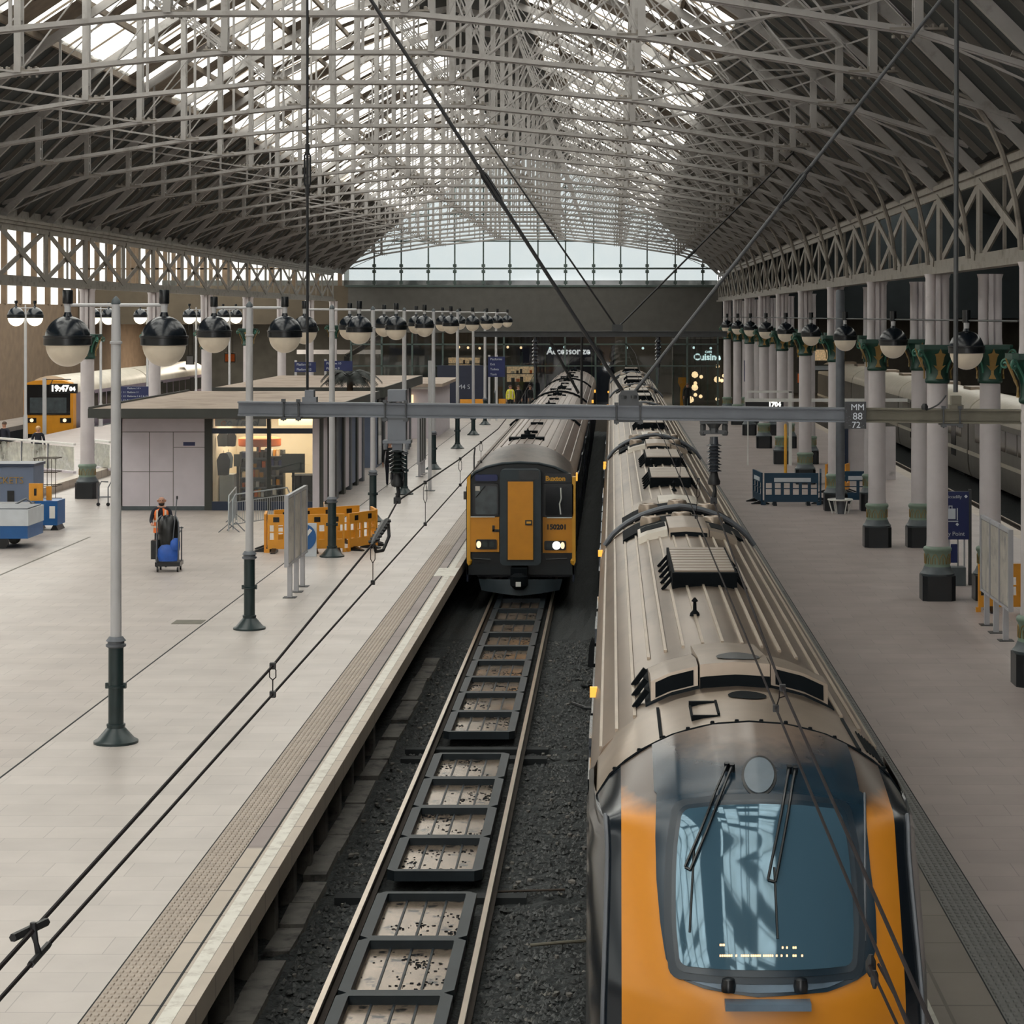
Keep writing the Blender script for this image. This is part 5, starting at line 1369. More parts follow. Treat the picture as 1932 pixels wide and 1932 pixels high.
rfk = MB().bx(-16.2, -8.95, 69.0, 85.2, 3.16, 3.3).build('flat_roof', 'kiosk_roof', k1, smooth=False)
MB().bx(-16.24, -8.9, 68.94, 69.0, 3.02, 3.31).bx(-8.95, -8.9, 69, 85.2, 3.02, 3.31).bx(-16.24, -16.18, 69, 85.2, 3.02, 3.36).build('roof_edge', 'roof_edge', rfk, smooth=False)
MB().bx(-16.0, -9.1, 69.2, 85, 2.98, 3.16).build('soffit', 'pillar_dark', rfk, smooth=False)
xs0, xs1 = X(400, ky), X(606, ky)
gpx = [X(p_, ky) for p_ in (400, 508, 590)]
MB().bx(xs0, xs1, ky + .02, ky + .05, .25, 3.0).build('shop_window', 'clear_glass' if 0 else 'shop_glass', k1, smooth=False)
MB().bx(xs0, X(600, ky), ky - .03, ky + .06, Z(818, ky), Z(808, ky)).build('shopfront_strip', 'navy_strip', k1, smooth=False)
fr_ = MB().bx(xs0, X(596, ky), ky - .03, ky + .06, 0, .28)
fr_.build('shopfront_strip', 'navy_strip', k1, smooth=False)
MB().bx(X(504, ky), X(511, ky), ky - .04, ky + .08, 0, 3.1).build('shopfront_post', 'roof_edge', k1, smooth=False)
MB().bx(X(590, ky), X(603, ky), ky - .04, ky + .2, 0, 3.0).build('shopfront_post', 'kiosk', k1, smooth=False)
MB().bx(X(604, ky), X(609, ky), ky - .04, ky + .2, 0, 3.0).build('shopfront_post', 'roof_edge', k1, smooth=False)
inn = MB().bx(xs0, kx1, 75.5, 75.6, 0, 3.).bx(xs0 - .1, xs0, ky + .1, 75.5, 0, 3.).build('shop_interior', 'shop_wall', k1, smooth=False)
MB().bx(xs0 + .05, X(500, ky), ky + .25, ky + .3, Z(805, ky), Z(790, ky) ).build('fascia_sign', 'shop_wall', k1, smooth=False)
text('fascia_text', 'to Travel', .3, 'black', k1, (X(452, ky) + 12.5, .24, Z(798, ky)), shear=.25, bold=.006)
text('fascia_text', 'o', .3, 'hivis', k1, (X(418, ky) + 12.5, .235, Z(798, ky)), shear=.25, bold=.01)
MB().bx(X(515, ky), X(588, ky), ky + 1.2, ky + 1.3, Z(806, ky), Z(786, ky)).build('light_panel', 'warm_lamp', k1, smooth=False)
for px in (430, 480, 540, 570):
    MB().lathe([(.12, 2.9), (.12, 2.97)], (X(px, 73), 73, 0), 14).build('downlight', 'warm_lamp', k1, smooth=False)
lk = bpy.data.lights.new('shop ceiling light', 'AREA'); lk.shape = 'RECTANGLE'; lk.size = 3; lk.size_y = 3; lk.energy = 330; lk.color = (1, .86, .68)
lk_ = bpy.data.objects.new('shop_ceiling_light', lk); COL.objects.link(lk_); lk_.location = (-11.1, 73.2, 2.94)
# side windows of the kiosk towards the platform
for i in range(6):
    y = 71.6 + 2.0*i
    MB().bx(kx1 - .05, kx1, y, y + 1.5, .15, 2.95).build('side_door_panel', ['kiosk', 'shop_wall', 'navy_strip', 'kiosk', 'kiosk_blue', 'kiosk'][i], k1, smooth=False)
    MB().bx(kx1 - .1, kx1 + .06, y + 1.5, y + 1.95, 0, 3.0).build('side_post', 'galv' if i % 2 else 'roof_edge', k1, smooth=False)
# shop contents (top-level things standing in the shop)
def shelf_unit(x, y, w_, label):
    t = thing('shop_shelf', label, 'shelf', (x, y, 0))
    f = MB().bx(x - w_/2, x - w_/2 + .05, y, y + .4, 0, 1.75).bx(x + w_/2 - .05, x + w_/2, y, y + .4, 0, 1.75).bx(x - w_/2, x + w_/2, y + .38, y + .42, 0, 1.75)
    f.build('shelf_frame', 'roof_edge', t, smooth=False); rs = random.Random(int(x*100))
    for k in range(5):
        z = .25 + .32*k
        sb = MB().bx(x - w_/2, x + w_/2, y, y + .4, z, z + .03).build('shelf_board', 'galv', t, smooth=False)
        xx = x - w_/2 + .08
        while xx < x + w_/2 - .15:
            ww = rs.uniform(.06, .13); h_ = rs.uniform(.12, .26)
            o = MB().bx(xx, xx + ww, y + .05, y + .3, z + .03, z + .03 + h_).build('packet', rs.choice(['hivis', 'sign_blue', 'white', 'yellow', 'cloth_navy', 'hair', 'goods_glow', 'cloth_grey']), sb, smooth=False)
            xx += ww + .03
shelf_unit(X(478, 72.5), 72.5, .9, 'dark shop shelf packed with small goods under the orange display head')
shelf_unit(X(515, 73.4), 73.4, .7, 'narrow shop shelf of packets beside the dark window post')
o = MB().lathe([(.55, 1.95), (.58, 1.98), (.58, 2.2), (.5, 2.24)], (X(490, 72.4), 72.4, 0), 20, sx=1.2).bar((X(490, 72.4), 72.4, 1.75), (X(490, 72.4), 72.4, 1.97), .06).build('display_head', 'hivis'); tag(o, 'round orange display head above the shop shelf', 'shop display')
def screen(px0, px1, py0, py1, d, label):
    t = thing('dark_screen', label, 'screen', (X((px0+px1)/2, d), d, Z(py1, d)))
    MB().bx(X(px0, d), X(px1, d), d, d + .06, Z(py1, d), Z(py0, d)).build('panel', 'lens_off', t, smooth=False)
    MB().bx(X((px0+px1)/2, d) - .04, X((px0+px1)/2, d) + .04, d + .02, d + .1, 0, Z(py1, d)).build('stand', 'black', t, smooth=False)
screen(531, 575, 856, 892, 72.2, 'wide dark screen near the bright end of the shop window')
screen(441, 456, 857, 880, 72.6, 'small dark screen beside the hanging clothes in the shop')
screen(480, 492, 824, 842, 74.5, 'small grey screen high on the shop back wall')
o = MB().bx(X(414, 72), X(441, 72), 72, 72.6, .12, 1.05).bx(X(415, 72), X(440, 72), 71.98, 72.0, .2, 1.0).build('white_cabinet', 'reflect', smooth=False); tag(o, 'white chest cabinet at the foot of the shop window', 'cabinet')
o = MB().bx(X(555, 72.5), X(596, 72.5), 72.3, 73.2, 0, .95).bx(X(552, 72.5), X(598, 72.5), 72.25, 73.25, .95, 1.0).build('shop_counter', 'cloth_black', smooth=False); tag(o, 'dark counter under the wide screen in the shop', 'counter')
def garment(px, d, z, m, w_, h_, label):
    b = MB(); x = X(px, d)
    b.grid([[(x - w_*.3, d - .02, z), (x - .04, d, z + .02), (x + .04, d, z + .02), (x + w_*.3, d - .02, z)], [(x - w_*.55, d - .05, z - h_*.3), (x - .05, d - .09, z - h_*.28), (x + .06, d - .08, z - h_*.28), (x + w_*.55, d - .05, z - h_*.3)], [(x - w_*.45, d - .04, z - h_), (x - .05, d - .1, z - h_*.98), (x + .06, d - .09, z - h_), (x + w_*.45, d - .04, z - h_*.96)]])
    b.tube([(x, d, z + .1), (x, d + .02, z + .02), (x - w_*.28, d, z - .02)], .01, 5)
    tag(b.build('hanging_garment', m), label, 'clothing', 'clothes hung in the shop window')
garment(421, 71.6, Z(816, 71.6), 'cloth_grey', .35, .45, 'grey top hung high by the shop window edge')
garment(429, 71.7, Z(814, 71.7), 'white', .3, .4, 'white top hung high in the shop window')
garment(437, 71.6, Z(816, 71.6), 'hair', .3, .45, 'brown top hung high in the shop window')
garment(422, 71.6, Z(856, 71.6), 'cloth_navy', .4, .7, 'navy coat hung low by the shop window edge')
garment(431, 71.7, Z(854, 71.7), 'reflect', .3, .5, 'pale blue top hung low in the shop window')
# second and third kiosks
k2 = thing('kiosk', 'second flat-roofed kiosk beyond the palm, seen over the first roof', 'kiosk', (-12.5, 90, 0))
MB().bx(-15.6, -9.6, 90.5, 106, 0, 3.1).build('wall_panel', 'kiosk_blue', k2, smooth=False)
r2 = MB().bx(-16.0, -9.2, 89.4, 107.5, 3.16, 3.3).build('flat_roof', 'kiosk_roof', k2, smooth=False)
MB().bx(-16.05, -9.15, 89.34, 89.4, 2.9, 3.31).bx(-9.2, -9.15, 89.4, 107.5, 2.9, 3.31).build('roof_edge', 'roof_edge', r2, smooth=False)
for i in range(6):
    MB().bx(-9.62, -9.56, 91 + 2.4*i, 92.8 + 2.4*i, .1, 2.8).build('side_window', ['body_window', 'kiosk'][i % 2], k2, smooth=False)
    MB().bx(-9.66, -9.5, 92.8 + 2.4*i, 93.3 + 2.4*i, 0, 3.1).build('side_post', 'galv', k2, smooth=False)
k3 = thing('kiosk', 'white framed kiosk with lit machines past the palm', 'kiosk', (-10.5, 112, 0))
MB().bx(-13, -8.9, 112, 122, 0, 2.6).build('wall_panel', 'kiosk', k3, smooth=False)
MB().bx(-13.4, -8.5, 111.4, 123, 2.62, 2.78).build('flat_roof', 'kiosk_roof', k3, smooth=False)
MB().bx(-9.1, -8.9, 111.6, 111.8, 0, 2.65).bx(-11.9, -11.7, 111.6, 111.8, 0, 2.65).bx(-11.9, -8.9, 111.6, 111.8, 2.5, 2.65).build('portal_frame', 'white', k3, smooth=False)
for px in (735, 770): MB().bx(X(px, 111.8) - .25, X(px, 111.8) + .25, 111.85, 111.98, 1.6, 2.2).build('lit_screen', 'warm_lamp', k3, smooth=False)
# palm
t = thing('potted_palm', 'big dark palm between the two kiosk roofs', 'plant', (-10.3, 87.4, 0))
MB().lathe([(.4, 0), (.5, .6), (.46, .62), (.42, .55)], (-10.3, 87.4, 0), 18).build('pot', 'roof_edge', t)
MB().tube([(-10.3, 87.4, .5), (-10.28, 87.4, 2.0), (-10.3, 87.4, 3.75)], [.16, .13, .12], 10).build('trunk', 'trunk', t)
rp = random.Random(8); b = MB()
for k in range(38):
    a = rp.uniform(0, 2*PI); ln3 = rp.uniform(.8, 1.3); up = rp.uniform(.2, .95)
    pts = []
    for j in range(9):
        s_ = j / 8; pts.append(Vector((-10.3 + math.cos(a)*ln3*s_, 87.4 + math.sin(a)*ln3*s_, 3.75 + up*s_*1.5 - (up + .4)*s_*s_*1.15)))
    for j in range(8):
        p, q_ = pts[j], pts[j+1]; d = (q_ - p).normalized(); sd = d.cross(Vector((0,0,1))).normalized()
        for s2 in (-1, 1):
            for f in (0, .33, .66):
                o_ = p + (q_-p)*f; L4 = .34 * math.sin(PI * min(1, (j + f + 1) / 9.5)) + .05
                e_ = o_ + sd*s2*L4 + d*L4*.5 - Vector((0,0,.1)); b.add([o_, o_ + d*.05, e_], [(0,1,2)])
    b.tube(pts, [.02 - .0018*j for j in range(9)], 4)
b.build('fronds', 'frond', t, smooth=False)

# ------------------------------------------------------------------ people
def person(name, label, loc, rz, h=1.74, top='cloth_navy', legs='cloth_black', hair='hair', vest=None, stride=0., arms='down', bald=False, beard=False, group=None):
    k = h / 1.75
    V = []; E = []; R = []
    def v(x, y, z, r, par=None):
        V.append((x*k, y*k, z*k)); R.append(r*k); i = len(V) - 1
        if par is not None: E.append((par, i))
        return i
    pel = v(0, 0, .95, .15); sp = v(0, 0, 1.12, .145, pel); chs = v(0, .01, 1.32, .165, sp); nk0 = v(0, .01, 1.44, .1, chs); nk = v(0, 0, 1.5, .058, nk0)
    hd = v(0, -.015, 1.6, .085, nk); hd2 = v(0, -.01, 1.68, .088, hd); v(0, 0, 1.73, .05, hd2)
    hand_tips = []
    for s_ in (-1, 1):
        st = stride * s_
        hp = v(.09*s_, 0, .9, .1, pel); kn_ = v(.1*s_, -.02 - st*.5, .5, .07, hp); an = v(.1*s_, .02 - st*.9 if st >= 0 else .04 - st*.9, .09, .048, kn_); v(.11*s_, an and V[an][1]/k - .14, .035, .038, an)
        sh_ = v(.19*s_, .01, 1.4, .068, nk0)
        if arms == 'push': el = v(.25*s_, -.12, 1.16, .047, sh_); wr = v(.2*s_, -.36, 1.1, .034, el); dirn = (-.02*s_, -.09, -.0)
        else: el = v(.25*s_, .02 + st*.2, 1.12, .047, sh_); wr = v(.26*s_, -.06 + st*.4, .88, .034, el); dirn = (0, -.02, -.09)
        px_, py_, pz_ = (V[wr][0]/k + dirn[0]*.5, V[wr][1]/k + dirn[1]*.5, V[wr][2]/k + dirn[2]*.5)
        pm = v(px_, py_, pz_, .034, wr)
        for f, (o1, o2, L5) in enumerate(((-.028, .0, .085), (-.01, 0, .095), (.01, 0, .09), (.027, 0, .07), (.04*-s_, -.02, .05))):
            a = v(px_ + (o1 if arms == 'push' else o2), py_ + dirn[1]*.6 + (o2 if arms == 'push' else o1), pz_ + dirn[2]*.6, .0105, pm)
            a = v(V[a][0]/k + dirn[0]*L5*4, V[a][1]/k + dirn[1]*L5*4, V[a][2]/k + dirn[2]*L5*4 - .012, .009, a); v(V[a][0]/k + dirn[0]*L5*3, V[a][1]/k + dirn[1]*L5*3 + .008, V[a][2]/k + dirn[2]*L5*3 - .02, .008, a)
    me = bpy.data.meshes.new('tmp'); me.from_pydata(V, E, []); tmp = bpy.data.objects.new('tmp', me); COL.objects.link(tmp)
    sm = tmp.modifiers.new('skin', 'SKIN'); sm.use_smooth_shade = True
    for i, sv in enumerate(me.skin_vertices[0].data): sv.radius = (R[i], R[i] * (.72 if i in (pel, sp, chs) else 1)); sv.use_root = (i == pel)
    ss = tmp.modifiers.new('sub', 'SUBSURF'); ss.levels = 1; ss.render_levels = 1
    bpy.context.view_layer.update()
    m2 = bpy.data.meshes.new_from_object(tmp.evaluated_get(bpy.context.evaluated_depsgraph_get())); bpy.data.objects.remove(tmp)
    m2.materials.clear()
    for q_ in ('skin', top, legs, 'black'): m2.materials.append(M[q_])
    mi = []
    for p in m2.polygons:
        c = p.center / k; ax = abs(c.x)
        hand = (arms == 'push' and c.y < -.34 and c.z > .9) or (arms != 'push' and ax > .18 and c.z < .9)
        mi.append(3 if c.z < .075 else 0 if (c.z > 1.485 or hand) else 2 if (c.z < .93 and ax < .22) else 1)
    m2.polygons.foreach_set('material_index', mi); m2.shade_smooth()
    t = thing(name, label, 'person', loc, rz, group)
    bo = bpy.data.objects.new('body', m2); COL.objects.link(bo); bo.parent = t; WL[bo.name] = WL[t.name]
    hz = 1.655*k
    if not bald:
        MB().lathe([(.094, -.02), (.1, .03), (.085, .07), (.05, .1), (.01, .108)], (0, .014*k, hz), 14, sy=1.08).build('hair', hair, t, local=True)
    fc_ = MB().tube([(0, -.085*k, hz - .01), (0, -.115*k, hz - .04), (0, -.09*k, hz - .05)], [.008, .016, .008], 6)
    for s_ in (-1, 1): fc_.lathe([(.01, -.03), (.02, -.01), (.022, .015), (.01, .03)], (s_*.09*k, 0, hz - .02), 8, sy=1.4)
    fc_.build('face', 'skin', bo, local=True)
    ey = MB()
    for s_ in (-1, 1): ey.lathe([(.003, -.012), (.013, 0), (.003, .012)], (s_*.032*k, -.085*k, hz - .005), 8)
    ey.bar((-.025, -.093*k, hz - .09), (.025, -.093*k, hz - .09), .01, .008); ey.build('eye', 'black', bo, local=True)
    if beard: MB().lathe([(.02, -.15), (.055, -.13), (.074, -.1), (.07, -.075)], (0, -.032*k, hz), 14, sy=1.0).build('beard', 'cloth_black', t, local=True)
    if vest:
        ring = []
        for z, rx_, ry_ in ((.86, .205, .15), (.95, .2, .145), (1.12, .185, .14), (1.3, .205, .155), (1.4, .18, .13), (1.455, .11, .085)):
            ring.append([(rx_*k*math.cos(a), ry_*k*math.sin(a) + .005, z*k) for a in [2*PI*j/20 + PI*1.5 + .22 for j in range(19)]])
        vs_ = MB().grid(ring).build('vest', vest, t, local=True)
        b = MB()
        for z0, z1, rx_, ry_ in ((.98, 1.03, .206, .152), (1.12, 1.17, .2, .15)):
            b.grid([[(rx_*k*math.cos(a), ry_*k*math.sin(a) + .005, z*k) for a in [2*PI*j/20 + PI*1.5 + .25 for j in range(19)]] for z in (z0, z1)])
        for s_ in (-1, 1): b.grid([[(s_*.1*k - .02, -.166*k + .03*(z > 1.3), z*k), (s_*.1*k + .025, -.166*k + .03*(z > 1.3), z*k)] for z in (1.0, 1.2, 1.3, 1.42)])
        b.build('reflective_band', 'hivis_strip', vs_, local=True)
    return t
gx, gy = G(305, 1071)
person('person', 'bald bearded worker in an orange hi-vis vest pushing a cleaning cart', (gx, gy, 0), .12, 1.76, 'cloth_navy', 'cloth_black', vest='hivis', arms='push', bald=True, beard=True)
# cleaning cart
cx_, cy_ = G(317, 1079)
t = thing('cleaning_cart', 'tall cleaning cart with a black bin bag and blue sacks pushed by the worker', 'cart', (cx_, cy_, 0), .05)
MB().bx(-.3, .3, -.1, .5, .14, .24).build('base_tray', 'black', t, local=True, smooth=False)
b = MB()
for sx_ in (-.26, .26):
    b.tube([(sx_, -.06, .2), (sx_, -.06, 1.2), (sx_*.8, -.02, 1.32), (sx_*.6, .02, 1.36)], .016, 6); b.tube([(sx_, .45, .2), (sx_, .45, 1.05)], .016, 6); b.tube([(sx_, -.06, .9), (sx_, .5, 1.0)], .014, 6)
b.tube([(-.3, .5, 1.02), (.3, .5, 1.02)], .016, 6); b.build('frame', 'galv', t, local=True)
bg = []
for z, rx_, ry_ in ((.5, .2, .14), (.7, .25, .2), (1.0, .25, .2), (1.2, .23, .18), (1.32, .16, .12), (1.36, .05, .04)):
    bg.append([(rx_*math.cos(2*PI*j/18)*(1 + .04*math.sin(5*j)), .14 + ry_*math.sin(2*PI*j/18), z + .012*math.sin(3*j)) for j in range(19)])
MB().grid(bg).build('bin_bag', 'bag_black', t, local=True)
for (x, z, w_, h_) in ((.0, .26, .25, .42), (.16, .52, .13, .3)):
    bg = []
    for f, s_ in ((0, .9), (.3, 1), (.7, .96), (1, .5)): bg.append([(x + w_*s_*math.cos(2*PI*j/14)*(1 + .05*math.sin(4*j)), .02 + .12*s_*math.sin(2*PI*j/14), z + h_*f) for j in range(15)])
    MB().grid(bg).build('blue_sack', 'bag_blue', t, local=True)
for sx_ in (-.24, .24):
    for sy_ in (-.04, .44): MB().tube([(sx_ - .02, sy_, .06), (sx_ + .02, sy_, .06)], .06, 12).build('caster', 'black', t, local=True)
mp_ = MB().tube([(.1, -.05, .5), (.22, -.04, 1.78)], .013, 6).build('mop_handle', 'galv', t, local=True)
MB().lathe([(.02, 0), (.024, .06), (.01, .08)], (.222, -.04, 1.76), 8).build('grip', 'black', mp_, local=True)
MB().bx(-.42, -.3, .05, .3, .3, .75).build('side_bucket', 'black', t, local=True, smooth=False)
gx, gy = G(735, 917); person('person', 'walker in dark clothes half hidden behind the ribbed insulator', (gx, gy, 0), PI, 1.66, 'cloth_black', 'cloth_navy', stride=.12)
person('person', 'fair-haired passenger behind the glass balustrade', (X(72, 90), 90, 0), .3, 1.72, 'cloth_navy', 'cloth_black', 'hair_fair')
person('person', 'dark-coated passenger at the very end of the glass balustrade', (X(8, 93), 93, 0), -.4, 1.76, 'cloth_navy', 'cloth_black')
person('person', 'worker in a yellow hi-vis vest standing by the far shops', (X(963, 141), 141, 0), .2, 1.78, 'hivis_yellow', 'cloth_black', vest='hivis_yellow')
person('person', 'passenger in black beside the yellow-vested worker', (X(978, 142), 142, 0), -.3, 1.74, 'cloth_black', 'cloth_black')
person('person', 'passenger in pale trousers walking by the far shops', (X(1000, 143), 143, 0), .8, 1.7, 'cloth_black', 'cloth_grey', stride=.12)
person('person', 'passenger in a black coat and pale shirt by the warm shop lights', (X(1297, 146), 146, 0), .2, 1.75, 'cloth_black', 'cloth_black')

# ------------------------------------------------------------------ barriers, boards, signs
def chapter8(m, holes, label, loc, rz, w_=1.9, h_=.98, group=None, foot='black'):
    t = thing('plastic_barrier', label, 'barrier', loc, rz, group)
    b = MB(); y0, y1 = -.03, .03
    zs = [0.1, .36, .8, h_]
    b.bx(-w_/2, w_/2, y0, y1, .1, .34); b.bx(-w_/2, w_/2, y0, y1, .72, h_); 
    n = holes; st = w_ / n
    for i in range(n + 1):
        x = -w_/2 + st*i; b.bx(max(-w_/2, x - .05), min(w_/2, x + .05), y0, y1, .34, .72)
    b.bx(-w_/2, w_/2, y0*.6, y1*.6, .52, .555)
    for s_ in (-1, 1): b.bx(s_*w_/2 - .05, s_*w_/2 + .05, y0, y1, 0, .1)
    b.build('panel', m, t, local=True, smooth=False)
    for s_ in (-.62, .62):
        b = MB(); b.prism([(-.3, 0), (.3, 0), (.3, .03), (.04, .12), (-.04, .12), (-.3, .03)], 'x', w_/2*s_ - .06, w_/2*s_ + .06)
        b.build('foot', foot, t, local=True, smooth=False)
    return t
a = G(500, 1043); b2 = G(576, 1043); c = G(655, 1041); d = G(711, 1032); e = G(700, 1024); f_ = G(503, 1034)
def between(p, q_, **kw):
    w_ = math.dist(p, q_) - .14; return dict(loc=((p[0]+q_[0])/2, (p[1]+q_[1])/2, 0), rz=math.atan2(q_[1]-p[1], q_[0]-p[0]), w_=w_)
og = 'orange barriers round the works'
def obar(p, q_, label, holes):
    kw = between(p, q_); t = chapter8('barrier', holes, label, kw['loc'], kw['rz'], kw['w_'], 1.0, og)
    n = max(2, int(kw['w_'] / .6))
    for i in range(n):
        x = -kw['w_']/2 + kw['w_']*(i + .5)/n
        MB().bx(x - .08, x + .08, -.036, .036, .8, .93).build('black_patch', 'black', t, local=True, smooth=False)
    return t
obar(a, b2, 'orange barrier panel behind the white notice board, kiosk end', 4)
obar(b2, c, 'orange barrier panel carrying the blue arrow sign', 4)
obar(c, d, 'orange barrier panel at the platform end, beside the dark lamp sleeve', 4)
obar(a, f_, 'orange barrier panel turned away along the kiosk side', 4)
obar(d, e, 'orange barrier panel turned away behind the clamp loop', 3)
obar((f_[0] + .12, f_[1] + .12), (e[0] - .3, e[1] + .3), 'orange barrier panel at the back of the enclosure', 8)
x, y = G(579, 1049); t = thing('arrow_sign', 'round blue arrow sign standing against the orange barriers', 'sign', (x, y - .16, 0))
MB().bx(x - .33, x + .27, y - .16, y - .13, .0, .86).build('backing_board', 'reflect', t, smooth=False)
n = 28; MB().prism([(x - .03 + .29*math.cos(2*PI*i/n), .5 + .33*math.sin(2*PI*i/n)) for i in range(n)], 'y', y - .185, y - .16).build('disc', 'arrow_blue', t, smooth=False)
ar = MB().bar((x + .13, y - .195, .7), (x - .14, y - .195, .36),   .085, .012, up=(0, 1, 0)); ar.add([(x - .2, y - .2, .27), (x - .03, y - .2, .33), (x - .18, y - .2, .46)], [(0,1,2)]); ar.build('arrow', 'white', t, smooth=False)
# steel crowd barrier
def crowd(p, q_, label):
    kw = between(p, q_); w_ = kw['w_']; t = thing('crowd_barrier', label, 'barrier', kw['loc'], kw['rz'], 'steel crowd barriers')
    h_ = 1.05; b = MB()
    r_ = .1
    b.tube([(-w_/2, 0, .05), (-w_/2, 0, h_ - .15), (-w_/2 + .12, 0, h_), (w_/2 - .12, 0, h_), (w_/2, 0, h_ - .15), (w_/2, 0, .05)], .02, 8); b.tube([(-w_/2, 0, .2), (w_/2, 0, .2)], .016, 6); b.tube([(-w_/2, 0, h_ - .22), (w_/2, 0, h_ - .22)], .014, 6)
    b.build('rail_frame', 'crowd_steel', t, local=True); b = MB(); n = int(w_ / .12)
    for i in range(1, n): b.tube([(-w_/2 + w_*i/n, 0, .2), (-w_/2 + w_*i/n, 0, h_ - .22)], .007, 5)
    b.build('grille', 'crowd_steel', t, local=True)
    for s_ in (-1, 1): MB().tube([(s_*w_/2*.9, -.3, 0), (s_*w_/2*.9, 0, .25), (s_*w_/2*.9, .3, 0)], .016, 6).build('foot', 'galv', t, local=True)
p = G(437, 1003); q_ = G(548, 985); crowd(p, q_, 'steel crowd barrier in front of the shop window'); crowd(G(431, 1006), G(446, 984), 'short steel crowd barrier turned towards the shop')
# triple notice boards
def triple(x, y0, y1, zt, zb, label, dark=False, posts='board'):
    t = thing('notice_board', label, 'notice board', (x, (y0+y1)/2, 0))
    n = 3; L6 = (y1 - y0)
    fr2 = MB().bx(x - .035, x + .035, y0, y1, zt - .07, zt).bx(x - .035, x + .035, y0, y1, zb, zb + .05)
    for i in range(n + 1): y = y0 + L6*i/n; fr2.bx(x - .045, x + .045, y - .035, y + .035, zb, zt)
    fr2.build('frame', 'board', t, smooth=False)
    for i in range(n):
        MB().bx(x - .025, x + .025, y0 + L6*i/n + .06, y0 + L6*(i+1)/n - .06, zb + .07, zt - .09).build('poster', 'poster' if not dark else 'roof_edge', t, smooth=False)
    for i in range(n):
        y = y0 + L6*(i + .15 + .35*i/ (n))/n if False else y0 + L6*(i + .5)/n
        lg = MB().bx(x - .05, x + .05, y - .05, y + .05, 0, zb + .02).build('leg', 'board', t, smooth=False)
        MB().bx(x - .14, x + .14, y - .14, y + .14, 0, .015).build('foot_plate', 'galv_dark', lg, smooth=False)
triple(-7.08, 48.4, 51.4, 2.28, .72, 'pale triple notice board seen edge-on beside the orange barriers')
triple(7.5, 41.9, 45.1, 2.16, .62, 'pale triple notice board among the green-capped columns')
triple(-7.4, 85.0, 88.0, 2.3, .5, 'dark-faced notice board far along the platform beside the lamp posts', True)
# blue wayfinding signs
t = thing('wayfinding_sign', 'navy sign with a white suitcase standing behind a green-capped column', 'sign', (8.05, 51.2, 0))
sx0, sx1, sy = 7.42, X(1829, 51.2), 51.2
MB().bx(sx0, sx1, sy - .06, sy + .06, 1.05, 2.15).build('panel', 'sign_blue', t, smooth=False)
MB().bx(sx1 - .02, sx1 + .04, sy - .07, sy + .07, .0, 2.2).bx(sx0 - .04, sx0 + .02, sy - .07, sy + .07, 0, 2.2).build('frame', 'galv_dark', t, smooth=False)
for x in (7.75, 7.95, 8.1): MB().tube([(x, sy, 0), (x, sy, 1.05)], .022, 8).build('leg', 'board', t, smooth=False)
b = MB(); xm2 = X(1797, sy)
b.bx(xm2 - .17, xm2 + .06, sy - .075, sy - .06, 1.52, 1.76).bx(xm2 - .1, xm2 - .08, sy - .075, sy - .06, 1.76, 1.82).bx(xm2 - .03, xm2 - .01, sy - .075, sy - .06, 1.76, 1.82).bx(xm2 - .1, xm2 - .01, sy - .075, sy - .06, 1.81, 1.83).bx(xm2 + .09, xm2 + .11, sy - .075, sy - .06, 1.5, 1.77).bx(xm2 - .3, xm2 + .12, sy - .075, sy - .06, 1.46, 1.48)
b.build('suitcase_symbol', 'sign_text', t, smooth=False)
text('sign_text', 'Piccadilly', .1, 'sign_text', t, (xm2 - 8.05 + .02, -.07, 2.03)); text('sign_text', 'Assembly Point', .135, 'sign_text', t, (xm2 - 8.05 - .15, -.07, 1.18))
b = MB().prism([(xm2 + .3, 2.0), (xm2 + .34, 2.04), (xm2 + .3, 2.08), (xm2 + .26, 2.04)], 'y', sy - .075, sy - .06).prism([(xm2 + .1, 1.36), (xm2 + .14, 1.4), (xm2 + .1, 1.44), (xm2 + .06, 1.4)], 'y', sy - .075, sy - .06); b.build('sign_symbol', 'sign_text', t, smooth=False)
MB().bx(xm2 - .1, xm2 + .28, sy - .2, sy + .2, 0, .42).build('leaflet_box', 'plinth_top', t, smooth=False); MB().bx(xm2 - .05, xm2 + .1, sy - .1, sy - .06, .52, .95).build('lower_panel', 'sign_blue', t, smooth=False)
# orange barrier by the notice board
p = G(1838, 1152); chapter8('barrier', 3, 'orange barrier panel tucked between a column and the notice board', (8.3, 46.6, 0), .1, 1.3, 1.0)
# blue barriers
bb = 'blue barriers near the columns'
def bbar(p, q_, label, holes):
    kw = between(p, q_); t = chapter8('barrier_blue', holes, label, kw['loc'], kw['rz'], kw['w_'], 1.05, bb, 'plinth')
    w_ = kw['w_']; MB().bx(-w_*.32, w_*.36, -.036, .036, .76, .89).build('reflective_strip', 'reflect', t, local=True, smooth=False); return t
P1, P2, P3, P4 = G(1421, 944), G(1438, 953), G(1548, 953), G(1565, 947)
bbar(P1, P2, 'short-looking blue barrier turned end-on at the open floor side', 3); bbar(P2, P3, 'blue barrier facing the camera with a white strip', 6); bbar(P3, (7.0, 74.8), 'blue barrier angled back towards the grey mast', 3); bbar((7.55, 73.6), (8.7, 73.6), 'blue barrier between the two columns', 2)
for p, m_, lab in ((G(1482, 893), 'yellow_edge', 'slim yellow post behind the blue barriers'),):
    o = MB().lathe([(.06, 0), (.055, 1.9), (.02, 1.95)], (p[0], p[1], 0), 12).build('slim_post', m_); tag(o, lab, 'post')
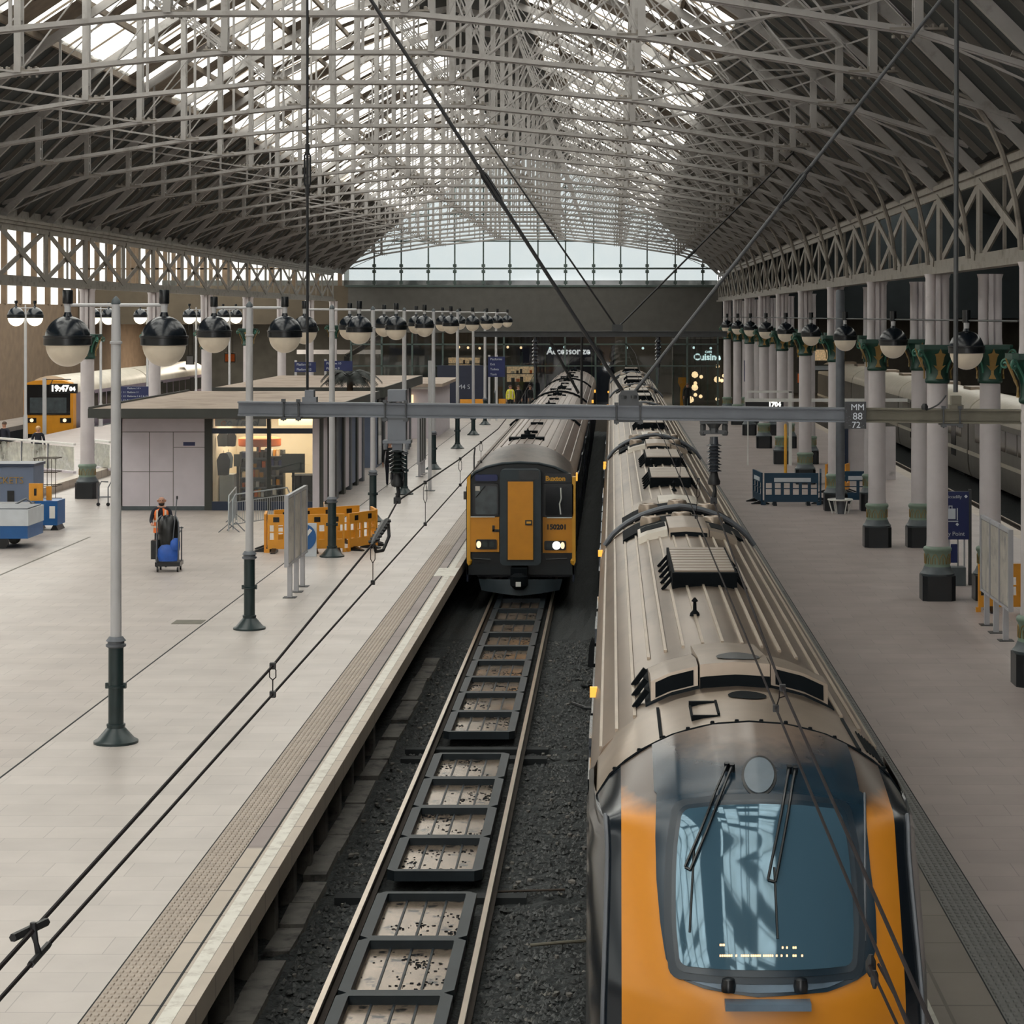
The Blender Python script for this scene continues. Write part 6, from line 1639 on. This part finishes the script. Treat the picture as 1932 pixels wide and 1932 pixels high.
t = thing('wall_panel', 'pinkish white hoarding with a dark edge beyond the blue barriers', 'hoarding', (9.2, 84, 0)); MB().bx(8.9, 10.7, 84, 84.12, 0, 2.0).build('sheet', 'pillar', t, smooth=False); MB().bx(8.75, 8.9, 83.9, 84.15, 0, 2.0).build('edge_post', 'navy_strip', t, smooth=False)
for px, lab in ((1562, 'small amber barrier end peeping out on the open side of a column'), (1598, 'small amber barrier end peeping out on the far side of a column')):
    p = (X(px, 78.), 78.); o = chapter8('barrier', 1, lab, (p[0], p[1], 0), PI/2 - .3, .7, 1.0)
# departure display frame across the far columns
dd = 92.
t = thing('departure_display', 'white gantry with a lit time display among the far columns', 'display', (8.2, dd, 0))
MB().bx(X(1405, dd), X(1712, dd), dd - .08, dd + .08, Z(758, dd), Z(752, dd)).bx(X(1410, dd), X(1412, dd), dd - .06, dd + .06, 0, Z(740, dd)).bx(X(1488, dd), X(1494, dd), dd - .06, dd + .06, 0, Z(738, dd)).bx(X(1410, dd), X(1494, dd), dd - .06, dd + .06, Z(741, dd), Z(737, dd)).build('gantry_frame', 'white', t, smooth=False)
ds = MB().bx(X(1406, dd), X(1478, dd), dd - .12, dd - .05, Z(770, dd), Z(758.5, dd)).build('display_box', 'black', t, smooth=False)
text('display_digits', '1704', .26, 'clock', ds, (X(1461, dd) - 8.2, -.13, Z(763, dd)), bold=.012)
cdp = 115.
t = thing('clock_display', 'hanging digital clock on a white post before the amber train', 'clock', (X(85, cdp), cdp, 0))
MB().bx(X(84, cdp) - .09, X(84, cdp) + .09, cdp - .06, cdp + .06, 0, Z(713, cdp)).build('post', 'lamp_white', t, smooth=False)
MB().tube([(X(86, cdp), cdp, Z(716, cdp)), (X(134, cdp), cdp, Z(716, cdp))], .03, 6).tube([(X(100, cdp), cdp, Z(716, cdp)), (X(96, cdp), cdp, Z(724, cdp))], .02, 6).build('bracket', 'galv_dark', t)
cb2 = MB().bx(X(95, cdp), X(146, cdp), cdp - .15, cdp + .1, Z(742, cdp), Z(724, cdp)).build('clock_case', 'black', t, smooth=False)
text('clock_digits', '19:47', .42, 'clock', cb2, (X(114, cdp) - X(85, cdp), -.17, Z(733, cdp)), bold=.02); text('clock_digits', '04', .3, 'clock', cb2, (X(138, cdp) - X(85, cdp), -.17, Z(734, cdp)), bold=.015)
def blue_sign(px0, px1, py0, py1, d, label, lines, post):
    t = thing('wayfinding_sign', label, 'sign', (X((px0+px1)/2, d), d, 0))
    MB().bx(X(px0, d), X(px1, d), d - .06, d + .06, Z(py1, d), Z(py0, d)).build('panel', 'sign_blue', t, smooth=False)
    for p_ in post: MB().bx(X(p_, d) - .06, X(p_, d) + .06, d - .05, d + .05, 0, Z(py0, d) + .1).build('post', 'lamp_white', t, smooth=False)
    for i, s_ in enumerate(lines):
        text('sign_text', s_, (py1-py0)/len(lines)*.62*d/F, 'sign_text', t, (X(px0 + 4, d) - X((px0+px1)/2, d), -.07, Z(py0 + (py1-py0)*(i + .5)/len(lines), d)), align='LEFT')
blue_sign(224, 285, 729, 766, 88., 'navy direction board with lines of white lettering behind the kiosk roof', ['          Platform 14 >', '<  11  Platform 11', '<  12  Platforms 1 & 2 & 12', '<  13  Exits     13', '<  14  Tickets'], (226,))
blue_sign(921, 953, 673, 711, 131., 'navy sign on a post at the far end of the platform lamps', ['Platforms', 'Exit', 'Toilets', 'Taxis'], (923, 937))
blue_sign(556, 596, 683, 702, 124., 'navy sign band behind the kiosk roofs, kiosk-wall end', ['Platform 11', 'Platform 12'], (558,))
blue_sign(612, 665, 681, 700, 126., 'navy sign band behind the palm', ['Platform 10', 'Platform 9'], (614,))
blue_sign(1404, 1409, 680, 720, 126., 'narrow navy sign between the far columns', ['i'], ())
# slim white post with a foot on the platform
x, y = G(811, 926); t = thing('sign_post', 'slim white post with a flat foot standing near the platform lamps', 'post', (x, y, 0)); MB().bx(x - .06, x + .06, y - .06, y + .06, 0, 4.6).build('pole', 'lamp_white', t, smooth=False); MB().bx(x - .18, x + .18, y - .18, y + .18, 0, .02).build('foot_plate', 'galv_dark', t, smooth=False)
o = MB().bx(-8.86, -8.26, 35.9, 36.5, 0, .006).build('drain_cover', 'galv_brown', smooth=False); o.location = (0, 8.8, 0); tag(o, 'brown metal drain cover set in the floor by the lamp posts', 'drain cover')

# ------------------------------------------------------------------ carts and things by the black-plinth column
t = thing('luggage_trailer', 'blue and white box trailer at the edge of the floor by the carts', 'trailer', (X(28, 59.3), 59.3, 0))
b0 = X(28, 59.3)
MB().bx(b0 - 1.2, b0 + .42, 59., 60.6, .28, .62).build('lower_body', 'arrow_blue', t, smooth=False); MB().bx(b0 - 1.2, b0 + .44, 58.98, 60.6, .62, 1.05).build('upper_body', 'reflect', t, smooth=False); MB().bx(b0 - 1.2, b0 + .4, 59.05, 60.5, 1.05, 1.08).build('lid', 'galv', t, smooth=False)
for xx in (-.75, .1):
    for yy in (59.2, 60.4): MB().tube([(b0 + xx - .4, yy - .05, .17), (b0 + xx - .4, yy + .05, .17)], .17, 14).bx(b0 + xx - .44, b0 + xx - .36, yy - .04, yy + .04, .17, .3).build('wheel', 'black', t)
gx, gy = G(92, 1001); t = thing('maintenance_trolley', 'blue trolley with a white notice and amber panels piled on it', 'trolley', (gx, gy, 0))
tb_ = MB().bx(gx - .5, gx + .25, gy, gy + .9, .15, .85).build('box_body', 'arrow_blue', t, smooth=False); MB().bx(gx + .02, gx + .18, gy - .012, gy, .35, .7).build('white_notice', 'white', tb_, smooth=False)
MB().bx(gx - .6, gx - .2, gy + .1, gy + .16, .5, 1.35).bx(gx - .15, gx + .0, gy + .3, gy + .36, .85, 1.25).build('amber_panel', 'barrier', t, smooth=False)
MB().bx(gx - .45, gx - .38, gy + .09, gy + .17, 1.0, 1.2).build('black_patch', 'black', t, smooth=False)
for sx_ in (-.4, .15): MB().prism([(gx + sx_ - .12, 0), (gx + sx_ + .12, 0), (gx + sx_ + .04, .15), (gx + sx_ - .04, .15)], 'y', gy + .05, gy + .8).build('foot', 'black', t, smooth=False)
t = thing('vending_kiosk', 'dark blue-grey machine cabinet with faded yellow print behind the trailer', 'cabinet', (X(35, 66), 66, 0)); x = X(30, 66)
MB().bx(x - .9, x + .52, 66, 67.2, 0, 1.72).build('cabinet_body', 'kiosk_blue', t, smooth=False); MB().bx(x - .95, x + .56, 65.95, 67.25, 1.72, 1.8).build('cabinet_top', 'navy_strip', t, smooth=False); MB().bx(x - .25, x - .05, 65.98, 66, .2, 1.0).build('dark_slot', 'black', t, smooth=False)
text('cabinet_text', 'TICKETS', .28, 'gold', t, (x - X(35, 66) - .3, -.02, 1.3)); 
t = thing('parked_scooter_cart', 'low black cart with a silver handlebar between trailer and cabinet', 'cart', (X(30, 62), 62, 0)); x = X(30, 62)
MB().bx(x - .7, x + .35, 62, 62.7, .5, .95).build('cart_body', 'black', t, smooth=False); MB().tube([(x, 61.95, .95), (x + .3, 61.95, 1.1), (x + .5, 61.95, .95)], .03, 8).build('handlebar', 'galv', t); 
for xx in (-.5, .2): MB().tube([(x + xx, 62.1, .17), (x + xx, 62.2, .17)], .17, 12).bx(x + xx - .03, x + xx + .03, 62.1, 62.6, .17, .5).build('wheel', 'black', t)
t = thing('cage_trolley', 'rusty wire cage trolley beside the dark cabinet', 'trolley', (X(85, 73), 73, 0)); x = X(85, 73); b = MB()
for i in range(6): b.tube([(x - .35 + .14*i, 73, .1), (x - .35 + .14*i, 73, 1.5)], .012, 5)
for z in (.15, .6, 1.05, 1.5): b.tube([(x - .38, 73, z), (x + .38, 73, z), (x + .38, 73.7, z), (x - .38, 73.7, z)], .014, 5, closed=True)
b.build('cage_mesh', 'railside', t); MB().bx(x - .38, x + .38, 73, 73.7, .08, .14).build('deck', 'railside', t, smooth=False)
for sx_ in (-.3, .3): MB().tube([(x + sx_, 73.1, .05), (x + sx_, 73.16, .05)], .05, 10).build('caster', 'black', t)
# luggage trolley by kiosk corner
gx, gy = G(197, 955); t = thing('luggage_trolley', 'small chrome trolley parked at the kiosk corner', 'trolley', (gx, gy, 0)); b = MB()
for sx_ in (-.2, .12): b.tube([(gx + sx_, gy, .05), (gx + sx_, gy, .6), (gx + sx_ + .1, gy, .8), (gx + sx_ + .3, gy + .1, .78)], .02, 6)
b.tube([(gx - .2, gy, .3), (gx + .4, gy, .3)], .02, 6); b.build('frame', 'galv', t); MB().tube([(gx - .2, gy - .02, .06), (gx - .2, gy + .03, .06)], .06, 10).build('wheel', 'black', t); MB().tube([(gx + .12, gy - .02, .06), (gx + .12, gy + .03, .06)], .06, 10).build('wheel', 'black', t)

# raised kerb and balustrade
struct(MB().bx(-19.9, -19.5, 60, 120, -.2, .28).build('trim_kerb', 'coping', smooth=False)); struct(MB().bx(-28.5, -19.9, 60, 120, -.2, .2).build('floor_raised', 'pave_right', smooth=False))
def balustrade(pa, pb, z0, n, label):
    t = thing('glass_balustrade', label, 'balustrade', ((pa[0]+pb[0])/2, (pa[1]+pb[1])/2, z0))
    A, B = Vector((*pa, z0)), Vector((*pb, z0))
    MB().bar(A + Vector((0,0,1.1)), B + Vector((0,0,1.1)), .1, .08).build('handrail', 'white', t, smooth=False)
    MB().bar(A + Vector((0,0,.04)), B + Vector((0,0,.04)), .12, .08).build('bottom_rail', 'kiosk', t, smooth=False)
    for i in range(n):
        p_ = A + (B-A)*(i + .03)/n; q2 = A + (B-A)*(i + .97)/n
        MB().bar(p_ + Vector((0,0,.55)), q2 + Vector((0,0,.55)), .02, .9).build('glass_panel', 'clear_glass', t, smooth=False)
        MB().bar(p_ + Vector((0,0,0)), p_ + Vector((0,0,1.1)), .06).build('baluster', 'galv', t, smooth=False)
balustrade((-27.5, 92), (-20.4, 84.5), .2, 5, 'bright glass balustrade with a pale handrail leading to the black-plinth column'); balustrade((-20.4, 87.5), (-19.4, 86), .2, 1, 'short glass balustrade length just past the black-plinth column')

# ------------------------------------------------------------------ the other trains
tx0, ty = -30.9, 122.
t = thing('passenger_train', 'train with an amber flat front far off by the brown wall', 'train', (tx0, ty, -.9))
carriage(t, 'carriage', tx0, ty + .6, ty + 19.6, 'train_purple', 'train_cream', None, [], True); carriage(t, 'carriage', tx0, ty + 20, ty + 40, 'train_purple', 'train_cream', None, [], True)
MB().prism([(tx0 + x, z) for x, z in half([(1.36, -.3), (1.36, 2.1), (1.2, 2.5), (.8, 2.62), (0, 2.66)])], 'y', ty, ty + .7).build('cab_front', 'yellow', t, smooth=False)
MB().bx(tx0 - 1.2, tx0 + 1.2, ty - .03, ty + .1, .75, 2.4).build('cab_window', 'body_window', t, smooth=False); MB().bx(tx0 - 1.0, tx0 + 1.0, ty - .04, ty, .85, 1.7).build('window_glass', 'cabglass', t, smooth=False); MB().bx(tx0 - 1.3, tx0 + 1.3, ty + .05, ty + .5, -.75, -.25).build('buffer_beam', 'black', t, smooth=False)
for s_ in (-.95, .95):
    lc_ = MB().bx(tx0 + s_ - .3, tx0 + s_ + .3, ty - .03, ty + .02, .32, .58).build('lamp_cluster', 'black', t, smooth=False); MB().prism([(tx0 + s_*.95 + .1*math.cos(2*PI*i/12), .45 + .1*math.sin(2*PI*i/12)) for i in range(12)], 'y', ty - .06, ty - .02).build('lamp_lens', 'lens_warm', lc_, smooth=False)
t = thing('passenger_train', 'pale-roofed train standing in the dark beyond the white platform strip', 'train', (16.4, 48, -.9))
for k in range(5): 
    c_ = carriage(t, 'carriage', 16.4, 48.3 + 23*k, 71 + 23*k, 'train_tan', 'train_cream', None, [], k < 3)
    for yy in (6, 14): MB().bx(16.1, 16.9, 48 + 23*k + yy, 50 + 23*k + yy, 2.8, 2.98).build('roof_vent', 'roof_vent', c_, smooth=False)
    MB().bx(15.02, 15.06, 48.4 + 23*k, 71 + 23*k, .35, .5).build('body_stripe', 'train_cream', c_, smooth=False)

# ------------------------------------------------------------------ concourse shops beyond the end screen
def shop(name, x0, x1, y, z1, body, label, sign=None, smat='signwhite', size=.6, sz=None):
    t = thing('shopfront', label, 'shopfront', ((x0+x1)/2, y, 0))
    MB().bx(x0, x1, y + .1, y + 3, 0, z1).build('front_wall', body, t, smooth=False)
    f = MB()
    n = max(2, int((x1-x0)/1.6))
    for i in range(n + 1): xx = x0 + (x1-x0)*i/n; f.bx(xx - .05, xx + .05, y, y + .12, 0, z1*.68)
    f.build('front_frame', 'mullion', t, smooth=False)
    if sign: text('shop_lettering', sign, size, smat, t, (0, .04, sz or z1*.82), bold=.02)
    return t
y = 154.
shop('s', X(985, y), X(1160, y), y, 5.4, 'shop_navy', 'dark navy shop with white lettering behind the two train tails', 'Accessorize', 'signwhite', .62, Z(663, y))
shop('s', X(1270, y), X(1400, y), y, 4.6, 'dim', 'dim cafe front with glowing pale lettering near the far columns', None)
t = thing('cafe_sign', 'glowing pale cafe lettering high on the far shopfront', 'sign', (X(1334, y), y + .06, Z(674, y)))
text('cafe_lettering', 'Cuisine', .62, 'cool_lamp', t, (0, 0, -.0), bold=.02); text('cafe_lettering', 'CAFE', .2, 'cool_lamp', t, (.1, 0, .36), bold=.008)
shop('s', X(720, y), X(982, y), y, 5.0, 'dim', 'long shop with warm lit shelves beyond the platform end', None)
rs = random.Random(21)
def goods(px0, px1, py0, py1, d, label, n):
    t = thing('lit_shop_shelf', label, 'shelf', (X((px0+px1)/2, d), d, Z(py1, d)))
    MB().bx(X(px0, d), X(px1, d), d + .3, d + .35, Z(py1, d), Z(py0, d)).build('back_panel', 'goods_glow', t, smooth=False)
    for xx in (X(px0, d), X(px1, d)): MB().bx(xx - .04, xx + .04, d + .3, d + .38, 0, Z(py0, d)).build('upright', 'dim', t, smooth=False)
    for k in range(n):
        z = Z(py1, d) + (Z(py0, d) - Z(py1, d)) * k / n
        bd2 = MB().bx(X(px0, d), X(px1, d), d, d + .3, z, z + .06).build('shelf_board', 'dim', t, smooth=False)
        x = X(px0, d) + .08
        while x < X(px1, d) - .2:
            w2 = rs.uniform(.1, .25); MB().bx(x, x + w2, d + .04, d + .25, z + .06, z + .06 + rs.uniform(.15, .4)).build('packet', rs.choice(['goods_glow', 'shop_wall', 'hair', 'dim', 'hivis', 'goods_glow']), bd2, smooth=False); x += w2 + rs.uniform(.02, .15)
goods(845, 905, 675, 712, 152.5, 'warm lit shelf of goods behind the last platform lamps', 3)
goods(955, 1010, 690, 722, 152.8, 'dimmer lit shelf beside the navy shop', 2)
goods(1050, 1062, 690, 720, 152.9, 'narrow shelf just behind the kerbside train tail', 2) if 0 else None
def bulb(px, py, d, r_, m, label, cat='lamp'):
    t = thing('hanging_lamp', label, cat, (X(px, d), d, Z(py, d)), group='small lamps in the concourse')
    x, z = X(px, d), Z(py, d)
    MB().lathe([(.01, -r_), (r_*.8, -r_*.6), (r_, 0), (r_*.7, r_*.7), (.02, r_)], (x, d, z), 10).build('bulb', m, t); MB().tube([(x, d, z + r_), (x, d, max(z + r_ + .1, 6.2))], .015, 4).build('cord', 'black', t)
for i, (px, py) in enumerate(((1311, 707), (1323, 711), (1312, 723), (1311, 731), (1312, 745), (1322, 748), (1303, 754), (1366, 709), (1354, 691), (1353, 716), (1353, 753), (1362, 718))):
    bulb(px, py, 151 + .25*i, .13 + .1*((i*7) % 3 == 0), 'warm_lamp', f'small warm cafe lamp {["over the amber figure panel","beside the amber figure panel","below the first cafe lamp","in the middle of the cafe lamp cluster","low in the cafe lamp cluster","low beside the cluster","lowest of the cafe lamps on the amber side","close to the far columns, upper","pinkish, under the cafe lettering","close to the far columns, middle","close to the far columns, low","close to the far columns, second lowest"][i]}')
for i, px in enumerate((866, 883, 905, 958, 983, 1038, 1065, 1182, 1213, 1244, 1309, 1341)):
    bulb(px, 655 + (i % 3), 151.5 + .1*i, .09, 'warm_lamp' if i < 5 else 'cool_lamp', f'tiny ceiling spotlight in the concourse, {ORD[i]} along the row from the kiosk side')
t = thing('service_desk', 'long dark blue counter with white letters behind the last lamp posts', 'counter', (X(875, 146), 146, 0)); MB().bx(X(825, 146), X(918, 146), 146, 147.2, 0, 2.9).build('desk_front', 'shop_navy', t, smooth=False); text('desk_text', 'M4 S', .42, 'sign_text', t, (0, -.03, 1.5))
og2 = 'orange barriers by the far counter'
for i, (px0, px1) in enumerate(((868, 893), (896, 915), (940, 953))): 
    chapter8('barrier', 3, f'orange barrier panel at the far platform end, {ORD[i]} from the kiosk side', ((X(px0, 138) + X(px1, 138))/2, 138 + .3*i, 0), 0, X(px1, 138) - X(px0, 138), 1.0, og2)
t = thing('figure_panel', 'amber curved advertising panel beside the cafe lamps', 'panel', (X(1287, 151), 151, 0)); pts = [(X(a, 151), Z(b2, 151)) for a, b2 in ((1280, 712), (1296, 712), (1294, 726), (1288, 735), (1287, 748), (1290, 768.5), (1283, 768.5), (1283, 745), (1284, 732), (1279, 722))]; MB().prism(pts, 'y', 151, 151.08).build('panel', 'yellow', t, smooth=False)
# side bay shop glows on the column side
def glow(px0, px1, py0, py1, d, m, name, label):
    t = thing(name, label, 'lit sign', (X((px0+px1)/2, d), d, Z(py1, d)))
    MB().bx(X(px0, d), X(px1, d), d, d + .12, Z(py1, d), Z(py0, d)).build('lit_face', m, t, smooth=False); MB().bx(X(px0, d) - .08, X(px1, d) + .08, d + .12, d + .25, Z(py1, d) - .08, Z(py0, d) + .08).build('sign_case', 'dim', t, smooth=False)
    for f in (.2, .8): xx = X(px0 + (px1-px0)*f, d); MB().tube([(xx, d + .18, Z(py0, d)), (xx, d + .18, 6.25)], .02, 5).build('hanger', 'black', t)
glow(1505, 1515, 660, 674, 151, 'yellow_edge', 'lit_sign', 'small yellow sign glowing between two far columns'); glow(1538, 1570, 660, 680, 151, 'goods_glow', 'lit_sign', 'amber sign glowing behind the globe lamps'); glow(1536, 1572, 690, 698, 152, 'reflect', 'lit_sign', 'white strip sign glowing beyond the far columns')
glow(1505, 1512, 705, 722, 152, 'hivis', 'lit_sign', 'red-orange sign low between two far columns'); glow(360, 382, 690, 705, 166, 'hivis', 'lit_sign', 'blurred orange shop glow behind the kiosk roof'); glow(425, 442, 668, 682, 160, 'hivis', 'lit_sign', 'small red-orange shop sign by the far lit lamp'); glow(352, 364, 672, 686, 156, 'board', 'lit_sign', 'grey platform number plate above the far carriages')
t = thing('escalator', 'dark slanted escalator seen behind the kiosk lamps', 'escalator', (X(690, 160), 160, 3)); b = MB().bar((X(655, 160), 160, Z(672, 160)), (X(722, 160), 160, Z(632, 160)), .9, .35).build('truss_body', 'galv_dark', t, smooth=False); MB().bx(X(655, 160) - .2, X(655, 160) + .2, 159.8, 160.2, 0, Z(672, 160)).build('support_post', 'galv_dark', t, smooth=False); MB().bar((X(655, 160), 159.5, Z(668, 160)), (X(722, 160), 159.5, Z(628, 160)), .08, .08).build('handrail', 'white', t, smooth=False)
struct(MB().bx(X(560, 170), X(830, 170), 170, 170.3, Z(668, 170), Z(660, 170)).build('trim_mezzanine', 'board', smooth=False))
